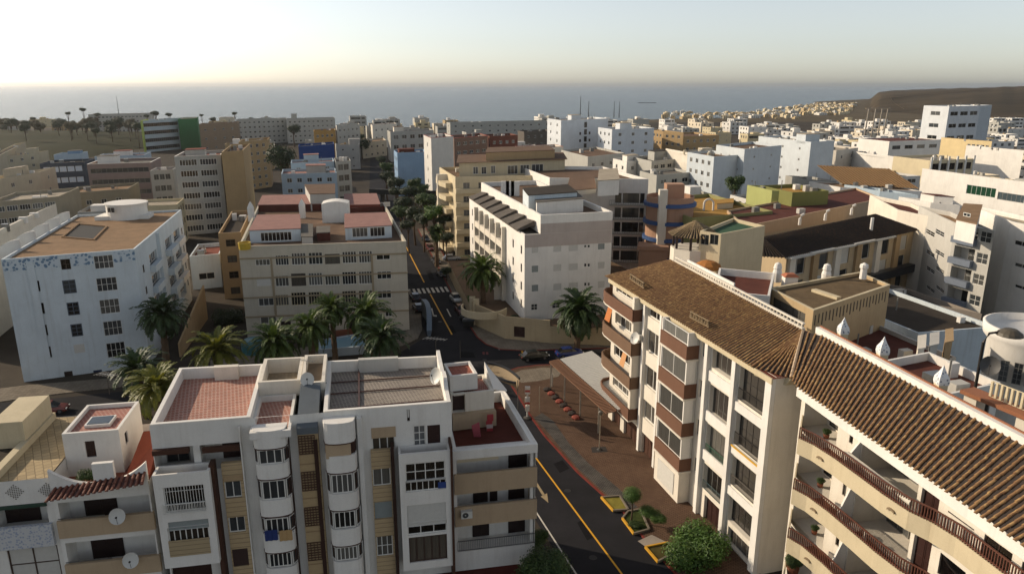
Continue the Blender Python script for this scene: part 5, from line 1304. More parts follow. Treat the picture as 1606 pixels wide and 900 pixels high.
# ------------------------------------------------------------------ pavilion terrace beyond the ridge
T0, T1 = at(1110, 428, 17.2), at(1206, 470, 17.2)
B = Building('terrace_house', 'red floored roof terrace with white parapets just behind the tiled ridge', 'terrace', [at(1120, 456, 16.9).xy, at(1207, 464, 16.9).xy, at(1215, 428, 16.9).xy, at(1128, 420, 16.9).xy], 16.9, WHITE, redd_roof, 0, .9); B.finish()
pv = at(1088, 396, 16.8); pv = Vector((pv.x, pv.y, 17.0)); pav = thing('pavilion', 'small tiled rooftop pavilion with an orange canopy beside the cream rooftop room', 'pavilion', (pv.x, pv.y, 15))
mb = MB(); mb.prism([(pv.x+3.4*math.cos(a), pv.y+3.2*math.sin(a)) for a in [math.pi/8+k*math.pi/4 for k in range(8)]], 12, 17.6); mb.build('base', WARMW, pav)
for k in range(8): a = math.pi/8+k*math.pi/4; mb = MB(); x, y = pv.x+3*math.cos(a), pv.y+2.8*math.sin(a); mb.box(x-.15, x+.15, y-.15, y+.15, 17.6, 19.6); mb.build('post', dr_d, pav)
pr = None
for k in range(8):
    a0, a1 = math.pi/8+k*math.pi/4, math.pi/8+(k+1)*math.pi/4; r = 3.7
    f = lambda a: (pv.x+r*math.cos(a), pv.y+r*.95*math.sin(a), 19.5)
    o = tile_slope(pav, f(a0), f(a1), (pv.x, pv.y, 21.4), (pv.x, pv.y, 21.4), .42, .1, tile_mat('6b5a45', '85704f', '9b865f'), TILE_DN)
c = at(1125, 408, 17); mb = MB(); mb.lathe((c.x-1.3, c.y-.2, 15.95), [(1.9, 0), (1.7, .5), (1.0, .9), (.2, 1.1)], 9); mb.build('orange_canopy', paint('9a6228', .9), pav)
rm = Building('roof_room', 'cream rooftop room with two tall windows and a green roof', 'rooftop room', [at(1098, 362, 20.5).xy, at(1131, 367, 20.5).xy, at(1200, 354, 20.5).xy, at(1150, 342, 20.5).xy], 20.5, CREAM, roofing('3f5a45', .3), 12, .5)
for x0, x1 in ((1099.5, 1111), (1114, 1126)): r = rm.F[0].px(x0, 367, x1, 385); hwin(rm.F[0], r, SG2, rm.root, .15)
rm.finish()
# brown roof + battlemented flat block
B = Building('flat_block', 'tan flat roofed block with a toothed dark frieze and a wide front window', 'building', [at(1207, 452, 16.5).xy, at(1276, 487, 16.5).xy, at(1396, 447, 16.5).xy, at(1348, 427, 16.5).xy], 16.5, plaster('b29b78', .4), roofing('6b5a43', .5), 0, .35)
F = B.F[0]; r = F.px(1212, 470, 1262, 512); hwin(F, (.8, F.L-1.4, 13.0, 15.7), Style(fr_d, GLC, 5, 3, .07), B.root, .3); mb = MB(); F.box(mb, .2, F.L-.8, 12.3, 12.7, .01, .9); mb.build('balcony', CREAM, B.root)
F = B.F[1]; mb = MB(); n = int(F.L/.75)
for i in range(n): F.box(mb, .4+i*.75, .62+i*.75, 14.7+.2*math.sin(i*2.3), 15.9, .004, .02)
mb.build('frieze', paint('4d4335', .9), B.root); mb = MB(); F.box(mb, F.L*.78, F.L*.82, 10.5, 12, .004, .1); mb.build('niche', GREYW, B.root)
B.finish(CREAM); mb = MB(); G = B.F[0]; a, b = at(1276, 455, 16.3), at(1316, 468, 16.3); mb.bar(a, b, .7, .35); mb.build('roof_beam', CREAM, B.roof)
c = at(1353, 437, 16.5); mb = MB(); mb.lathe((c.x, c.y, 16.5), [(.45, 0), (.4, 1.3), (.55, 1.4), (.5, 1.8), (0, 2.1)], 8); mb.build('finial', WHITE, B.root)
# ------------------------------------------------------------------ white blocks on the right edge
B = QB('white block with two columns of square windows beside dark glazed balconies', 1408, 329, 1488, 346, 17.5, 20, WARMW, redd_roof, n=5, nf=0, nr=0, finish=False, vd=Vector((.2, .98)))
F = B.F[0]
for y0 in (356, 389, 415, 445):
    for x0, x1 in ((1452, 1464), (1467, 1480)): r = F.px(x0, y0, x1, y0+15); hwin(F, r, S22, B.root, .12)
B.finish()
B = QB('white balconied block with dark recessed storeys between two white blocks', 1498, 350, 1560, 362, 18.5, 18, GREYW, sand_roof, n=5, nf=0, finish=False, vd=Vector((.2, .98)))
F = B.F[0]
for k in range(5): v_ = 2.2+k*3.4; F.hole((.6, F.L*.62, v_, v_+2.6), 1.6, True); window(F, (F.L*.3, F.L*.6, v_, v_+2.3), -1.58, SD, B.root); hwin(F, (F.L*.68, F.L*.95, v_+.6, v_+2.3), S22, B.root, .15); mb = MB(); F.box(mb, .3, F.L*.63, v_-.25, v_+.75, -.1, .8); mb.build('balcony', paint('6e7682', .4), B.root)
G3 = B.F[3]
for y0 in (358, 390, 416, 446):
    for x0 in (1453, 1468): r = G3.px(x0, y0, x0+12, y0+15); hwin(G3, r, S22, B.root, .12)
B.finish(); rbox(B, [(1500, 345), (1531, 352), (1540, 322), (1512, 320)], 17.7, 20.6, WHITE, sand_roof, wins=[((1511, 333, 1521, 341), S2)])
G = Facade(at(1552, 366, 14.6).xy, at(1622, 380, 14.6).xy); mb = MB(); n = 12; L_ = G.L
for k in range(n):
    h = lambda q: 15.0+3.4*math.sin(math.pi/2*min(1, q*1.15))**.8
    t0, t1 = k/n, (k+1)/n; mb.hexa(G.pt(t0*L_, 2, .3), G.pt(t1*L_, 2, .3), G.pt(t1*L_, 2, -.3), G.pt(t0*L_, 2, -.3), G.pt(t0*L_, h(t0), .3), G.pt(t1*L_, h(t1), .3), G.pt(t1*L_, h(t1), -.3), G.pt(t0*L_, h(t0), -.3))
mb.build('curved_gable', WARMW, B.root)
B = QB('white block with wide windows cut by the right edge, above the curved white roof', 1585, 347, 1700, 372, 19, 18, WHITE, pale_roof, n=5, nf=0, vd=Vector((.2, .98)), finish=False)
F = B.F[0]
for y0 in (376, 411, 445): r = F.px(1592, y0, 1625, y0+16); hwin(F, r, S3, B.root, .12)
B.finish()
cv = at(1628, 520, 15.5); t = thing('round_house', 'white curved house with an oval roof parapet at the right edge', 'house', (cv.x, cv.y, 0))
mb = MB(); mb.lathe((cv.x+1.5, cv.y+2, 0), [(4.4, 0), (4.4, 13.6), (4.9, 14.2), (5.05, 15.4), (4.7, 15.5), (4.6, 14.7), (0, 14.6)], 36); mb.build('wall', WHITE, t, None, True)
G = Facade((cv.x-3.4, cv.y+.2), (cv.x-.6, cv.y-2.3))
for i, u in enumerate((.3, 1.5, 2.6)):
    window(G, (u, u+.8, 10.3, 12.6), .55, Style(fr_g, gl, 2, 4, .05), t)
# low red floored yards and walls between
B = QB('low house with a dark red terrace and stepped white walls in the hollow', 1388, 597, 1500, 560, 11.5, 16, GREYW, redd_roof, 'house', n=3, nf=0, name='house', ph=.5)
rbox(B, [(1440, 548), (1450, 546), (1452, 526), (1441, 528)], 10, 14.5, WARMW, WARMW, 'wall_pier'); rbox(B, [(1459, 543), (1471, 540), (1472, 522), (1460, 524)], 10, 14.5, GREYW, GREYW, 'wall_pier'); rbox(B, [(1483, 538), (1494, 535), (1494, 516), (1484, 518)], 10, 14.5, TAN, TAN, 'wall_pier')
B = QB('long low white walled yard with a dark roof below the balconied block', 1440, 522, 1565, 512, 9.5, 22, BLUEW, dark_roof, 'house', n=2, nf=0, name='house', ph=.6)
B = QB('dark roofed house in the hollow below the white blocks', 1428, 470, 1540, 492, 7, 16, plaster('8d8378', .3), dark_roof, 'house', n=2, nf=3, name='house', st=SG2)
B = QB('white stepped house with a narrow terrace behind the ridge chimneys', 1490, 618, 1570, 600, 15, 8, WHITE, redd_roof, 'house', n=4, nf=3, name='house', st=SG2)
# balustraded roof pergola at the right edge
c0, c1 = at(1512, 640, 19.0), at(1560, 672, 19.0)
pg = thing('roof_pergola', 'white roof pergola with balusters behind the wavy balcony wing', 'pergola', (c0.x, c0.y, 17))
G = Facade(at(1513, 615, 20.2).xy, at(1640, 668, 20.2).xy); 
for u in (0, 3.6, 7.4): mb = MB(); G.box(mb, u, u+.9, 14.5, 20.1, -.9, 0); mb.build('pillar', WARMW, pg); 
mb = MB(); G.box(mb, -.2, 11, 20.1, 20.35, -1.1, .2); mb.build('slab', paint('8d5a3c', .8), pg); railing(G, 1.4, 11, 20.4, 21.5, -.5, pg, fr_c, .34, .14); mb = MB(); G.box(mb, .9, 11, 14.5, 20.0, -5, -4.8); mb.build('rear_wall', TAN, pg)
for u in (.1, .3, .5, .7): mb = MB(); G.box(mb, u, u+.08, 19.1, 19.6, .004, .03); mb.build('vent_slot', fr_d, pg)
# ================================================================== the neighbours at the lower left
F = FA
def zf(x, y, d=0.0): return F.uv(x, y, d)[1]
def uf(x, y, d=0.0): return F.uv(x, y, d)[0]
uL, uR = uf(84, 790, .3), uf(236, 780, .3); zt = zf(160, 762, .3)
HN = thing('terrace_house', 'white house with beige balconies under a curved parapet and clay tile awning', 'house', F.pt((uL+uR)/2, 0, 0))
G = offset_facade(F, uL, uR, .3, 0, zt); mb = MB(); lv2 = [(zf(160, 808, .3), zf(160, 782, .3)), (zf(165, 876, .3), zf(165, 845, .3))]
for lo, hi in lv2: G.hole((.25, G.L-.1, lo-.9, hi), 1.6, True)
G.hole((.3, G.L-.1, 1.0, lv2[1][0]-2.1), 1.6, True)
G.wall(mb); bk = -9.5
for a, b in ((G.pt(G.L, 0, 0), G.pt(G.L, 0, bk)), (G.pt(G.L, 0, bk), G.pt(0, 0, bk)), (G.pt(0, 0, bk), G.pt(0, 0, 0))): Facade(a, b, 0, zt).wall(mb)
mb.build('wall', WHITE, HN)
for k, (lo, hi) in enumerate(lv2):
    mb = MB(); G.box(mb, .05, G.L+.1, lo-1.35, lo-.05, -.08, .2); mb.build('balcony', BEIGE, HN)
    mb = MB(); G.box(mb, .3, G.L-.12, lo-1.3, lo-1.15, -1.58, -.09); mb.build('balcony_floor', roofing('5b4a3e'), HN)
    for u0, u1 in ((1.2, 3.3), (5.5, G.L-.3)): door(G, (u0, u1, lo-1.14, hi-.15), -1.57, dr_d, HN)
    mb = MB(); G.box(mb, .1, G.L*.5, lo+.02, lo+.08, .0, .06); G.box(mb, G.L*.53, G.L, lo+.02, lo+.08, .0, .06) if False else None; mb.build('handrail', metal, HN)
dish(G.pt(3.95, lv2[0][0]-.45, .35), (.25, -.8, .25), .52, 'round white satellite dish on the upper beige balcony of the left house'); dish(G.pt(4.35, lv2[1][0]-.55, .35), (.25, -.8, .25), .52, 'round white satellite dish on the lower beige balcony of the left house')
# curved parapet: high at both ends, dipping to the middle, a block left of centre
mb = MB(); n = 18; w = lambda t: zt+1.25*abs(2*t-1)**2.2-.1
for s in range(n):
    t0, t1 = s/n, (s+1)/n; mb.hexa(G.pt(t0*G.L, zt-.2, .04), G.pt(t1*G.L, zt-.2, .04), G.pt(t1*G.L, zt-.2, -.22), G.pt(t0*G.L, zt-.2, -.22), G.pt(t0*G.L, w(t0)+.35, .04), G.pt(t1*G.L, w(t1)+.35, .04), G.pt(t1*G.L, w(t1)+.35, -.22), G.pt(t0*G.L, w(t0)+.35, -.22))
mb.build('parapet', WHITE, HN); mb = MB(); G.box(mb, 2.7, 4.0, zt-.1, zt+1.7, -.26, .06); mb.build('parapet_block', WHITE, HN)
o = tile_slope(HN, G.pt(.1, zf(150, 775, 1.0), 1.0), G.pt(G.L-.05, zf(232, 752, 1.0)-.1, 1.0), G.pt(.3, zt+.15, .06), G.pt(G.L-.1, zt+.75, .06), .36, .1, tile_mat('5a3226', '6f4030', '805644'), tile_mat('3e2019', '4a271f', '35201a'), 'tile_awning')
mb = MB(); mb.quad(*[(*G.pt(u, 0, d).xy, zt-.6) for u, d in ((0.01, -.23), (G.L-.01, -.23), (G.L-.01, bk+.02), (0.01, bk+.02))]); mb.build('roof', roofing('8a5240', .3), HN)
mb = MB(); mb.hexa(*[(*G.pt(u, 0, d).xy, z) for u, d, z in ((G.L-1.9, -.5, zt-.58), (G.L-.03, -.5, zt-.58), (G.L-.03, -5, zt-.58), (G.L-1.5, -5, zt-.58), (G.L-1.9, -.5, zt-.5), (G.L-.03, -.5, zt+.3), (G.L-.03, -5, zt+1.6), (G.L-1.5, -5, zt+1.4))]); mb.build('ramp', paint('94472c', .85), HN)
# rooftop room with a skylight
d0 = -2.6; q = [F.pt(uf(96, 678, d0), 0, d0).xy, F.pt(uf(186, 676, d0), 0, d0).xy]; zr1 = zf(140, 677, d0); dn = -F.n*4.9
RR = Building('roof_room', 'small white rooftop room with a red tiled roof and a skylight at the lower left', 'rooftop room', [q[0], q[1], q[1]+dn, q[0]+dn], zr1, WHITE, redroof, zt-.6, .3, t=.2)
hdoor(RR.F[0], RR.F[0].px(132, 692, 152, 716), dr_b, RR.root); RR.F[1].hole((1.0, 1.6, zr1-1.7, zr1-.8), .15, True); window(RR.F[1], (1.0, 1.6, zr1-1.7, zr1-.8), -.14, Style(fr_b, gl_dk, 1, 1, .05), RR.root); RR.finish()
c = (q[0]+q[1])/2+dn*.42; mb = MB(); M_ = Matrix.Translation((c.x, c.y, zr1-.3)) @ Matrix.Rotation(F.ang, 4, 'Z'); mb.box(-.85, .85, -.75, .75, 0, .22, M_); sk = mb.build('skylight', fr_w, RR.roof); mb = MB(); mb.box(-.72, .72, -.62, .62, .222, .25, M_); mb.build('pane', gl_b, sk)
m, nt, p = nodes('pale_patterned_tiles'); p.inputs['Roughness'].default_value = .6; vo = nt.nodes.new('ShaderNodeTexVoronoi'); nt.links.new(coord(nt), vo.inputs[0]); vo.inputs['Scale'].default_value = 6
nt.links.new(ramp(nt, vo.outputs[0], [(.25, lin('8f98ab')), (.5, lin('bcbcbb'))]), p.inputs['Base Color']); AZ2 = m
# far left house with lattice
uM = uL-.05; uK = uf(-60, 830, .1); z2 = zf(40, 752, .1)
HL = thing('terrace_house', 'white house with a diamond lattice frieze and a sandy tiled deck at the left edge', 'house', F.pt(uK, 0, 0))
G = offset_facade(F, uK, uM, .1, 0, z2); mb = MB(); lo, hi = zf(40, 822, .1), zf(40, 790, .1)
G.hole((2, G.L-.5, lo-.6, hi), 1.5, True); r = G.px(10, 862, 86, 905); r = (max(2, r[0]), G.L-.3, r[2], r[3]); hwin(G, r, Style(fr_b, shut_w, 2, 2, .1), HL, .15); G.wall(mb)
for a, b in ((G.pt(G.L, 0, 0), G.pt(G.L, 0, -10)), (G.pt(G.L, 0, -10), G.pt(0, 0, -10)), (G.pt(0, 0, -10), G.pt(0, 0, 0))): Facade(a, b, 0, z2).wall(mb)
mb.build('wall', WHITE, HL); door(G, (G.L-4.2, G.L-1.6, lo-.6, hi-.2), -1.48, dr_d, HL)
mb = MB(); G.box(mb, 1.8, G.L-.3, zf(40, 856, .1), lo, .003, .3); mb.build('balcony', AZ2, HL)
mb = MB(); G.box(mb, 1.8, G.L-.45, hi-.25, hi-.02, -.3, .1); mb.build('green_awning', paint('1f3a2c', .7), HL)
for uc, R_ in ((G.px(23, 770, 24, 771)[0], .62), (G.px(74, 766, 75, 767)[0], .6)):
    zc = zf(23, 771, .1) if R_ > .61 else zf(74, 768, .1); mb = MB()
    for i in range(-4, 5):
        for j in range(-4, 5):
            if abs(i)+abs(j) <= 4: u = uc+i*.13; v_ = zc+j*.13; mb.hexa(*[G.pt(u+a, v_+b, .02 if k < 4 else .03) for k, (a, b) in enumerate(((0, -.05), (.05, 0), (0, .05), (-.05, 0), (0, -.05), (.05, 0), (0, .05), (-.05, 0)))])
    mb.build('diamond_frieze', paint('5f564c', .9), HL)
mb = MB(); mb.quad(*[(*G.pt(u, 0, d).xy, z2-.02) for u, d in ((G.L*.45, -.05), (G.L-.1, -.05), (G.L-.1, -9.9), (G.L*.45, -9.9))]); mb.build('roof', tilefloor('a4906c', '7d6c4f', .5, .5, .3, F.ang+.78), HL)
mb = MB(); mb.quad(*[(*G.pt(u, 0, d).xy, z2-.02) for u, d in ((0.1, -.05), (G.L*.45-.5, -.05), (G.L*.45-.5, -9.9), (.1, -9.9))]); mb.build('dark_roof', dark_roof, HL)
mb = MB(); G.box(mb, G.L*.45-.5, G.L*.45, z2-.5, z2+.5, -9.8, -.02); mb.build('divider_wall', CREAM, HL); mb = MB(); G.box(mb, .3, G.L*.42, z2, z2+2.0, -9.7, -5); mb.build('roof_room', CREAM, HL)
# ================================================================== the town towards the sea
LG = plaster('a9a79f', .3); TANW = plaster('a48b66', .3); MAU = plaster('8c7a72', .25); PBL = plaster('a9b8c2', .25); SLT = plaster('474d56', .2); COR = plaster('8f5a42', .3); OCHW = plaster('a8854d', .3); LBL = plaster('7c96b0', .25)
RIB = dict(strip=True)
QB('green sided white office block with dark ribbon windows', 222, 190, 279, 187, 19, 22, plaster('aab7bb', .2), grey_roof, 'office block', n=4, nf=0, strip=True, wh=2.2, cop=WHITE)
gb = Building('green_wall_block', 'block with a tall dark green wall beside the ribbon windowed office', 'building', [at(279, 187.5, 19).xy, at(309, 186, 19).xy, at(311, 184, 19).xy, at(284, 185, 19).xy], 19.2, plaster('2f6b3f', .2), grey_roof, 0, .3); gb.finish()
lm = MB(); a, b = at(220, 190.3, 19).xy, at(222.5, 190.2, 19).xy; lm.prism([a, b, b+VD*20, a+VD*20], 0, 19.3); tag(lm.build('lime_wall', plaster('a3b35a', .2), None, (*a, 0)), 'lime green slab wall on the left side of the office block', 'wall')
QB('mauve and white striped block with blank ribbon bands', 136, 258, 236, 255, 15, 18, MAU, grey_roof, n=4, nf=0, strip=True, wh=1.5, cop=WHITE, stair=(.1, .3, 6, 4, 2.8, WHITE))
QB('white roof house with an orange tiled top behind the mauve block', 148, 246, 226, 243, 12.5, 14, PBL, red_roof, 'house', n=3, nf=4, name='house', stair=(.35, .2, 6, 5, 2.4, WHITE))
QB('slate grey block with two rows of bright white windows', 62, 257, 132, 254, 12.5, 14, SLT, dark_roof, n=3, nf=5, ww=3.0, wh=1.9, st=Style(fr_w, paint('c3cbd2', .4), 2, 1, .1, far=True))
QB('low pale house with a blue gable left of the white roofed house', 84, 243, 126, 241, 10, 12, PBL, grey_roof, 'house', n=2, nf=2, name='house', stair=(.5, .1, 5, 4, 2, LBL))
QB('seven storey pale grey block with long dark balconies', 273, 246, 346, 243, 21.5, 16, LG, red_roof, n=7, nf=2, nr=2, ww=8, wh=1.7, st=Style(fr_w, gl, 6, 1, .1, far=True), cop=WHITE, stair=(.2, .2, 5, 4, 2.2))
QB('tan windowless slab with a tall sunlit side behind the pale grey block', 347, 239, 381, 236, 22.5, 26, TANW, brown_roof, n=6, nf=0, nr=0)
QB('tan block with small square windows left of the big tree', 374, 223, 420, 219, 19, 15, TANW, pale_roof, n=6, nf=4, nr=2)
QB('terracotta roofed block with tall grey windows between striped and pale blocks', 235, 268, 271, 266, 14.5, 10, LG, paint('8d4a2c', .8), n=4, nf=3, ww=2, wh=1.7, st=FARW[1])
QB('curved beige block with a terrace and wide windows at the far left', -20, 318, 92, 308, 12.5, 18, plaster('9a917d', .3), pale_roof, n=4, nf=5, ww=3, st=Style(fr_w, gl, 4, 1, .08, far=True))
QB('cream stepped block with blank walls at the far left', -30, 285, 62, 270, 12.5, 16, plaster('bdb199', .3), pale_roof, n=3, nf=3, nr=1, stair=(.3, .2, 8, 6, 3))
QB('cream terraced house with a slanted roof wall at the left edge', -30, 252, 24, 226, 12, 14, plaster('b5a88f', .3), pale_roof, 'house', n=3, nf=3, name='house')
QB('beige house with a broad stair parapet left of the slate block', 6, 246, 60, 240, 10, 14, plaster('b0a48c', .3), pale_roof, 'house', n=3, nf=3, name='house', stair=(.6, .1, 6, 4, 3))
QB('flat roofed beige workshop in front of the striped block', 96, 304, 200, 296, 10, 16, plaster('8d8572', .3), sand_roof, 'workshop', n=2, nf=4, name='workshop')
QB('pale blue grey terraced block with pink roof decks behind the beige block', 441, 273, 528, 271, 13.5, 14, PBL, pink_roof, n=4, nf=5, nr=2, stair=(.45, .35, 6, 5, 2.6, LG)); 
QB('upper pale blue block with a terrace and orange trim', 456, 256, 524, 253, 15, 12, PBL, pink_roof, n=4, nf=4, stair=(.3, .2, 5, 4, 3))
QB('grey glazed annex beside the pale blue terraced block', 526, 254, 550, 252, 15, 14, LG, grey_roof, n=4, nf=2, ww=3, wh=2, st=FARW[1])
QB('deep blue painted windowless building beside the far street', 468, 230, 524, 226, 14, 14, plaster('27447c', .15), grey_roof, 'building', n=3, nf=0, name='building')
QB('ochre block with brown trim behind the deep blue building', 492, 206, 526, 204, 17, 14, OCHW, red_roof, n=4, nf=4)
QB('twin grey seaside blocks near the end of the street', 528, 198, 564, 195, 19, 14, LG, grey_roof, n=5, nf=5, nr=2)
QB('long low pale roofed sheds beside the far street', 568, 224, 606, 220, 9, 22, plaster('b3aa98', .3), sand_roof, 'shed', n=2, nf=4, name='shed')
QB('white and grey seaside block with five dark window bays', 612, 207, 680, 204, 16, 16, LG, brown_roof, n=3, nf=5, ww=3, wh=2.2, stair=(.1, .2, 6, 5, 3, WARMW))
QB('low seaside block with an orange roof edge behind the window bay block', 584, 197, 622, 194, 15, 14, WARMW, red_roof, n=3, nf=4)
QB('sky blue house with a red roof terrace and white side wall', 623, 240, 671, 238, 16, 12, LBL, redd_roof, 'house', n=4, nf=0, nl=3, name='house', stair=(.1, .3, 6, 5, 1.6, redd_roof))
QB('tall white slab with a sunlit edge and red roof rim', 676, 217, 711, 214, 24, 16, plaster('c7c4bd', .2), redd_roof, n=6, nf=0, nl=1, cop=paint('8f3b30', .7))
QB('brown windowed block with a bright red roof rim', 712, 217, 765, 213, 19, 16, plaster('7d6455', .3), redd_roof, n=5, nf=5, ww=2.2, cop=paint('9a3128', .7))
QB('dark red terraced block right of the red rimmed block', 768, 214, 812, 212, 18, 14, plaster('6b4337', .3), redd_roof, n=4, nf=4)
QB('long grey seaside block with white gables on the shore', 706, 193, 866, 190, 15, 14, LG, grey_roof, n=4, nf=12, nl=1)
QB('dark flat roofed hall in front of the grey seaside block', 822, 207, 866, 205, 14, 14, plaster('5d564e', .3), dark_roof, 'hall', n=3, nf=4, name='hall')
QB('tall white tower with a dark window column and roof masts', 880, 189, 954, 186, 25, 20, plaster('c9cdd0', .2), pale_roof, 'tower block', n=7, nf=0, nl=2, name='tower_block', stair=(.3, .3, 6, 5, 2.5), tank=2, finish=True)
F = Facade(at(880, 189, 25).xy, at(954, 186, 25).xy); tb_ = bpy.data.objects['tower_block']; 
for k in range(7):
    for fx in (.38, .48, .58):
        v_ = 2.2+k*3.2; u = F.L*fx
        if fx == .48 or k in (1, 2, 4, 5): window(F, (u, u+(1.7 if fx == .48 else 1.0), v_, v_+(2.4 if fx == .48 else 1.2)), .05, FARW[2], tb_)
QB('white twin tower block with a recessed dark strip', 960, 203, 1026, 201, 22, 16, plaster('c9cdd0', .2), pale_roof, 'tower block', n=6, nf=3, nl=3, name='tower_block', stair=(.25, .2, 6, 5, 3), tank=2)
QB('red roofed low block in front of the white tower', 820, 233, 884, 230, 15, 12, WARMW, redd_roof, n=3, nf=4, cop=paint('9a3b30', .7))
QB('tan sunlit block with many small windows behind the twin tower', 1040, 206, 1072, 208, 20, 40, TANW, brown_roof, n=6, nf=3, nl=12)
QB('long tan block with small windows stepping down to the right', 1072, 214, 1128, 212, 18, 24, TANW, brown_roof, n=5, nf=5, nl=6)
QB('grey roofed hall with a broad brown roof behind the white corner block', 922, 246, 980, 240, 15, 30, LG, brown_roof, 'hall', n=3, nf=4, name='hall')
QB('white stepped house with a stair wall beside the brown roofed hall', 983, 254, 1030, 249, 15, 12, WHITE, pale_roof, 'house', n=4, nf=3, nl=2, name='house', stair=(.1, .2, 6, 4, 2.4))
QB('grey block with dark windows and a flat dark roof behind the round tower', 1022, 253, 1078, 248, 16, 16, LG, dark_roof, n=5, nf=5, ww=2, stair=(.3, .4, 7, 5, 3))
QB('grey white block with corner windows in front of the grey block', 1030, 275, 1086, 270, 14, 12, LG, grey_roof, n=4, nf=3, ww=2.4)
QB('white block with a curved sunlit front and brick red stains', 1084, 240, 1118, 246, 19, 18, WARMW, pale_roof, n=5, nf=4, nl=4, tank=1)
QB('blank pale grey party wall block right of the curved front', 1120, 246, 1160, 243, 20, 16, plaster('b9c0c4', .25), sand_roof, n=6, nf=0, nl=4, tank=1)
QB('tall blank white party wall block with tiny windows', 1168, 234, 1226, 228, 22, 16, plaster('bcc2c5', .25), brown_roof, n=6, nf=2, ww=.8, wh=.7, nl=3)
QB('big white block with a sunlit side and a ridge of roof walls', 1272, 223, 1309, 221, 22, 30, plaster('c2c7c9', .2), pale_roof, n=6, nf=0, nl=3, stair=(.0, .1, 7, 5, 3), ww=.9, wh=.9)
QB('white house with small windows right of the big white block', 1312, 236, 1346, 232, 17, 16, plaster('bdb6aa', .3), pale_roof, n=4, nf=2, nl=0, ww=1.2)
QB('modern white block with a dark red top and a long dark window', 1395, 222, 1476, 219, 18, 18, WHITE, redd_roof, n=4, nf=4, ww=4.5, wh=1.5, st=FARW[1], ph=.3)
QB('white walled block with a slim red edge and slanted top', 1366, 240, 1404, 246, 16, 14, WHITE, redd_roof, n=3, nf=0)
B = QB('white crenellated block with a grid of brown and yellow loggias', 1459, 252, 1529, 249, 16.5, 16, plaster('cbbd9d', .2), pale_roof, n=4, nf=5, ww=2.6, wh=2.2, st=FARW[2])
F = B.F[0]
for i in range(6): mb = MB(); u = .1+i*(F.L-.9)/5; F.box(mb, u, u+.7, .1, 17.6, .004, .35); mb.build('pier', WHITE, B.root)
B = QB('modern white block with a green glass strip at the right edge', 1517, 274, 1640, 290, 16, 16, WHITE, redd_roof, n=4, nf=0, finish=False)
F = B.F[0]
hwin(F, (.5, F.L*.42, 10.8, 13.3), Style(fr_w, glass('1f4a34', .08, .3), 6, 1, .07, far=True), B.root, .2); hwin(F, (F.L*.45, F.L-.6, 10.6, 12.6), Style(fr_g, glass('6a7a80', .1, .3), 9, 1, .1, far=True), B.root, .2); ogrid(F, B.root, 8, [(2, 3.6), (6, 7.6)], 2.4, FARW[1]); B.finish(WHITE)
B = QB('white gabled house with an orange brown tiled roof', 1318, 294, 1446, 300, 12, 14, WHITE, sand_roof, 'house', n=3, nf=6, name='house', ph=.2)
k0, k1 = at(1322, 289, 12.3), at(1440, 296, 12.3); tile_slope(B.root, k0, k1, k0+Vector((VD.x*12, VD.y*12, 4.2)), k1+Vector((VD.x*12, VD.y*12, 4.2)), .9, .16, tile_mat('7c5c38', '8f7046', '6a5034'), tile_mat('6a5032', '7a5e3c', '58452c'))
QB('low house with a dark hipped roof beside the big white block', 1268, 282, 1312, 284, 11, 12, LG, dark_roof, 'house', n=3, nf=2, name='house')
QB('cream block with an orange top storey and pale windows at the right', 1515, 219, 1556, 222, 16, 14, plaster('cdb88c', .2), pale_roof, n=4, nf=5, cop=OCHW)
QB('white shed with a bent roof at the right edge', 1560, 232, 1606, 236, 15, 14, WHITE, pale_roof, 'shed', n=2, nf=0, name='shed')
QB('white hotel with wide dark balconies on the hill foot', 1489, 167, 1538, 166, 30, 16, plaster('c9ccce', .2), pale_roof, 'hotel', n=5, nf=3, nl=1, ww=6, wh=2, name='hotel')
QB('plain grey white wing right of the hill foot hotel', 1538, 166, 1556, 165, 30, 14, plaster('b3b9bd', .2), pale_roof, 'hotel wing', n=5, nf=0, name='hotel_wing')
QB('long pale seaside hotel on the left shore', 138, 180, 236, 178, 16, 14, plaster('b5b0a5', .25), grey_roof, 'hotel', n=4, nf=16, ww=1.8, name='hotel')
QB('long grey seaside apartments left of the street end', 370, 188, 448, 186, 17, 14, LG, grey_roof, n=5, nf=10, nr=2); QB('long grey seaside apartments with tall chimneys nearer the street end', 449, 187, 525, 185, 17, 14, LG, grey_roof, n=5, nf=10, nr=2, stair=(.1, .2, 4, 4, 4))
QB('brown block with a green panel behind the green walled block', 312, 195, 372, 192, 17, 14, plaster('8a7762', .3), red_roof, n=3, nf=4)
QB('white stepped house with a flat terrace left of the gabled house', 1306, 262, 1330, 262, 13, 12, WHITE, pale_roof, 'house', n=3, nf=1, name='house')
QB('white two storey house with a red deck below the crenellated block', 1460, 318, 1506, 322, 13.5, 10, WHITE, redd_roof, 'house', n=3, nf=2, name='house', stair=(.2, .1, 4, 4, 2.4))
QB('white house with sloped parapets behind the dark tiled house', 1380, 300, 1440, 306, 12.5, 14, PBL, pale_roof, 'house', n=3, nf=3, name='house')
# overpass across the far street
o0, o1 = at(588, 300, 7), at(704, 303, 7); ov = thing('footbridge', 'dark flat footbridge crossing the far street', 'footbridge', (o0.x, o0.y, 0))
G = Facade(o0.xy, o1.xy); mb = MB(); G.box(mb, -2, G.L+1, 6.0, 6.9, -6, 0); G.box(mb, -2, G.L+1, 6.902, 7.6, -.3, -.02); mb.build('deck', paint('33322f', .8), ov)
for u in (1, G.L*.5, G.L-1): mb = MB(); G.box(mb, u, u+.8, 0, 5.99, -4, -2); mb.build('pier', paint('4a4742', .8), ov)
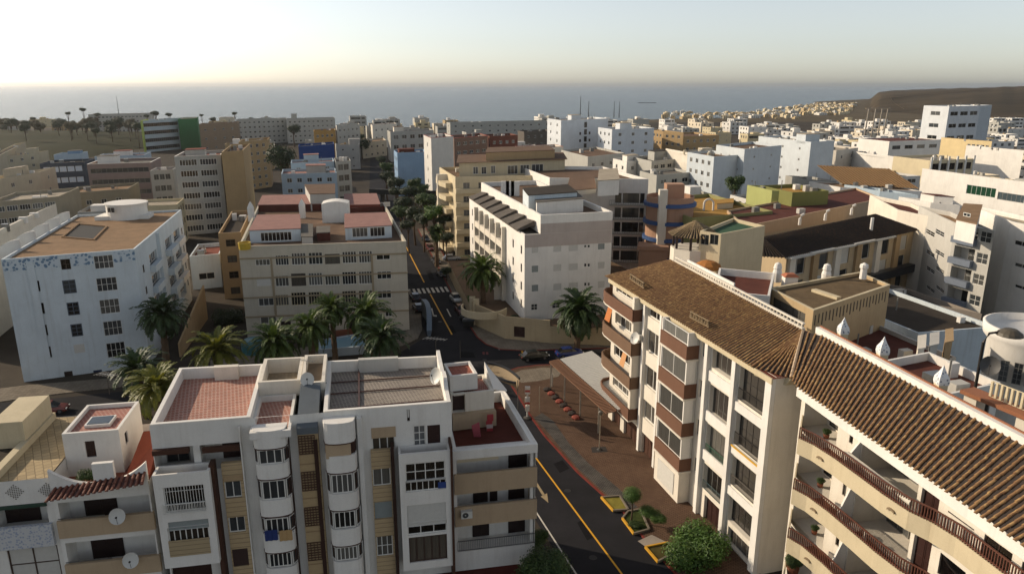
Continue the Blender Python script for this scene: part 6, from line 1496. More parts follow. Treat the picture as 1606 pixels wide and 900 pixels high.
# industrial gantry on the horizon of the right district
gq = at(1378, 171, 24); gt = thing('gantry', 'pale steel gantry frame standing above the far white houses', 'gantry', (gq.x, gq.y, 0)); mb = MB()
for x in (1363, 1374, 1384, 1393): a = at(x, 171, 24); mb.bar((a.x, a.y, 24), (a.x-1.2, a.y, 0), .7)
mb.build('legs', paint('8f8577', .7), gt); mb = MB(); a, b = at(1358, 170.5, 24), at(1396, 170.5, 24); mb.bar(a, b, 1.2, .5); mb.build('top_beam', paint('9a8a76', .7), gt)
# ------------------------------------------------------------------ small houses filling the town
bases = []
for o in SC.objects:
    if o.parent is None and o.get('category') and o.type == 'EMPTY':
        pts = [LOC[o.name]]
        for ch in o.children:
            if ch.type == 'MESH' and ch.name.startswith(('wall', 'deck')):
                for v_ in ch.data.vertices: pts.append(LOC[o.name]+v_.co)
        xs = [p.x for p in pts]; ys = [p.y for p in pts]; bases.append((min(xs), max(xs), min(ys), max(ys)))
def free(x0, x1, y0, y1, m=2.5): return not any(x0 < b[1]+m and x1 > b[0]-m and y0 < b[3]+m and y1 > b[2]-m for b in bases)
def road_x(y): 
    for p, q in zip(AX, AX[1:]):
        if p[1] <= y <= q[1]: return p[0]+(q[0]-p[0])*(y-p[1])/(q[1]-p[1])
    return -999
fillers = []
WCOL = [('white', plaster('cbc8c1', .25)), ('cream', plaster('c4b694', .3)), ('pale grey', LG), ('tan', plaster('a8926e', .3)), ('warm white', plaster('d0c4ae', .25)), ('whitewashed', WHITE)]
def filler(x, y, w, d, h, where, cat='house', wins=True):
    a = Vector((x, y)); dx = Vector((.966, .259)); b = a+dx*w; v = VD*d; xs = [p.x for p in (a, b, b+v, a+v)]; ys = [p.y for p in (a, b, b+v, a+v)]
    if not free(min(xs), max(xs), min(ys), max(ys), 1.5): return
    rx = road_x(y)
    if rx > -900 and min(xs)-5 < rx < max(xs)+5: return
    bases.append((min(xs), max(xs), min(ys), max(ys))); cn, cm = WCOL[rnd.choice([0, 0, 0, 1, 2, 4, 4, 5, 5, 5])] if x > 0 else WCOL[rnd.choice([1, 2, 2, 3, 4])]
    rname, rm_ = rnd.choice([('red', redd_roof), ('sandy', sand_roof), ('pale', pale_roof), ('grey', grey_roof), ('brown', brown_roof)])
    B = Building('house' if h < 10 else 'apartment_block', f'{cn} {"house" if h < 10 else "block"} of {max(2, int(h/3.1))} storeys with {rname} roof {where}', cat if h < 10 else 'apartment block', [a, b, b+v, a+v], h, cm, rm_, 0, .7, 'houses '+where)
    if wins:
        n = max(2, int(h/3.1)); hh = h/n; rows = [(hh*k+hh*.3, hh*k+hh*.72) for k in range(n)]; st = rnd.choice(FARW); typ = rnd.random(); sf = B.F[3] if x > 0 else B.F[1]
        if typ < .35: ogrid(B.F[0], B.root, max(2, int(w/4.2)), rows, 1.8, st); ogrid(sf, B.root, 2, rows, 1.6, st)
        elif typ < .6:
            for r in rows: hwin(B.F[0], (w*.08, w*.62, *r), Style(fr_g, gl, max(3, int(w/2)), 1, .09, far=True), B.root, .25); hwin(B.F[0], (w*.7, w*.9, *r), st, B.root, .15)
            ogrid(sf, B.root, 3, rows, 1.3, st)
        elif typ < .82:
            ogrid(B.F[0], B.root, max(2, int(w/5)), [(a_-.5, b_+.1) for a_, b_ in rows], 2.8, FARW[2], depth=.5); ogrid(sf, B.root, 3, rows, 1.7, st)
            for k in range(1, n): mb = MB(); B.F[0].box(mb, w*.05, w*.95, hh*k-.1, hh*k+.85, .005, .9); mb.build('balcony', cm, B.root)
        else: ogrid(B.F[0], B.root, 2, [(r[0], r[0]+.7) for r in rows], .8, st); ogrid(sf, B.root, 3, rows, 1.6, st)
    B.finish()
    if rnd.random() < .75:
        fx, fy = rnd.uniform(.1, .6), rnd.uniform(.1, .6); c = a+(b-a)*fx+v*fy; sw, sd_, sh = rnd.uniform(3, 5.5), rnd.uniform(3, 4.5), rnd.uniform(1.6, 3)
        mb = MB(); mb.prism([c, c+dx*sw, c+dx*sw+VD*sd_, c+VD*sd_], h-.72, h-.7+sh); mb.build('stair_house', cm if rnd.random() < .6 else WHITE, B.roof)
    for _k in range(2):
        c = a+(b-a)*rnd.uniform(.15, .85)+v*rnd.uniform(.15, .8); mb = MB(); M_ = Matrix.Translation((c.x, c.y, h-.7)) @ Matrix.Rotation(.26, 4, 'Z'); s_ = rnd.uniform(.4, .9); mb.box(-s_, s_, -s_, s_, 0, rnd.uniform(.8, 1.7), M_); mb.build('roof_unit', rnd.choice([WHITE, LG, fr_g, TANW]), B.roof)
    fillers.append(B.root)
def district(t0, t1, Y0, Y1, n, hr, where, wins=True, wr=(9, 17)):
    for _ in range(n):
        Y = Y0+(Y1-Y0)*rnd.random()**1.2; x = rnd.uniform(t0, t1)*Y
        filler(x, Y, rnd.uniform(*wr), rnd.uniform(9, 14), rnd.choice(hr), where, wins=wins)
district(.16, .75, 190, 400, 420, (7, 8.5, 10, 11, 12.5), 'in the dense right district')
district(.2, .68, 400, 720, 330, (5, 6, 7, 8.5, 10), 'in rows below the headland', True)
district(-.17, .2, 235, 420, 120, (7, 9, 10.5, 12), 'in rows behind the cream block')
district(-.18, .2, 420, 690, 130, (6, 8, 9.5, 12), 'in rows before the central shore')
district(-.72, -.2, 150, 330, 60, (6, 8, 9, 11), 'in rows below the grassy field')
district(-.42, -.16, 330, 720, 60, (6, 8, 10, 12), 'between the field and far street')
district(-.74, -.35, 640, 760, 46, (4, 5, 6, 7), 'along the left shore', True, (10, 22))
# tiny houses of the far seaside town
BX = [MB() for _ in range(3)]
fm = []
for k, (w, d, h) in enumerate(((9, 8, 6), (14, 9, 8), (8, 8, 10))):
    mb = MB(); mb.box(-w/2, w/2, -d/2, d/2, 0, h); mb.box(-w*.2, w*.15, -d*.2, d*.3, h, h+2.4); mb.cur = 1
    for i in range(int(w/3.2)):
        for j in range(int(h/3)): x = -w/2+1+i*3.2; mb.box(x, x+1.3, -d/2-.05, -d/2+.02, 1+j*3, 2.4+j*3)
    fm.append([mb.mesh('house', [m_, gl_dk]) for m_ in (plaster('cfc0a0', .2), plaster('d6d0c4', .2), plaster('bfa983', .2))])
cnt = 0
for _ in range(900):
    py = rnd.uniform(163.5, 187); x = rnd.uniform(1040 if py > 178 else 1180+(178-py)*7, 1345-(py-165)*1.2 if py < 180 else 1330)
    if py > 181 and x > 1250: continue
    p = at(x, py, 0)
    if not (800 < p.y < 1700): continue
    if any(abs(p.x-q.x) < 7 and abs(p.y-q.y) < 9 for q in fm_pos) if cnt else False: continue
    if cnt == 0: fm_pos = []
    fm_pos.append(p); cnt += 1
    o = put('house', rnd.choice(fm[rnd.randrange(3)]), None, (p.x, p.y, 0), rnd.uniform(-.3, .6), (lambda s: (s*1.25, s, s*.62))(rnd.uniform(.5, .75))); tag(o, 'tiny cream house in the distant seaside town at the foot of the headland', 'house', 'houses of the distant seaside town')
    if cnt > 240: break
# ================================================================== vegetation
def leaf_mat(c0, c1, c2, trans=.25):
    key = ('leaf', c0, c1); 
    if key in _M: return _M[key]
    m, nt, p = nodes('leaves'); p.inputs['Roughness'].default_value = .55
    a = noise(nt, coord(nt), 1.3, 3, .6); b = noise(nt, coord(nt), 9, 2, .6)
    c = mixc(nt, ramp(nt, a, [(.3, (0, 0, 0)), (.7, (1, 1, 1))]), lin(c0), lin(c1)); c = mixc(nt, ramp(nt, b, [(.52, (0, 0, 0)), (.75, (1, 1, 1))]), c, lin(c2))
    nt.links.new(c, p.inputs['Base Color']); tr = nt.nodes.new('ShaderNodeBsdfTranslucent'); nt.links.new(c, tr.inputs[0])
    mx = nt.nodes.new('ShaderNodeMixShader'); mx.inputs[0].default_value = trans; out = nt.nodes['Material Output']
    nt.links.new(p.outputs[0], mx.inputs[1]); nt.links.new(tr.outputs[0], mx.inputs[2]); nt.links.new(mx.outputs[0], out.inputs[0])
    _M[key] = m; return m
BARK = paint('4d3d2e', .95, 0, .35, 4); PBARK = paint('5b4936', .95, 0, .4, 6)
PG = leaf_mat('35481a', '4c6124', '6d752e', .3); PG_LIT = leaf_mat('5a6420', '777528', '938733', .35); PGD = leaf_mat('233717', '35491f', '4a5c27', .25)  # yellowish fronds have sunlight put into their leaf colour
def frond(mb, o, az, el, L, jr, droop=1.0, n=13, wl=.55):
    """one arching palm leaf with paired leaflets"""
    d = Vector((math.cos(az), math.sin(az), 0)); side = Vector((-d.y, d.x, 0)); p = Vector(o); e = el; pts = [p.copy()]
    for k in range(n):
        e -= droop*(.05+.13*(k/n)); p = p+(d*math.cos(e)+Vector((0, 0, math.sin(e))))*(L/n); pts.append(p.copy())
    mb.tube([pts[0], pts[n//2], pts[-1]], [.05, .035, .012], 4, False)
    for k in range(1, n):
        t = k/n; l = wl*(math.sin(math.pi*(.12+.86*t))**.7)*(1.15-.35*t); dirv = (pts[k+1]-pts[k-1]).normalized(); up = side.cross(dirv); 
        for h in (0, .5):
            q = pts[k].lerp(pts[min(k+1, n)], h)
            for s in (-1, 1):
                ld = (side*s*.82+dirv*.62+up*jr.uniform(-.05, .4)*(-1 if up.z < 0 else 1)).normalized(); w = dirv*.075
                tip = q+ld*l*jr.uniform(.8, 1.1)+Vector((0, 0, -.14*l)); mid = q+ld*l*.5
                mb.quad(q-w, mid-w*1.2, tip, mid+w*1.2, q+w)
def palm_mesh(seed, nf, L, droop, lo=-.6, mat=PG, wl=.55, skirt=0):
    jr = random.Random(seed); mb = MB()
    for i in range(nf):
        t = (i+.5)/nf; el = 1.45-(1.45-lo)*t**.85; az = i*2.39996+jr.uniform(-.2, .2)
        frond(mb, (.12*math.cos(az), .12*math.sin(az), .1*math.sin(el)), az, el+jr.uniform(-.12, .12), L*jr.uniform(.86, 1.08)*(1-.12*(t < .15)), jr, droop*jr.uniform(.8, 1.2), wl=wl)
    for i in range(skirt):
        az = jr.uniform(0, 6.28); frond(mb, (0, 0, -.3), az, jr.uniform(-1.3, -.9), L*jr.uniform(.7, 1), jr, .2, 8, wl)
    return mb.mesh('crown', mat)
CROWNS = {'g0': palm_mesh(1, 62, 3.4, 1.0), 'g1': palm_mesh(2, 52, 3.6, 1.1), 'y0': palm_mesh(3, 46, 3.7, .95, -.35, PG_LIT), 'y1': palm_mesh(4, 54, 3.5, 1.05, -.4, PG_LIT), 'd0': palm_mesh(5, 64, 3.3, 1.0, -.75, PGD, .6), 'd1': palm_mesh(6, 48, 3.6, 1.0, -.5, PGD, .6), 'w0': palm_mesh(7, 40, 2.0, 1.2, -.3, PG, .5, 46)}
def palm(label, cx, cy, Y, r, kind, group='palms in the gardens', name='palm_tree'):
    """crown centre at photo pixel (cx,cy), standing Y metres ahead; r = crown radius in pixels"""
    c = atY(cx, cy, Y); dist = Y*_c-(c.z-EYE)*_s; sc = max(.5, (r/FPX*dist)/3.0)
    t = thing(name, label, 'palm tree', (c.x, c.y, 0), group); jr = random.Random(int(cx*7+cy)); mb = MB(); h = max(1.2, c.z); pts = []
    n = max(4, int(h/.5)); bx, by = jr.uniform(-.25, .25), jr.uniform(-.25, .25)
    for k in range(n+1): q = k/n; pts.append((c.x+bx*(1-q)**2, c.y+by*(1-q)**2, h*q))
    mb.tube(pts, [(.42-.12*(k/n)+(.05 if k % 2 else 0)+.12*(k == n))*min(1.25, max(.8, sc)) for k in range(n+1)], 9); mb.build('trunk', PBARK, t)
    put('crown', CROWNS[kind], t, (c.x, c.y, h), jr.uniform(0, 6.28), sc); return t
palm('tall dark palm against the right side of the white frieze block', 253, 492, 99, 42, 'd0')
palm('sunny yellow green palm behind the clay red roof deck', 340, 548, 92, 46, 'y0')
palm('full green palm right of the yellow green palm, beside the teal cover', 430, 536, 95, 44, 'g0')
palm('green palm leaning over the neighbour at the left of the garden row', 487, 512, 99, 40, 'g1')
palm('slender taller palm in front of the beige block balconies', 520, 484, 104, 32, 'g0')
palm('broad palm before the right half of the beige block', 575, 490, 104, 42, 'g1')
palm('dark low palm at the corner of the beige block garden', 598, 528, 98, 42, 'd1')
palm('dark palm with few stiff fronds below the white frieze block', 215, 578, 84, 42, 'd1')
palm('sunlit olive palm left of the clay red roof deck', 246, 606, 77, 48, 'y1')
palm('wide dark green palm in front of the white corner block', 908, 486, 107.5, 46, 'd0')
palm('palm in the walled garden left of the white corner block', 757, 424, 124, 36, 'g0')
palm('shaggy palm with a skirt of dead leaves beside the far street', 684, 362, 163, 24, 'w0')
# broadleaf trees
def tree_mesh(seed, n, blobs, leaf, mat):
    """crown made of many leaf clumps spread through several lobes; blobs: (x,y,z,r)"""
    jr = random.Random(seed); mb = MB(); tot = sum(b[3]**2 for b in blobs)
    for bx, by, bz, r in blobs:
        for _ in range(int(n*r*r/tot)):
            while True:
                v = Vector((jr.gauss(0, 1), jr.gauss(0, 1), jr.gauss(0, 1)))
                if v.length > .01: break
            v.normalize(); rr = r*(jr.random()**.35)*jr.uniform(.78, 1.08); p = Vector((bx, by, bz))+Vector((v.x*rr, v.y*rr, v.z*rr*.85))
            nr = (v+Vector((jr.uniform(-.7, .7), jr.uniform(-.7, .7), jr.uniform(-.2, .9)))).normalized(); a = nr.orthogonal().normalized(); a.rotate(Matrix.Rotation(jr.uniform(0, 6.28), 3, nr)); b = nr.cross(a); s = leaf*jr.uniform(.6, 1.3)
            mb.quad(p-a*s, p-b*s*.45+nr*s*.12, p+a*s, p+b*s*.45+nr*s*.12)
    return mb.mesh('crown', mat)
def lobes(seed, R, k, flat=.8):
    jr = random.Random(seed); out = [(0, 0, 0, R*.72)]
    for i in range(k): a = i*2.4+jr.uniform(-.3, .3); q = R*jr.uniform(.4, .62); out.append((q*math.cos(a), q*math.sin(a), jr.uniform(-.35, .45)*R*flat, R*jr.uniform(.34, .52)))
    return out
TL = leaf_mat('2c401a', '3f5522', '607030', .22); TLD = leaf_mat('1f2d16', '2c3b1c', '425228', .18); TLB = leaf_mat('35521a', '4a6b23', '6d8236', .25); TLO = leaf_mat('37351f', '4a4426', '5e5530', .2)
TREES = [tree_mesh(11, 2600, lobes(1, 1, 8), .085, TL), tree_mesh(12, 2600, lobes(2, 1, 9), .085, TLD), tree_mesh(13, 2600, lobes(3, 1, 7), .085, TLB), tree_mesh(14, 2200, lobes(4, 1, 9), .09, TLO)]
BUSH = [tree_mesh(21, 11000, lobes(5, 1, 11, .6), .042, TLB), tree_mesh(22, 9000, lobes(6, 1, 10, .6), .045, TLD), tree_mesh(23, 5000, [(0, 0, 0, 1)], .06, TLB), tree_mesh(24, 5000, lobes(8, 1, 6, .6), .06, TL), tree_mesh(25, 10000, lobes(9, 1, 12, .6), .045, TL)]
def tree(label, cx, cy, Y, r, me, sq=(1, 1, 1), group=None, name='tree', cat='tree', trunk=True, base=0):
    c = atY(cx, cy, Y); dist = Y*_c-(c.z-EYE)*_s; R = r/FPX*dist; t = thing(name, label, cat, (c.x, c.y, base), group); jr = random.Random(int(cx*3+cy))
    h = max(base+.2, c.z-R*.25*sq[2])
    if trunk:
        mb = MB(); w = max(.07, R*.075); mb.tube([(c.x, c.y, base), (c.x+jr.uniform(-.1, .1)*R, c.y, base+(h-base)*.5), (c.x, c.y, h)], [w*1.4, w, w*.7], 8)
        for k in range(5): a = k*1.3+jr.random(); mb.tube([(c.x, c.y, base+(h-base)*.7), (c.x+.45*R*math.cos(a), c.y+.45*R*math.sin(a), h+R*.3*sq[2])], [w*.5, w*.2], 6)
        mb.build('trunk', BARK, t)
    put('crown', me, t, (c.x, c.y, max(c.z, base+R*sq[2]*.3)), jr.uniform(0, 6.28), (R*sq[0], R*sq[1], R*sq[2])); return t
tree('clipped round topiary tree on a thin stem in the yellow kerbed planter', 992, 775, 61.3, 16, BUSH[2], (1, 1, .95))
tree('round green bush beside the topiary tree', 1015, 801, 60.6, 14, BUSH[2], (1, 1, .8), 'bushes in the plaza planter', 'bush', 'bush', False)
tree('bright green oval bush nearest the brown plaza in the planter', 1030, 811, 60.0, 18, BUSH[0], (1, 1, .8), 'bushes in the plaza planter', 'bush', 'bush', False)
tree('big sunlit leafy bush at the foot of the tiled apartment house', 1093, 876, 56, 60, BUSH[0], (1, 1, .85), None, 'bush', 'bush', True)
tree('dark leafy bush at the road edge under the corner wing', 852, 890, 47.3, 56, BUSH[4], (1, .9, .8), None, 'bush', 'bush', True)
tree('small dark shrub between the corner wing and the road', 845, 842, 54.5, 20, BUSH[3], (1, 1, 1.2), None, 'shrub', 'shrub', False)
tree('low pale green shrub between the planter bushes and the road', 996, 822, 60.3, 11, BUSH[3], (1.2, 1, .7), 'bushes in the plaza planter', 'shrub', 'shrub', False)
tree('rounded bright tree by the far street, above the shaggy palm', 681, 332, 177, 22, TREES[2], (1, 1, .75))
tree('dark rounded tree left of the bright rounded tree', 650, 333, 186, 18, TREES[1]); tree('dark tree under the footbridge', 632, 318, 208, 18, TREES[1], (1.1, 1, 1)); tree('olive tree under the right end of the footbridge', 668, 314, 212, 22, TREES[0], (1.3, 1, .8))
tree('dark tree beside the sky blue house', 622, 286, 232, 16, TREES[1]); tree('green tree before the white slab behind the footbridge', 650, 288, 228, 14, TREES[0]); tree('small dark tree at the foot of the sky blue house', 606, 276, 262, 14, TREES[1])
tree('big dark spreading tree between the tan block and the blue terraces', 442, 246, 262, 32, TREES[1], (.8, .8, 1.05))
tree('round dark tree near the end of the far street', 568, 226, 420, 14, TREES[1]); tree('dark tree cluster beside the twin grey blocks', 560, 215, 480, 12, TREES[1], (1.2, 1, 1)); tree('tree before the grey seaside apartments', 460, 202, 500, 12, TREES[1])
tree('pale green tree before the blank party walls', 1153, 288, 202, 19, TREES[0], (.9, .9, 1.1)); tree('dark hedge tree in the alley beside the beige block', 360, 500, 122, 30, TREES[1], (.8, 1, .9)); tree('dark shrub tree lower in the alley beside the beige block', 350, 530, 112, 26, TREES[1], (1, 1, .7))
tree('dark tree beside the curb left of the corner block garden', 700, 424, 150, 11, TREES[1])
for i, (x, y, Y, r, k) in enumerate(((640, 300, 222, 15, 1), (660, 296, 226, 14, 0), (628, 332, 190, 15, 0), (664, 342, 178, 17, 1), (640, 352, 176, 13, 1), (695, 345, 176, 14, 1), (606, 262, 290, 12, 0), (622, 300, 225, 12, 1), (598, 250, 330, 9, 1), (700, 372, 168, 12, 1))):
    tree(['dark tree directly under the left half of the footbridge', 'leafy tree rising through the middle of the footbridge view', 'olive tree at the left edge of the street tree clump', 'dark tree left of the shaggy palm', 'low dark tree nearest the road in the street tree clump', 'dark tree against the cream block balconies', 'round tree by the long sheds of the far street', 'dark tree left of the footbridge pier', 'farthest small tree of the far street verge', 'low dark tree right of the shaggy palm'][i], x, y, Y, r, TREES[k], (1.1, 1.1, .95), 'trees along the far street')
for i in range(34):
    jr = random.Random(900+i); x = jr.uniform(-5, 215); Y = jr.uniform(470, 640); y = 134+ (40-jr.uniform(6, 9)-(4 if Y < 560 else 0))/Y*1150
    tree('small dark olive tree scattered over the scrub belt before the left shore', x, y, Y, jr.uniform(5, 9), TREES[1 if i % 2 else 3], (1.25, 1.25, 1.25), 'trees of the scrub belt')
tree('small dark shrub at the corner of the white corner block', 806, 497, 114.5, 8, TREES[1], (1, 1, .8), None, 'shrub', 'shrub', False, 3)
tree('green hedge on the garden wall of the corner block', 739, 480, 125, 9, TREES[2], (.7, .9, 1.2), None, 'shrub', 'shrub', False, 2.9)
for i, (x, y, r, k) in enumerate(((11, 188, 5, 3), (25, 193, 7, 3), (52, 186, 5, 1), (52, 194, 10, 3), (92, 192, 13, 1), (106, 178, 5, 1), (130, 172, 6, 1), (135, 189, 7, 3), (152, 180, 6, 1), (243, 178, 8, 1), (265, 180, 6, 1), (316, 181, 4, 1), (333, 187, 6, 1), (368, 178, 5, 1), (394, 186, 4, 1), (172, 204, 10, 1), (205, 192, 10, 3), (230, 182, 5, 1))):
    Y = 560+18*(i % 5); lab = ['small olive round tree', 'dark feathery tree'][k == 1]
    where = ['at the far left edge of the shore', 'second from the left edge of the shore', 'high crowned, left of the seaside hotel', 'broad and low, left of the seaside hotel', 'widest of the shore trees, left of the seaside hotel', 'on a tall stem left of the seaside hotel', 'tallest on the left shore, beside the seaside hotel', 'low at the left end of the seaside hotel', 'before the left half of the seaside hotel', 'above the ribbon windowed office', 'above the green wall block', 'small, above the brown green panelled block', 'low, above the brown green panelled block', 'on a tall stem left of the grey seaside apartments', 'slim, before the grey seaside apartments', 'low on the field edge left of the office block', 'low and wide before the seaside hotel', 'slim, beside the right end of the seaside hotel'][i]
    tree(f'{lab} {where}', x, y, Y, r, TREES[k], (1, 1, .85), 'trees along the left shore')
# ================================================================== street things
def car(label, x, y, ang, col, L=4.3, group='cars along the streets'):
    p = at(x, y, .08); t = thing('car', label, 'car', (p.x, p.y, .07), group); M_ = Matrix.Translation((p.x, p.y, .07)) @ Matrix.Rotation(ang, 4, 'Z'); k = L/4.3
    sec = [(-2.15, .62, .42, .62), (-2.05, .80, .30, .84), (-1.3, .86, .26, .92), (0, .88, .26, .93), (1.2, .86, .26, .86), (1.85, .80, .28, .74), (2.12, .62, .36, .6)]
    def loft(secs, mb):
        rings = []
        for X, w, z0, z1 in secs:
            pr = [(-w, z0), (-w*1.0, (z0+z1)/2), (-w*.9, z1), (w*.9, z1), (w*1.0, (z0+z1)/2), (w, z0)]; rings.append(len(mb.v)); mb.v += [tuple(M_ @ Vector((X*k, a, b))) for a, b in pr]
        for r0, r1 in zip(rings, rings[1:]):
            for i in range(6): j = (i+1) % 6; mb.f.append((r0+i, r1+i, r1+j, r0+j)); mb.mi.append(0)
        mb.f.append(tuple(rings[0]+i for i in range(6))); mb.f.append(tuple(rings[-1]+i for i in reversed(range(6)))); mb.mi += [0, 0]
    cp = paint(col, .25, .2, .05); mb = MB(); loft(sec, mb); mb.build('body', cp, t)
    mb = MB(); cab = [(-1.75, .74, .84, .86), (-1.2, .72, .86, 1.36), (.25, .72, .88, 1.4), (1.05, .74, .84, .87)]; rings = []
    for X, w, z0, z1 in cab: f = .8; rings.append(len(mb.v)); mb.v += [tuple(M_ @ Vector((X*k, a, b))) for a, b in ((-w, z0), (-w*f, z1), (w*f, z1), (w, z0))]
    for r0, r1 in zip(rings, rings[1:]):
        for i in range(3): mb.f.append((r0+i, r1+i, r1+i+1, r0+i+1)); mb.mi.append(0)
    mb.build('windows', gl_dk, t); mb = MB(); mb.box(-1.25*k, .3*k, -.6, .6, 1.365, 1.43, M_); mb.build('roof', cp, t)
    for sx in (-1.32, 1.3):
        for sy in (-1, 1):
            mb = MB(); c = Vector((sx*k, sy*.78, .31)); mb.tube([M_ @ (c+Vector((0, -.1, 0))), M_ @ (c+Vector((0, .1, 0)))], .31, 14); wl_ = mb.build('wheel', paint('15151a', .8), t)
            mb = MB(); mb.tube([M_ @ (c+Vector((0, sy*.1, 0))), M_ @ (c+Vector((0, sy*.115, 0)))], .19, 10); mb.build('rim', metal, wl_)
    for sy in (-1, 1):
        mb = MB(); mb.box(2.0*k, 2.12*k, sy*.55-.16, sy*.55+.16, .52, .66, M_); mb.build('headlight', paint('c9c9c4', .2), t); mb = MB(); mb.box(-2.14*k, -2.06*k, sy*.6-.13, sy*.6+.13, .62, .8, M_); mb.build('taillight', paint('6b1515', .3), t)
    return t
ST = math.atan2(.954, -.3); CA = math.atan2(.26, .966)
car('black car on the side street at the junction', 838, 563, CA+.05, '1b1f1d', 4.5); car('dark blue car half hidden beside the canopy', 893, 558, CA, '1d2f66', 4.3)
car('dark red and silver car on the left side street behind the white houses', 80, 646, CA-.02, '6d3a33', 4.2)
car('black car parked below the zebra crossing on the left kerb', 656, 487, ST, '17191c'); car('dark grey car parked just before the zebra crossing', 651, 470, ST, '2c2f33')
car('pale grey car parked on the right kerb below the zebra crossing', 715, 472, ST+math.pi, 'a6a6a2'); car('brown red car parked behind the pale grey car', 723, 490, ST+math.pi, '5c2d26'); car('black car parked nearest the walled garden corner', 731, 503, ST+math.pi, '131416')
for i, (x, y, c) in enumerate(((693, 433, '20242a'), (684, 412, '3a3c40'), (675, 392, '5d2a24'), (668, 378, '22262a'))): car(['dark car in the shade right of the far yellow line', 'grey car under the shaggy palm', 'dark red car parked above the shaggy palm trunk', 'farthest black car along the shaded kerb'][i], x, y, ST+math.pi, c)
for i, (x, y, c) in enumerate(((708, 408, '8c9096'), (718, 402, '1d1f22'))): car(['silver car in the yard beside the cream block', 'black car in the yard beside the cream block'][i], x, y, CA, c)
# skip bin
p = at(735, 513, .1); t = thing('waste_bin', 'black waste container at the kerb by the walled garden', 'waste bin', (p.x, p.y, .1)); mb = MB(); mb.hexa((p.x-.8, p.y-.5, .25), (p.x+.8, p.y-.4, .25), (p.x+.8, p.y+.6, .25), (p.x-.8, p.y+.5, .25), (p.x-1, p.y-.65, 1.35), (p.x+1, p.y-.5, 1.35), (p.x+1, p.y+.75, 1.35), (p.x-1, p.y+.6, 1.35)); bd_ = mb.build('body', paint('1c1f20', .6), t)
mb = MB(); mb.hexa((p.x-1.05, p.y-.7, 1.36), (p.x+1.05, p.y-.55, 1.36), (p.x+1.05, p.y+.8, 1.36), (p.x-1.05, p.y+.65, 1.36), (p.x-.9, p.y-.4, 1.6), (p.x+.9, p.y-.3, 1.6), (p.x+.9, p.y+.7, 1.6), (p.x-.9, p.y+.55, 1.6)); mb.build('lid', paint('26292b', .5), t)
# pergola canopy with white corrugated sheets behind brown battens
q0, q1, q2, q3 = at(862, 567, 4.0), at(952, 647, 3.6), at(985, 640, 4.4), at(893, 560, 4.6)
cp_ = thing('canopy', 'brown slatted terrace canopy with white corrugated sheets against the apartment house', 'canopy', (q0.x, q0.y, .13)); mb = MB(); n = 46
for k in range(n+1):
    t_ = k/n; a, b = q0.lerp(q1, t_), q3.lerp(q2, t_); mb.bar(a, a.lerp(b, .45), .22, .1)
mb.bar(q0-Vector((0, 0, .08)), q1-Vector((0, 0, .08)), .14, .16); m1 = [q0.lerp(q3, .45), q1.lerp(q2, .45)]; mb.bar(m1[0], m1[1], .14, .16); mb.build('slatted_roof', paint('6b4a33', .8, 0, .3), cp_)
mb = MB(); e = Vector((.962, .273, 0)); w0, w1 = q3.lerp(q0, .5)+Vector((0, 0, .05)), q1.lerp(q2, .5)+Vector((0, 0, .05)); K = 36
for k in range(K):
    for h in range(6):
        t0, t1 = (k+h/6)/K, (k+(h+1)/6)/K; z = lambda x: .09*abs(math.sin(math.pi*(x*K)))
        a, b = w0.lerp(w1, t0)+Vector((0, 0, z(t0))), w0.lerp(w1, t1)+Vector((0, 0, z(t1))); up = e*4.6+Vector((0, 0, .7)); up1 = up
        mb.quad(a, b, b+up1, a+up)
mb.build('corrugated_sheet', paint('b9b6ad', .5), cp_)
for t_ in (.03, .3, .58, .88): a = q0.lerp(q1, t_); mb = MB(); mb.bar((a.x, a.y, .13), (a.x, a.y, a.z-.1), .16); mb.build('post', paint('8f8678', .6), cp_)
# signal post, posts, lamp
def post(name, label, cat, x, y, h, w=.09, m=metal, base=True):
    p = at(x, y, .13); t = thing(name, label, cat, (p.x, p.y, .13)); mb = MB(); mb.tube([(p.x, p.y, .13), (p.x, p.y, h)], w, 8); mb.build('pole', m, t)
    if base: mb = MB(); mb.lathe((p.x, p.y, .13), [(.0, .0), (w*5, .0), (w*5, .06), (w*1.6, .2), (0, .2)], 10); mb.build('foot', paint('3d3a36', .8), t)
    return t, p
t, p = post('signal_post', 'white and red signal post at the street corner by the plaza', 'signal post', 827, 655, 4.2, .1, paint('bcb8b0', .5))
for z0, z1, w, c in ((3.4, 4.3, .32, 'c8c2b8'), (2.2, 2.9, .3, 'bcb8b0'), (1.1, 1.8, .26, 'c0bab0')): mb = MB(); mb.box(p.x-w, p.x+w, p.y-.18, p.y+.18, z0, z1); mb.build('panel', paint(c, .5), t)
for z in (3.65, 2.05): mb = MB(); mb.box(p.x-.3, p.x+.3, p.y-.2, p.y-.185, z, z+.28); mb.build('red_panel', paint('a03a2e', .5), t)
t, p = post('lamp_post', 'slim street lamp post standing on the brown plaza', 'lamp post', 940, 705, 4.4, .06, paint('8d8270', .5)); mb = MB(); mb.lathe((p.x, p.y, 4.4), [(.05, 0), (.22, .1), (.26, .4), (.1, .55), (0, .56)], 10); mb.build('lamp_head', paint('5f5a50', .4), t)
mb = MB(); mb.quad((p.x-.9, p.y-.7, .141), (p.x+.9, p.y-.5, .141), (p.x+.8, p.y+.8, .141), (p.x-.9, p.y+.6, .141)); mb.build('pit', paint('2b2520', .95), t)
t, p = post('sign_post', 'thin bare post near the red kerbed corner of the plaza', 'post', 846, 646, 3.6, .05, paint('8d8270', .5), False)
t, p = post('white_post', 'short white post near the canopy corner', 'post', 866, 606, 2.0, .09, paint('a09a8f', .5), False)
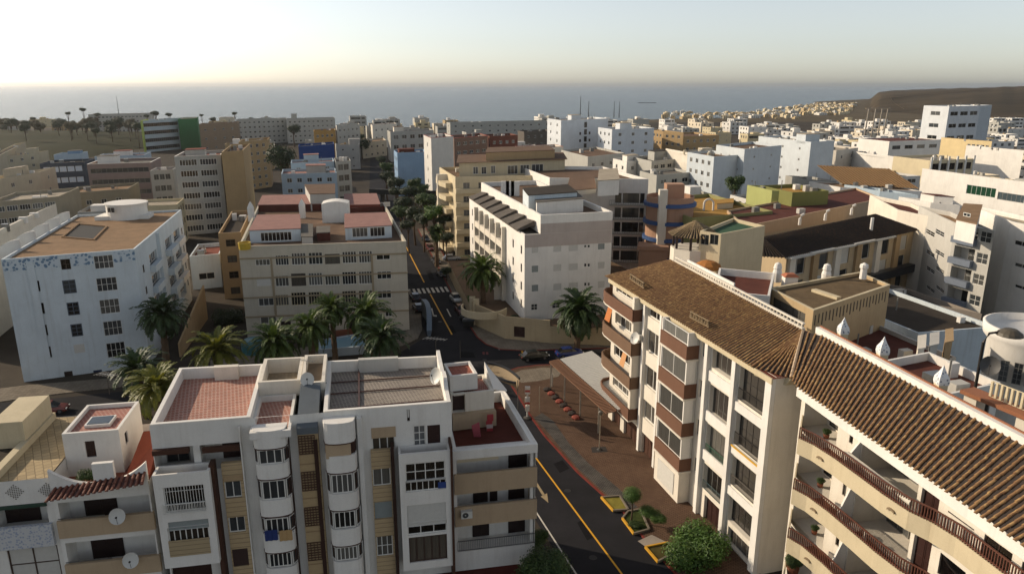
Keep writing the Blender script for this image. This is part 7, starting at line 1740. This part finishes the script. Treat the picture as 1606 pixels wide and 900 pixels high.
for i in range(8):
    t_ = i/7; x, y = 858+(903-858)*t_, 612+(656-612)*t_; p = at(x, y, .13); mb = MB(); jr = random.Random(i)
    mb.lathe((p.x, p.y, .13), [(0, .0), (.5, .0), (.56, .16+.08*jr.random()), (.42, .34), (0, .4)], 7, jr.random(), jr.random()*.0+6.283+0 if False else 6.2832)
    tag(mb.build('stone_block', paint('7d3a2b' if i % 2 else '30261f', .9, 0, .3), None, (p.x, p.y, .13)), ('red' if i % 2 else 'dark') + ' rounded stone block in the row beside the canopy', 'stone block', ('red' if i % 2 else 'dark')+' stone blocks beside the canopy')
# boat shaped awning at the corner
b0, b1 = at(762, 578, 5.6), at(812, 603, 5.2); t = thing('awning', 'tan boat shaped awning with a dark rim behind the corner wing', 'awning', ((b0.x+b1.x)/2, (b0.y+b1.y)/2, .1)); mb = MB(); rim = MB(); N_ = 10; wv = Vector((.3, .95, 0)); rows = []
for i in range(N_+1):
    s = i/N_; c = b0.lerp(b1, s); hw = 1.6*math.sin(math.pi*(.12+.76*s))**.8; rows.append([c+wv*hw*u+Vector((0, 0, .5*u*u-.45*(1-u*u))) for u in (-1, -.5, 0, .5, 1)])
for r0, r1 in zip(rows, rows[1:]):
    for k in range(4): mb.quad(r0[k], r1[k], r1[k+1], r0[k+1])
    for k in (0, 4): rim.bar(r0[k], r1[k], .2, .25)
mb.build('cloth', paint('8f7d62', .9), t); rim.build('rim', paint('1f2023', .6), t); mb = MB()
for c in (b0, b1): mb.tube([(c.x, c.y, .1), (c.x, c.y, c.z+.6)], .06, 6)
mb.build('posts', metal, t)
# blue grey curved bus shelter wall on the left kerb
a0 = at(668, 527, .1); t = thing('shelter', 'tall curved blue grey shelter panel on the left kerb below the zebra crossing', 'shelter', (a0.x, a0.y, .1)); mb = MB(); n = 12
for k in range(n):
    f = lambda s: (a0.x-2.9*s+.3+1.5*math.sin(s*2.2)*.6, a0.y+11*s, 3.4*math.sin(math.pi*(.1+.5*s)))
    p0, p1 = f(k/n), f((k+1)/n); mb.hexa((p0[0], p0[1], .1), (p0[0]+.5, p0[1], .1), (p1[0]+.5, p1[1], .1), (p1[0], p1[1], .1), (p0[0]-.15, p0[1], p0[2]), (p0[0]+.7, p0[1], p0[2]), (p1[0]+.7, p1[1], p1[2]), (p1[0]-.15, p1[1], p1[2]))
mb.build('panel', paint('55636f', .5), t)
# planters with yellow kerbs
soil = ground_mat('planter_soil', '3a3322', '57502c', 1.2); 
def planter(label, pts, ymask, veg=None):
    P_ = [at(x, y, .13).xy for x, y in pts]; c = P_[0]; t = thing('planter', label, 'planter', (*c, .1), 'yellow kerbed planters'); mb = MB(); mb.quad(*[(p.x, p.y, .21) for p in P_]); mb.build('soil', veg or soil, t); mb = MB(); mk = MB(); n = len(P_)
    for i in range(n): (mb if i in ymask else mk).bar((*P_[i], .24), (*P_[(i+1) % n], .22), .17, .22)
    mb.build('yellow_kerb', paint('c08e1e', .7, 0, .2, 6), t); mk.build('stone_kerb', paint('6e6456', .9), t)
planter('upper planter with dry grass and a yellow kerb facing the road', [(943, 781), (962, 802), (985, 800), (972, 779)], (0,), ground_mat('dry_grass', '6b6530', '8a7f3a', 1.5))
planter('middle planter with low shrubs and a yellow kerb', [(976, 814), (994, 838), (1018, 831), (1004, 800), (985, 803)], (0,), ground_mat('low_plants', '2d361b', '47502a', 2))
planter('lower planter beside the big bush with two yellow kerb sides', [(1012, 859), (1032, 882), (1060, 866), (1048, 852)], (0, 3))
mb = MB(); q = [at(x, y, .14) for x, y in ((1000, 848), (1014, 858), (1046, 850), (1022, 838))]; mb.quad(*[(p.x, p.y, .15) for p in q]); o = mb.build('paving_patch', ground_mat('pale_paving', '8d8378', 'a0968a', .6), None, (q[0].x, q[0].y, 0)); o['kind'] = 'structure'
# pool garden behind the palms
def pool():
    P_ = [at(x, y, 0).xy for x, y in ((500, 561), (600, 553), (618, 540), (560, 535), (500, 545))]; t = thing('swimming_pool', 'pale blue walled pool behind the palms of the beige block', 'pool', (*P_[0], 0)); mb = MB(); i2 = inset(P_, .4)
    n = 5
    for i in range(n): mb.prism([P_[i], P_[(i+1) % n], i2[(i+1) % n], i2[i]], 0, 1.3, True, False)
    mb.build('rim_wall', plaster('a3b0ba', .3), t); m, nt, p_ = nodes('pool_water'); p_.inputs['Base Color'].default_value = (.16, .3, .38, 1); p_.inputs['Roughness'].default_value = .08; bump(nt, p_, noise(nt, coord(nt), 1.5), .2, .05)
    mb = MB(); mb.quad(*[(p.x, p.y, 1.1) for p in i2]); mb.build('water', m, t)
pool()
p = at(400, 552, 0); mb = MB(); mb.lathe((p.x, p.y, 0), [(1.9, 0), (2.0, 1.6), (1.5, 2.1), (0, 2.3)], 16); tag(mb.build('pool_cover', paint('3a6d73', .5), None, (p.x, p.y, 0)), 'teal rounded cover half hidden between two palms', 'cover')
w0, w1 = at(515, 540, 0), at(585, 531, 0); mb = MB(); mb.bar(w0+Vector((0, 3, .6)), w1+Vector((0, 3, .6)), .5, 1.2); tag(mb.build('garden_wall', paint('7a4a35', .9, 0, .3), None, (w0.x, w0.y, 0)), 'low terracotta garden wall behind the pale blue pool', 'wall')
# ------------------------------------------------------------------ roof things
def antenna(label, x, y, z, h, kind='yagi', s=1.0):
    p = at(x, y, z); t = thing('antenna', label, 'antenna', p); mb = MB(); mb.tube([p, p+Vector((0, 0, h))], .03*s, 6); mb.build('mast', metal_d, t)
    if kind == 'yagi':
        mb = MB(); d = Vector((.8, -.5, .1)).normalized(); c = p+Vector((0, 0, h)); mb.bar(c-d*s, c+d*s, .03*s)
        for k in range(7): q = c+d*s*(k/3-1); e = Vector((.5, .8, 0)).normalized()*(.45-.03*k)*s; mb.bar(q-e, q+e, .02*s)
        mb.build('array', metal, t)
    elif kind == 'cross':
        mb = MB(); c = p+Vector((0, 0, h)); mb.bar(c-Vector((6, 0, 0)), c+Vector((6, 1, 0)), .3); mb.build('crossbar', metal_d, t)
    return t
rz = 17.2
antenna('spiky television antenna at the rear corner of the grey tiled deck', 684, 562, 18.5, 1.7); antenna('thin aerial behind the rooftop room of the corner wing', 722, 562, 17.5, 1.6, 'pole')
antenna('television antenna on the stair tower of the near apartment block', 482, 588, 18.3, 1.2, 'yagi', .8)
dish(at(483, 606, 18.2), (.2, -.8, .4), .5, 'white satellite dish on the slate slope of the stair tower'); dish(at(505, 612, 17.3), (.8, -.5, .3), .42, 'small grey satellite dish on the grey deck beside the tower'); dish(at(688, 600, 18.3), (-.6, -.6, .3), .6, 'white satellite dish on the right parapet of the grey deck')
antenna('comb shaped aerial behind the small rooftop room at the lower left', 172, 618, 17.5, 1.6)
for x, y, z, h, l in ((910, 180, 25, 9.5, 'taller thin mast on the white tower, left one'), (923, 180, 25, 7, 'shorter thin mast on the white tower'), (963, 178, 22, 8, 'thin mast left of the twin tower roof'), (971, 178, 22, 7.5, 'thin mast above the twin tower roof'), (186, 177, 17, 14, 'thin mast on the left seaside hotel')): 
    p = at(x, y, z); t = thing('mast', l, 'mast', p); mb = MB(); mb.tube([p-Vector((0, 0, 3)), p+Vector((0, 0, h))], [.35, .12], 6); mb.build('pole', paint('4c4f52', .6), t)
antenna('wide T shaped aerial above the tan block', 1014, 184, 20, 9, 'cross')
# dark street lamp rising behind the tiled wing
p = at(1531, 600, 16); t = thing('street_lamp', 'dark street lamp with a hooded head rising behind the tiled ridge', 'street lamp', (p.x, p.y, 0)); top = at(1533, 541, 19.5); top = Vector((p.x, p.y, 20.6)); mb = MB(); mb.tube([(p.x, p.y, 0), (p.x, p.y, 19.6), top+Vector((.3, -.1, -.2)), top+Vector((1.0, -.3, 0))], [.14, .12, .11, .1], 8); mb.build('pole', metal_d, t)
mb = MB(); c = top+Vector((1.7, -.5, 0)); mb.lathe(c, [(1.0, -.25), (.9, 0), (.5, .28), (0, .36)], 14); mb.build('lamp_hood', paint('4a4336', .6), t)
for i, (x, y, z) in enumerate(((1538, 525, 13), (1543, 522, 13))): pass
dish(at(1551, 584, 18.5), (-.5, -.7, .3), .7, 'dark grey satellite dish beside the roof pergola', paint('4b4a48', .6))
# small rooftop things on the terraces behind the ridge
p = at(1238, 445, 16); t = thing('water_tank', 'small white hut shaped tank on the terrace before the dark roofed house', 'tank', p); mb = MB(); mb.box(p.x-.8, p.x+.8, p.y-.6, p.y+.6, p.z-.5, p.z+1.0); mb.build('body', WHITE, t); mb = MB(); mb.hexa((p.x-.95, p.y-.75, p.z+1.0), (p.x+.95, p.y-.75, p.z+1.0), (p.x+.95, p.y+.75, p.z+1.0), (p.x-.95, p.y+.75, p.z+1.0), (p.x-.5, p.y-.4, p.z+1.35), (p.x+.5, p.y-.4, p.z+1.35), (p.x+.5, p.y+.4, p.z+1.35), (p.x-.5, p.y+.4, p.z+1.35)); mb.build('lid', paint('9a5a3c', .8), t)
for i, (x, y) in enumerate(((1219, 430), (1296, 432))): p = at(x, y, 16.5); mb = MB(); mb.lathe((p.x, p.y, p.z-1), [(0, 0), (.55, 0), (.6, 1.2), (.45, 1.7), (.55, 1.8), (.4, 2.4), (0, 2.6)], 12); tag(mb.build('chimney_pot', WHITE, None, p), ['white domed chimney pot left of the hut shaped tank', 'white domed chimney pot before the dark house bays'][i], 'chimney pot')
# plants on terraces
def potplant(label, loc, s=.5):
    loc = Vector(loc); t = thing('potted_plant', label, 'plant', loc); mb = MB(); mb.lathe(loc, [(0, 0), (.22*s*2, 0), (.28*s*2, .45*s*1.6), (0, .42*s*1.6)], 10); mb.build('pot', paint('7d4a34', .9), t); put('foliage', BUSH[3], t, loc+Vector((0, 0, .45*s*1.6+s*.55)), 1, s)
G = offset_facade(FA, uL, uR, .3, 0, zt)
potplant('bushy dark plant on the terrace behind the curved parapet', G.pt(1.9, zt-.55, -1.0), .75); potplant('leafy plant on the right of the curved parapet terrace', G.pt(5.3, zt-.55, -1.0), .5)
potplant('leafy potted plant on the middle beige balcony of the corner wing', FW.pt(2.0, fl[2][1]+.17, -.7), .5)
for k, z in enumerate(fz[:3]): potplant(['tall plant behind the top wavy balcony railing', 'dark plant in the left end of the second wavy balcony', 'plant in the left end of the third wavy balcony'][k], F2.pt(2.6, z+.31, -.6), .42)
potplant('green bush hanging low at the left end of the wavy balconies', F2.pt(2.2, 3.0, .6), .9)
# small white table and chairs on the second wavy balcony
p = F2.pt(8.6, fz[1]+.23, .9); t = thing('table', 'white round table on the second wavy balcony', 'table', p); mb = MB(); mb.lathe(p, [(0, .68), (.5, .68), (.5, .73), (0, .73)], 16); mb.build('table_top', paint('c9c4ba', .5), t); mb = MB(); mb.tube([p, p+Vector((0, 0, .69))], .04, 6); mb.build('leg', metal, t)
for s in (-1, 1):
    q = F2.pt(8.6+s*.95, fz[1]+.23, .9); t = thing('chair', ('white chair left' if s < 0 else 'white chair right')+' of the round table on the second wavy balcony', 'chair', q, 'chairs on the wavy balcony'); cm_ = paint('c9c4ba', .5); mb = MB(); mb.box(q.x-.22, q.x+.22, q.y-.22, q.y+.22, q.z+.42, q.z+.46); mb.build('seat', cm_, t); mb = MB(); mb.box(q.x+.2*s-.02, q.x+.2*s+.02, q.y-.22, q.y+.22, q.z+.46, q.z+.9); mb.build('backrest', cm_, t)
    for a in (-.2, .2):
        for b in (-.2, .2): mb = MB(); mb.box(q.x+a-.02, q.x+a+.02, q.y+b-.02, q.y+b+.02, q.z, q.z+.419); mb.build('leg', cm_, t)
# ------------------------------------------------------------------ loose far houses nothing is seen of are left out
def drop(o):
    for c in list(o.children): drop(c)
    bpy.data.objects.remove(o)
# houses wholly hidden behind others in the photo are left out
HIDDEN = [4,5,6,7,8,9,14,15,16,17,18,19,21,23,25,27,28,30,31,32,34,37,38,45,47,50,56,57,58,62,63,64,69,71,74,76,80,81,82,83,85,87,90,91,96,97,99,100,106,109,110,111,112,113,114,118,120,122,125,127,128,131,133,134,137,140,144,148,149,150,151,152,153,154,155,156,157,159,160,162,163,168,169,170,171,173,174,175,176,178,179,180,181,184,185,186,187,189,191,192,194,195,196,198,200,201,202,203,204,205,206,207,208,211,212,213,214,215,216,217,218,220,221,223,229,235,238,239,240,242,244,245,246,247,250,251,255,256,257,260,261,263,264]
gone = [fillers[i] for i in HIDDEN]
for o in gone: drop(o)
# haze over the whole place
mb = MB(); mb.box(-32300, 32300, -2200, 32300, -8, 78); hz = mb.mesh('haze', []); o = bpy.data.objects.new('haze', hz); COL.objects.link(o); o['kind'] = 'stuff'
m = bpy.data.materials.new('haze'); m.use_nodes = True; nt = m.node_tree; nt.nodes.clear(); out = nt.nodes.new('ShaderNodeOutputMaterial'); pv = nt.nodes.new('ShaderNodeVolumePrincipled')
pv.inputs['Density'].default_value = 7e-5; pv.inputs['Color'].default_value = (.93, .92, .9, 1); pv.inputs['Anisotropy'].default_value = .75; nt.links.new(pv.outputs[0], out.inputs['Volume']); hz.materials.append(m)
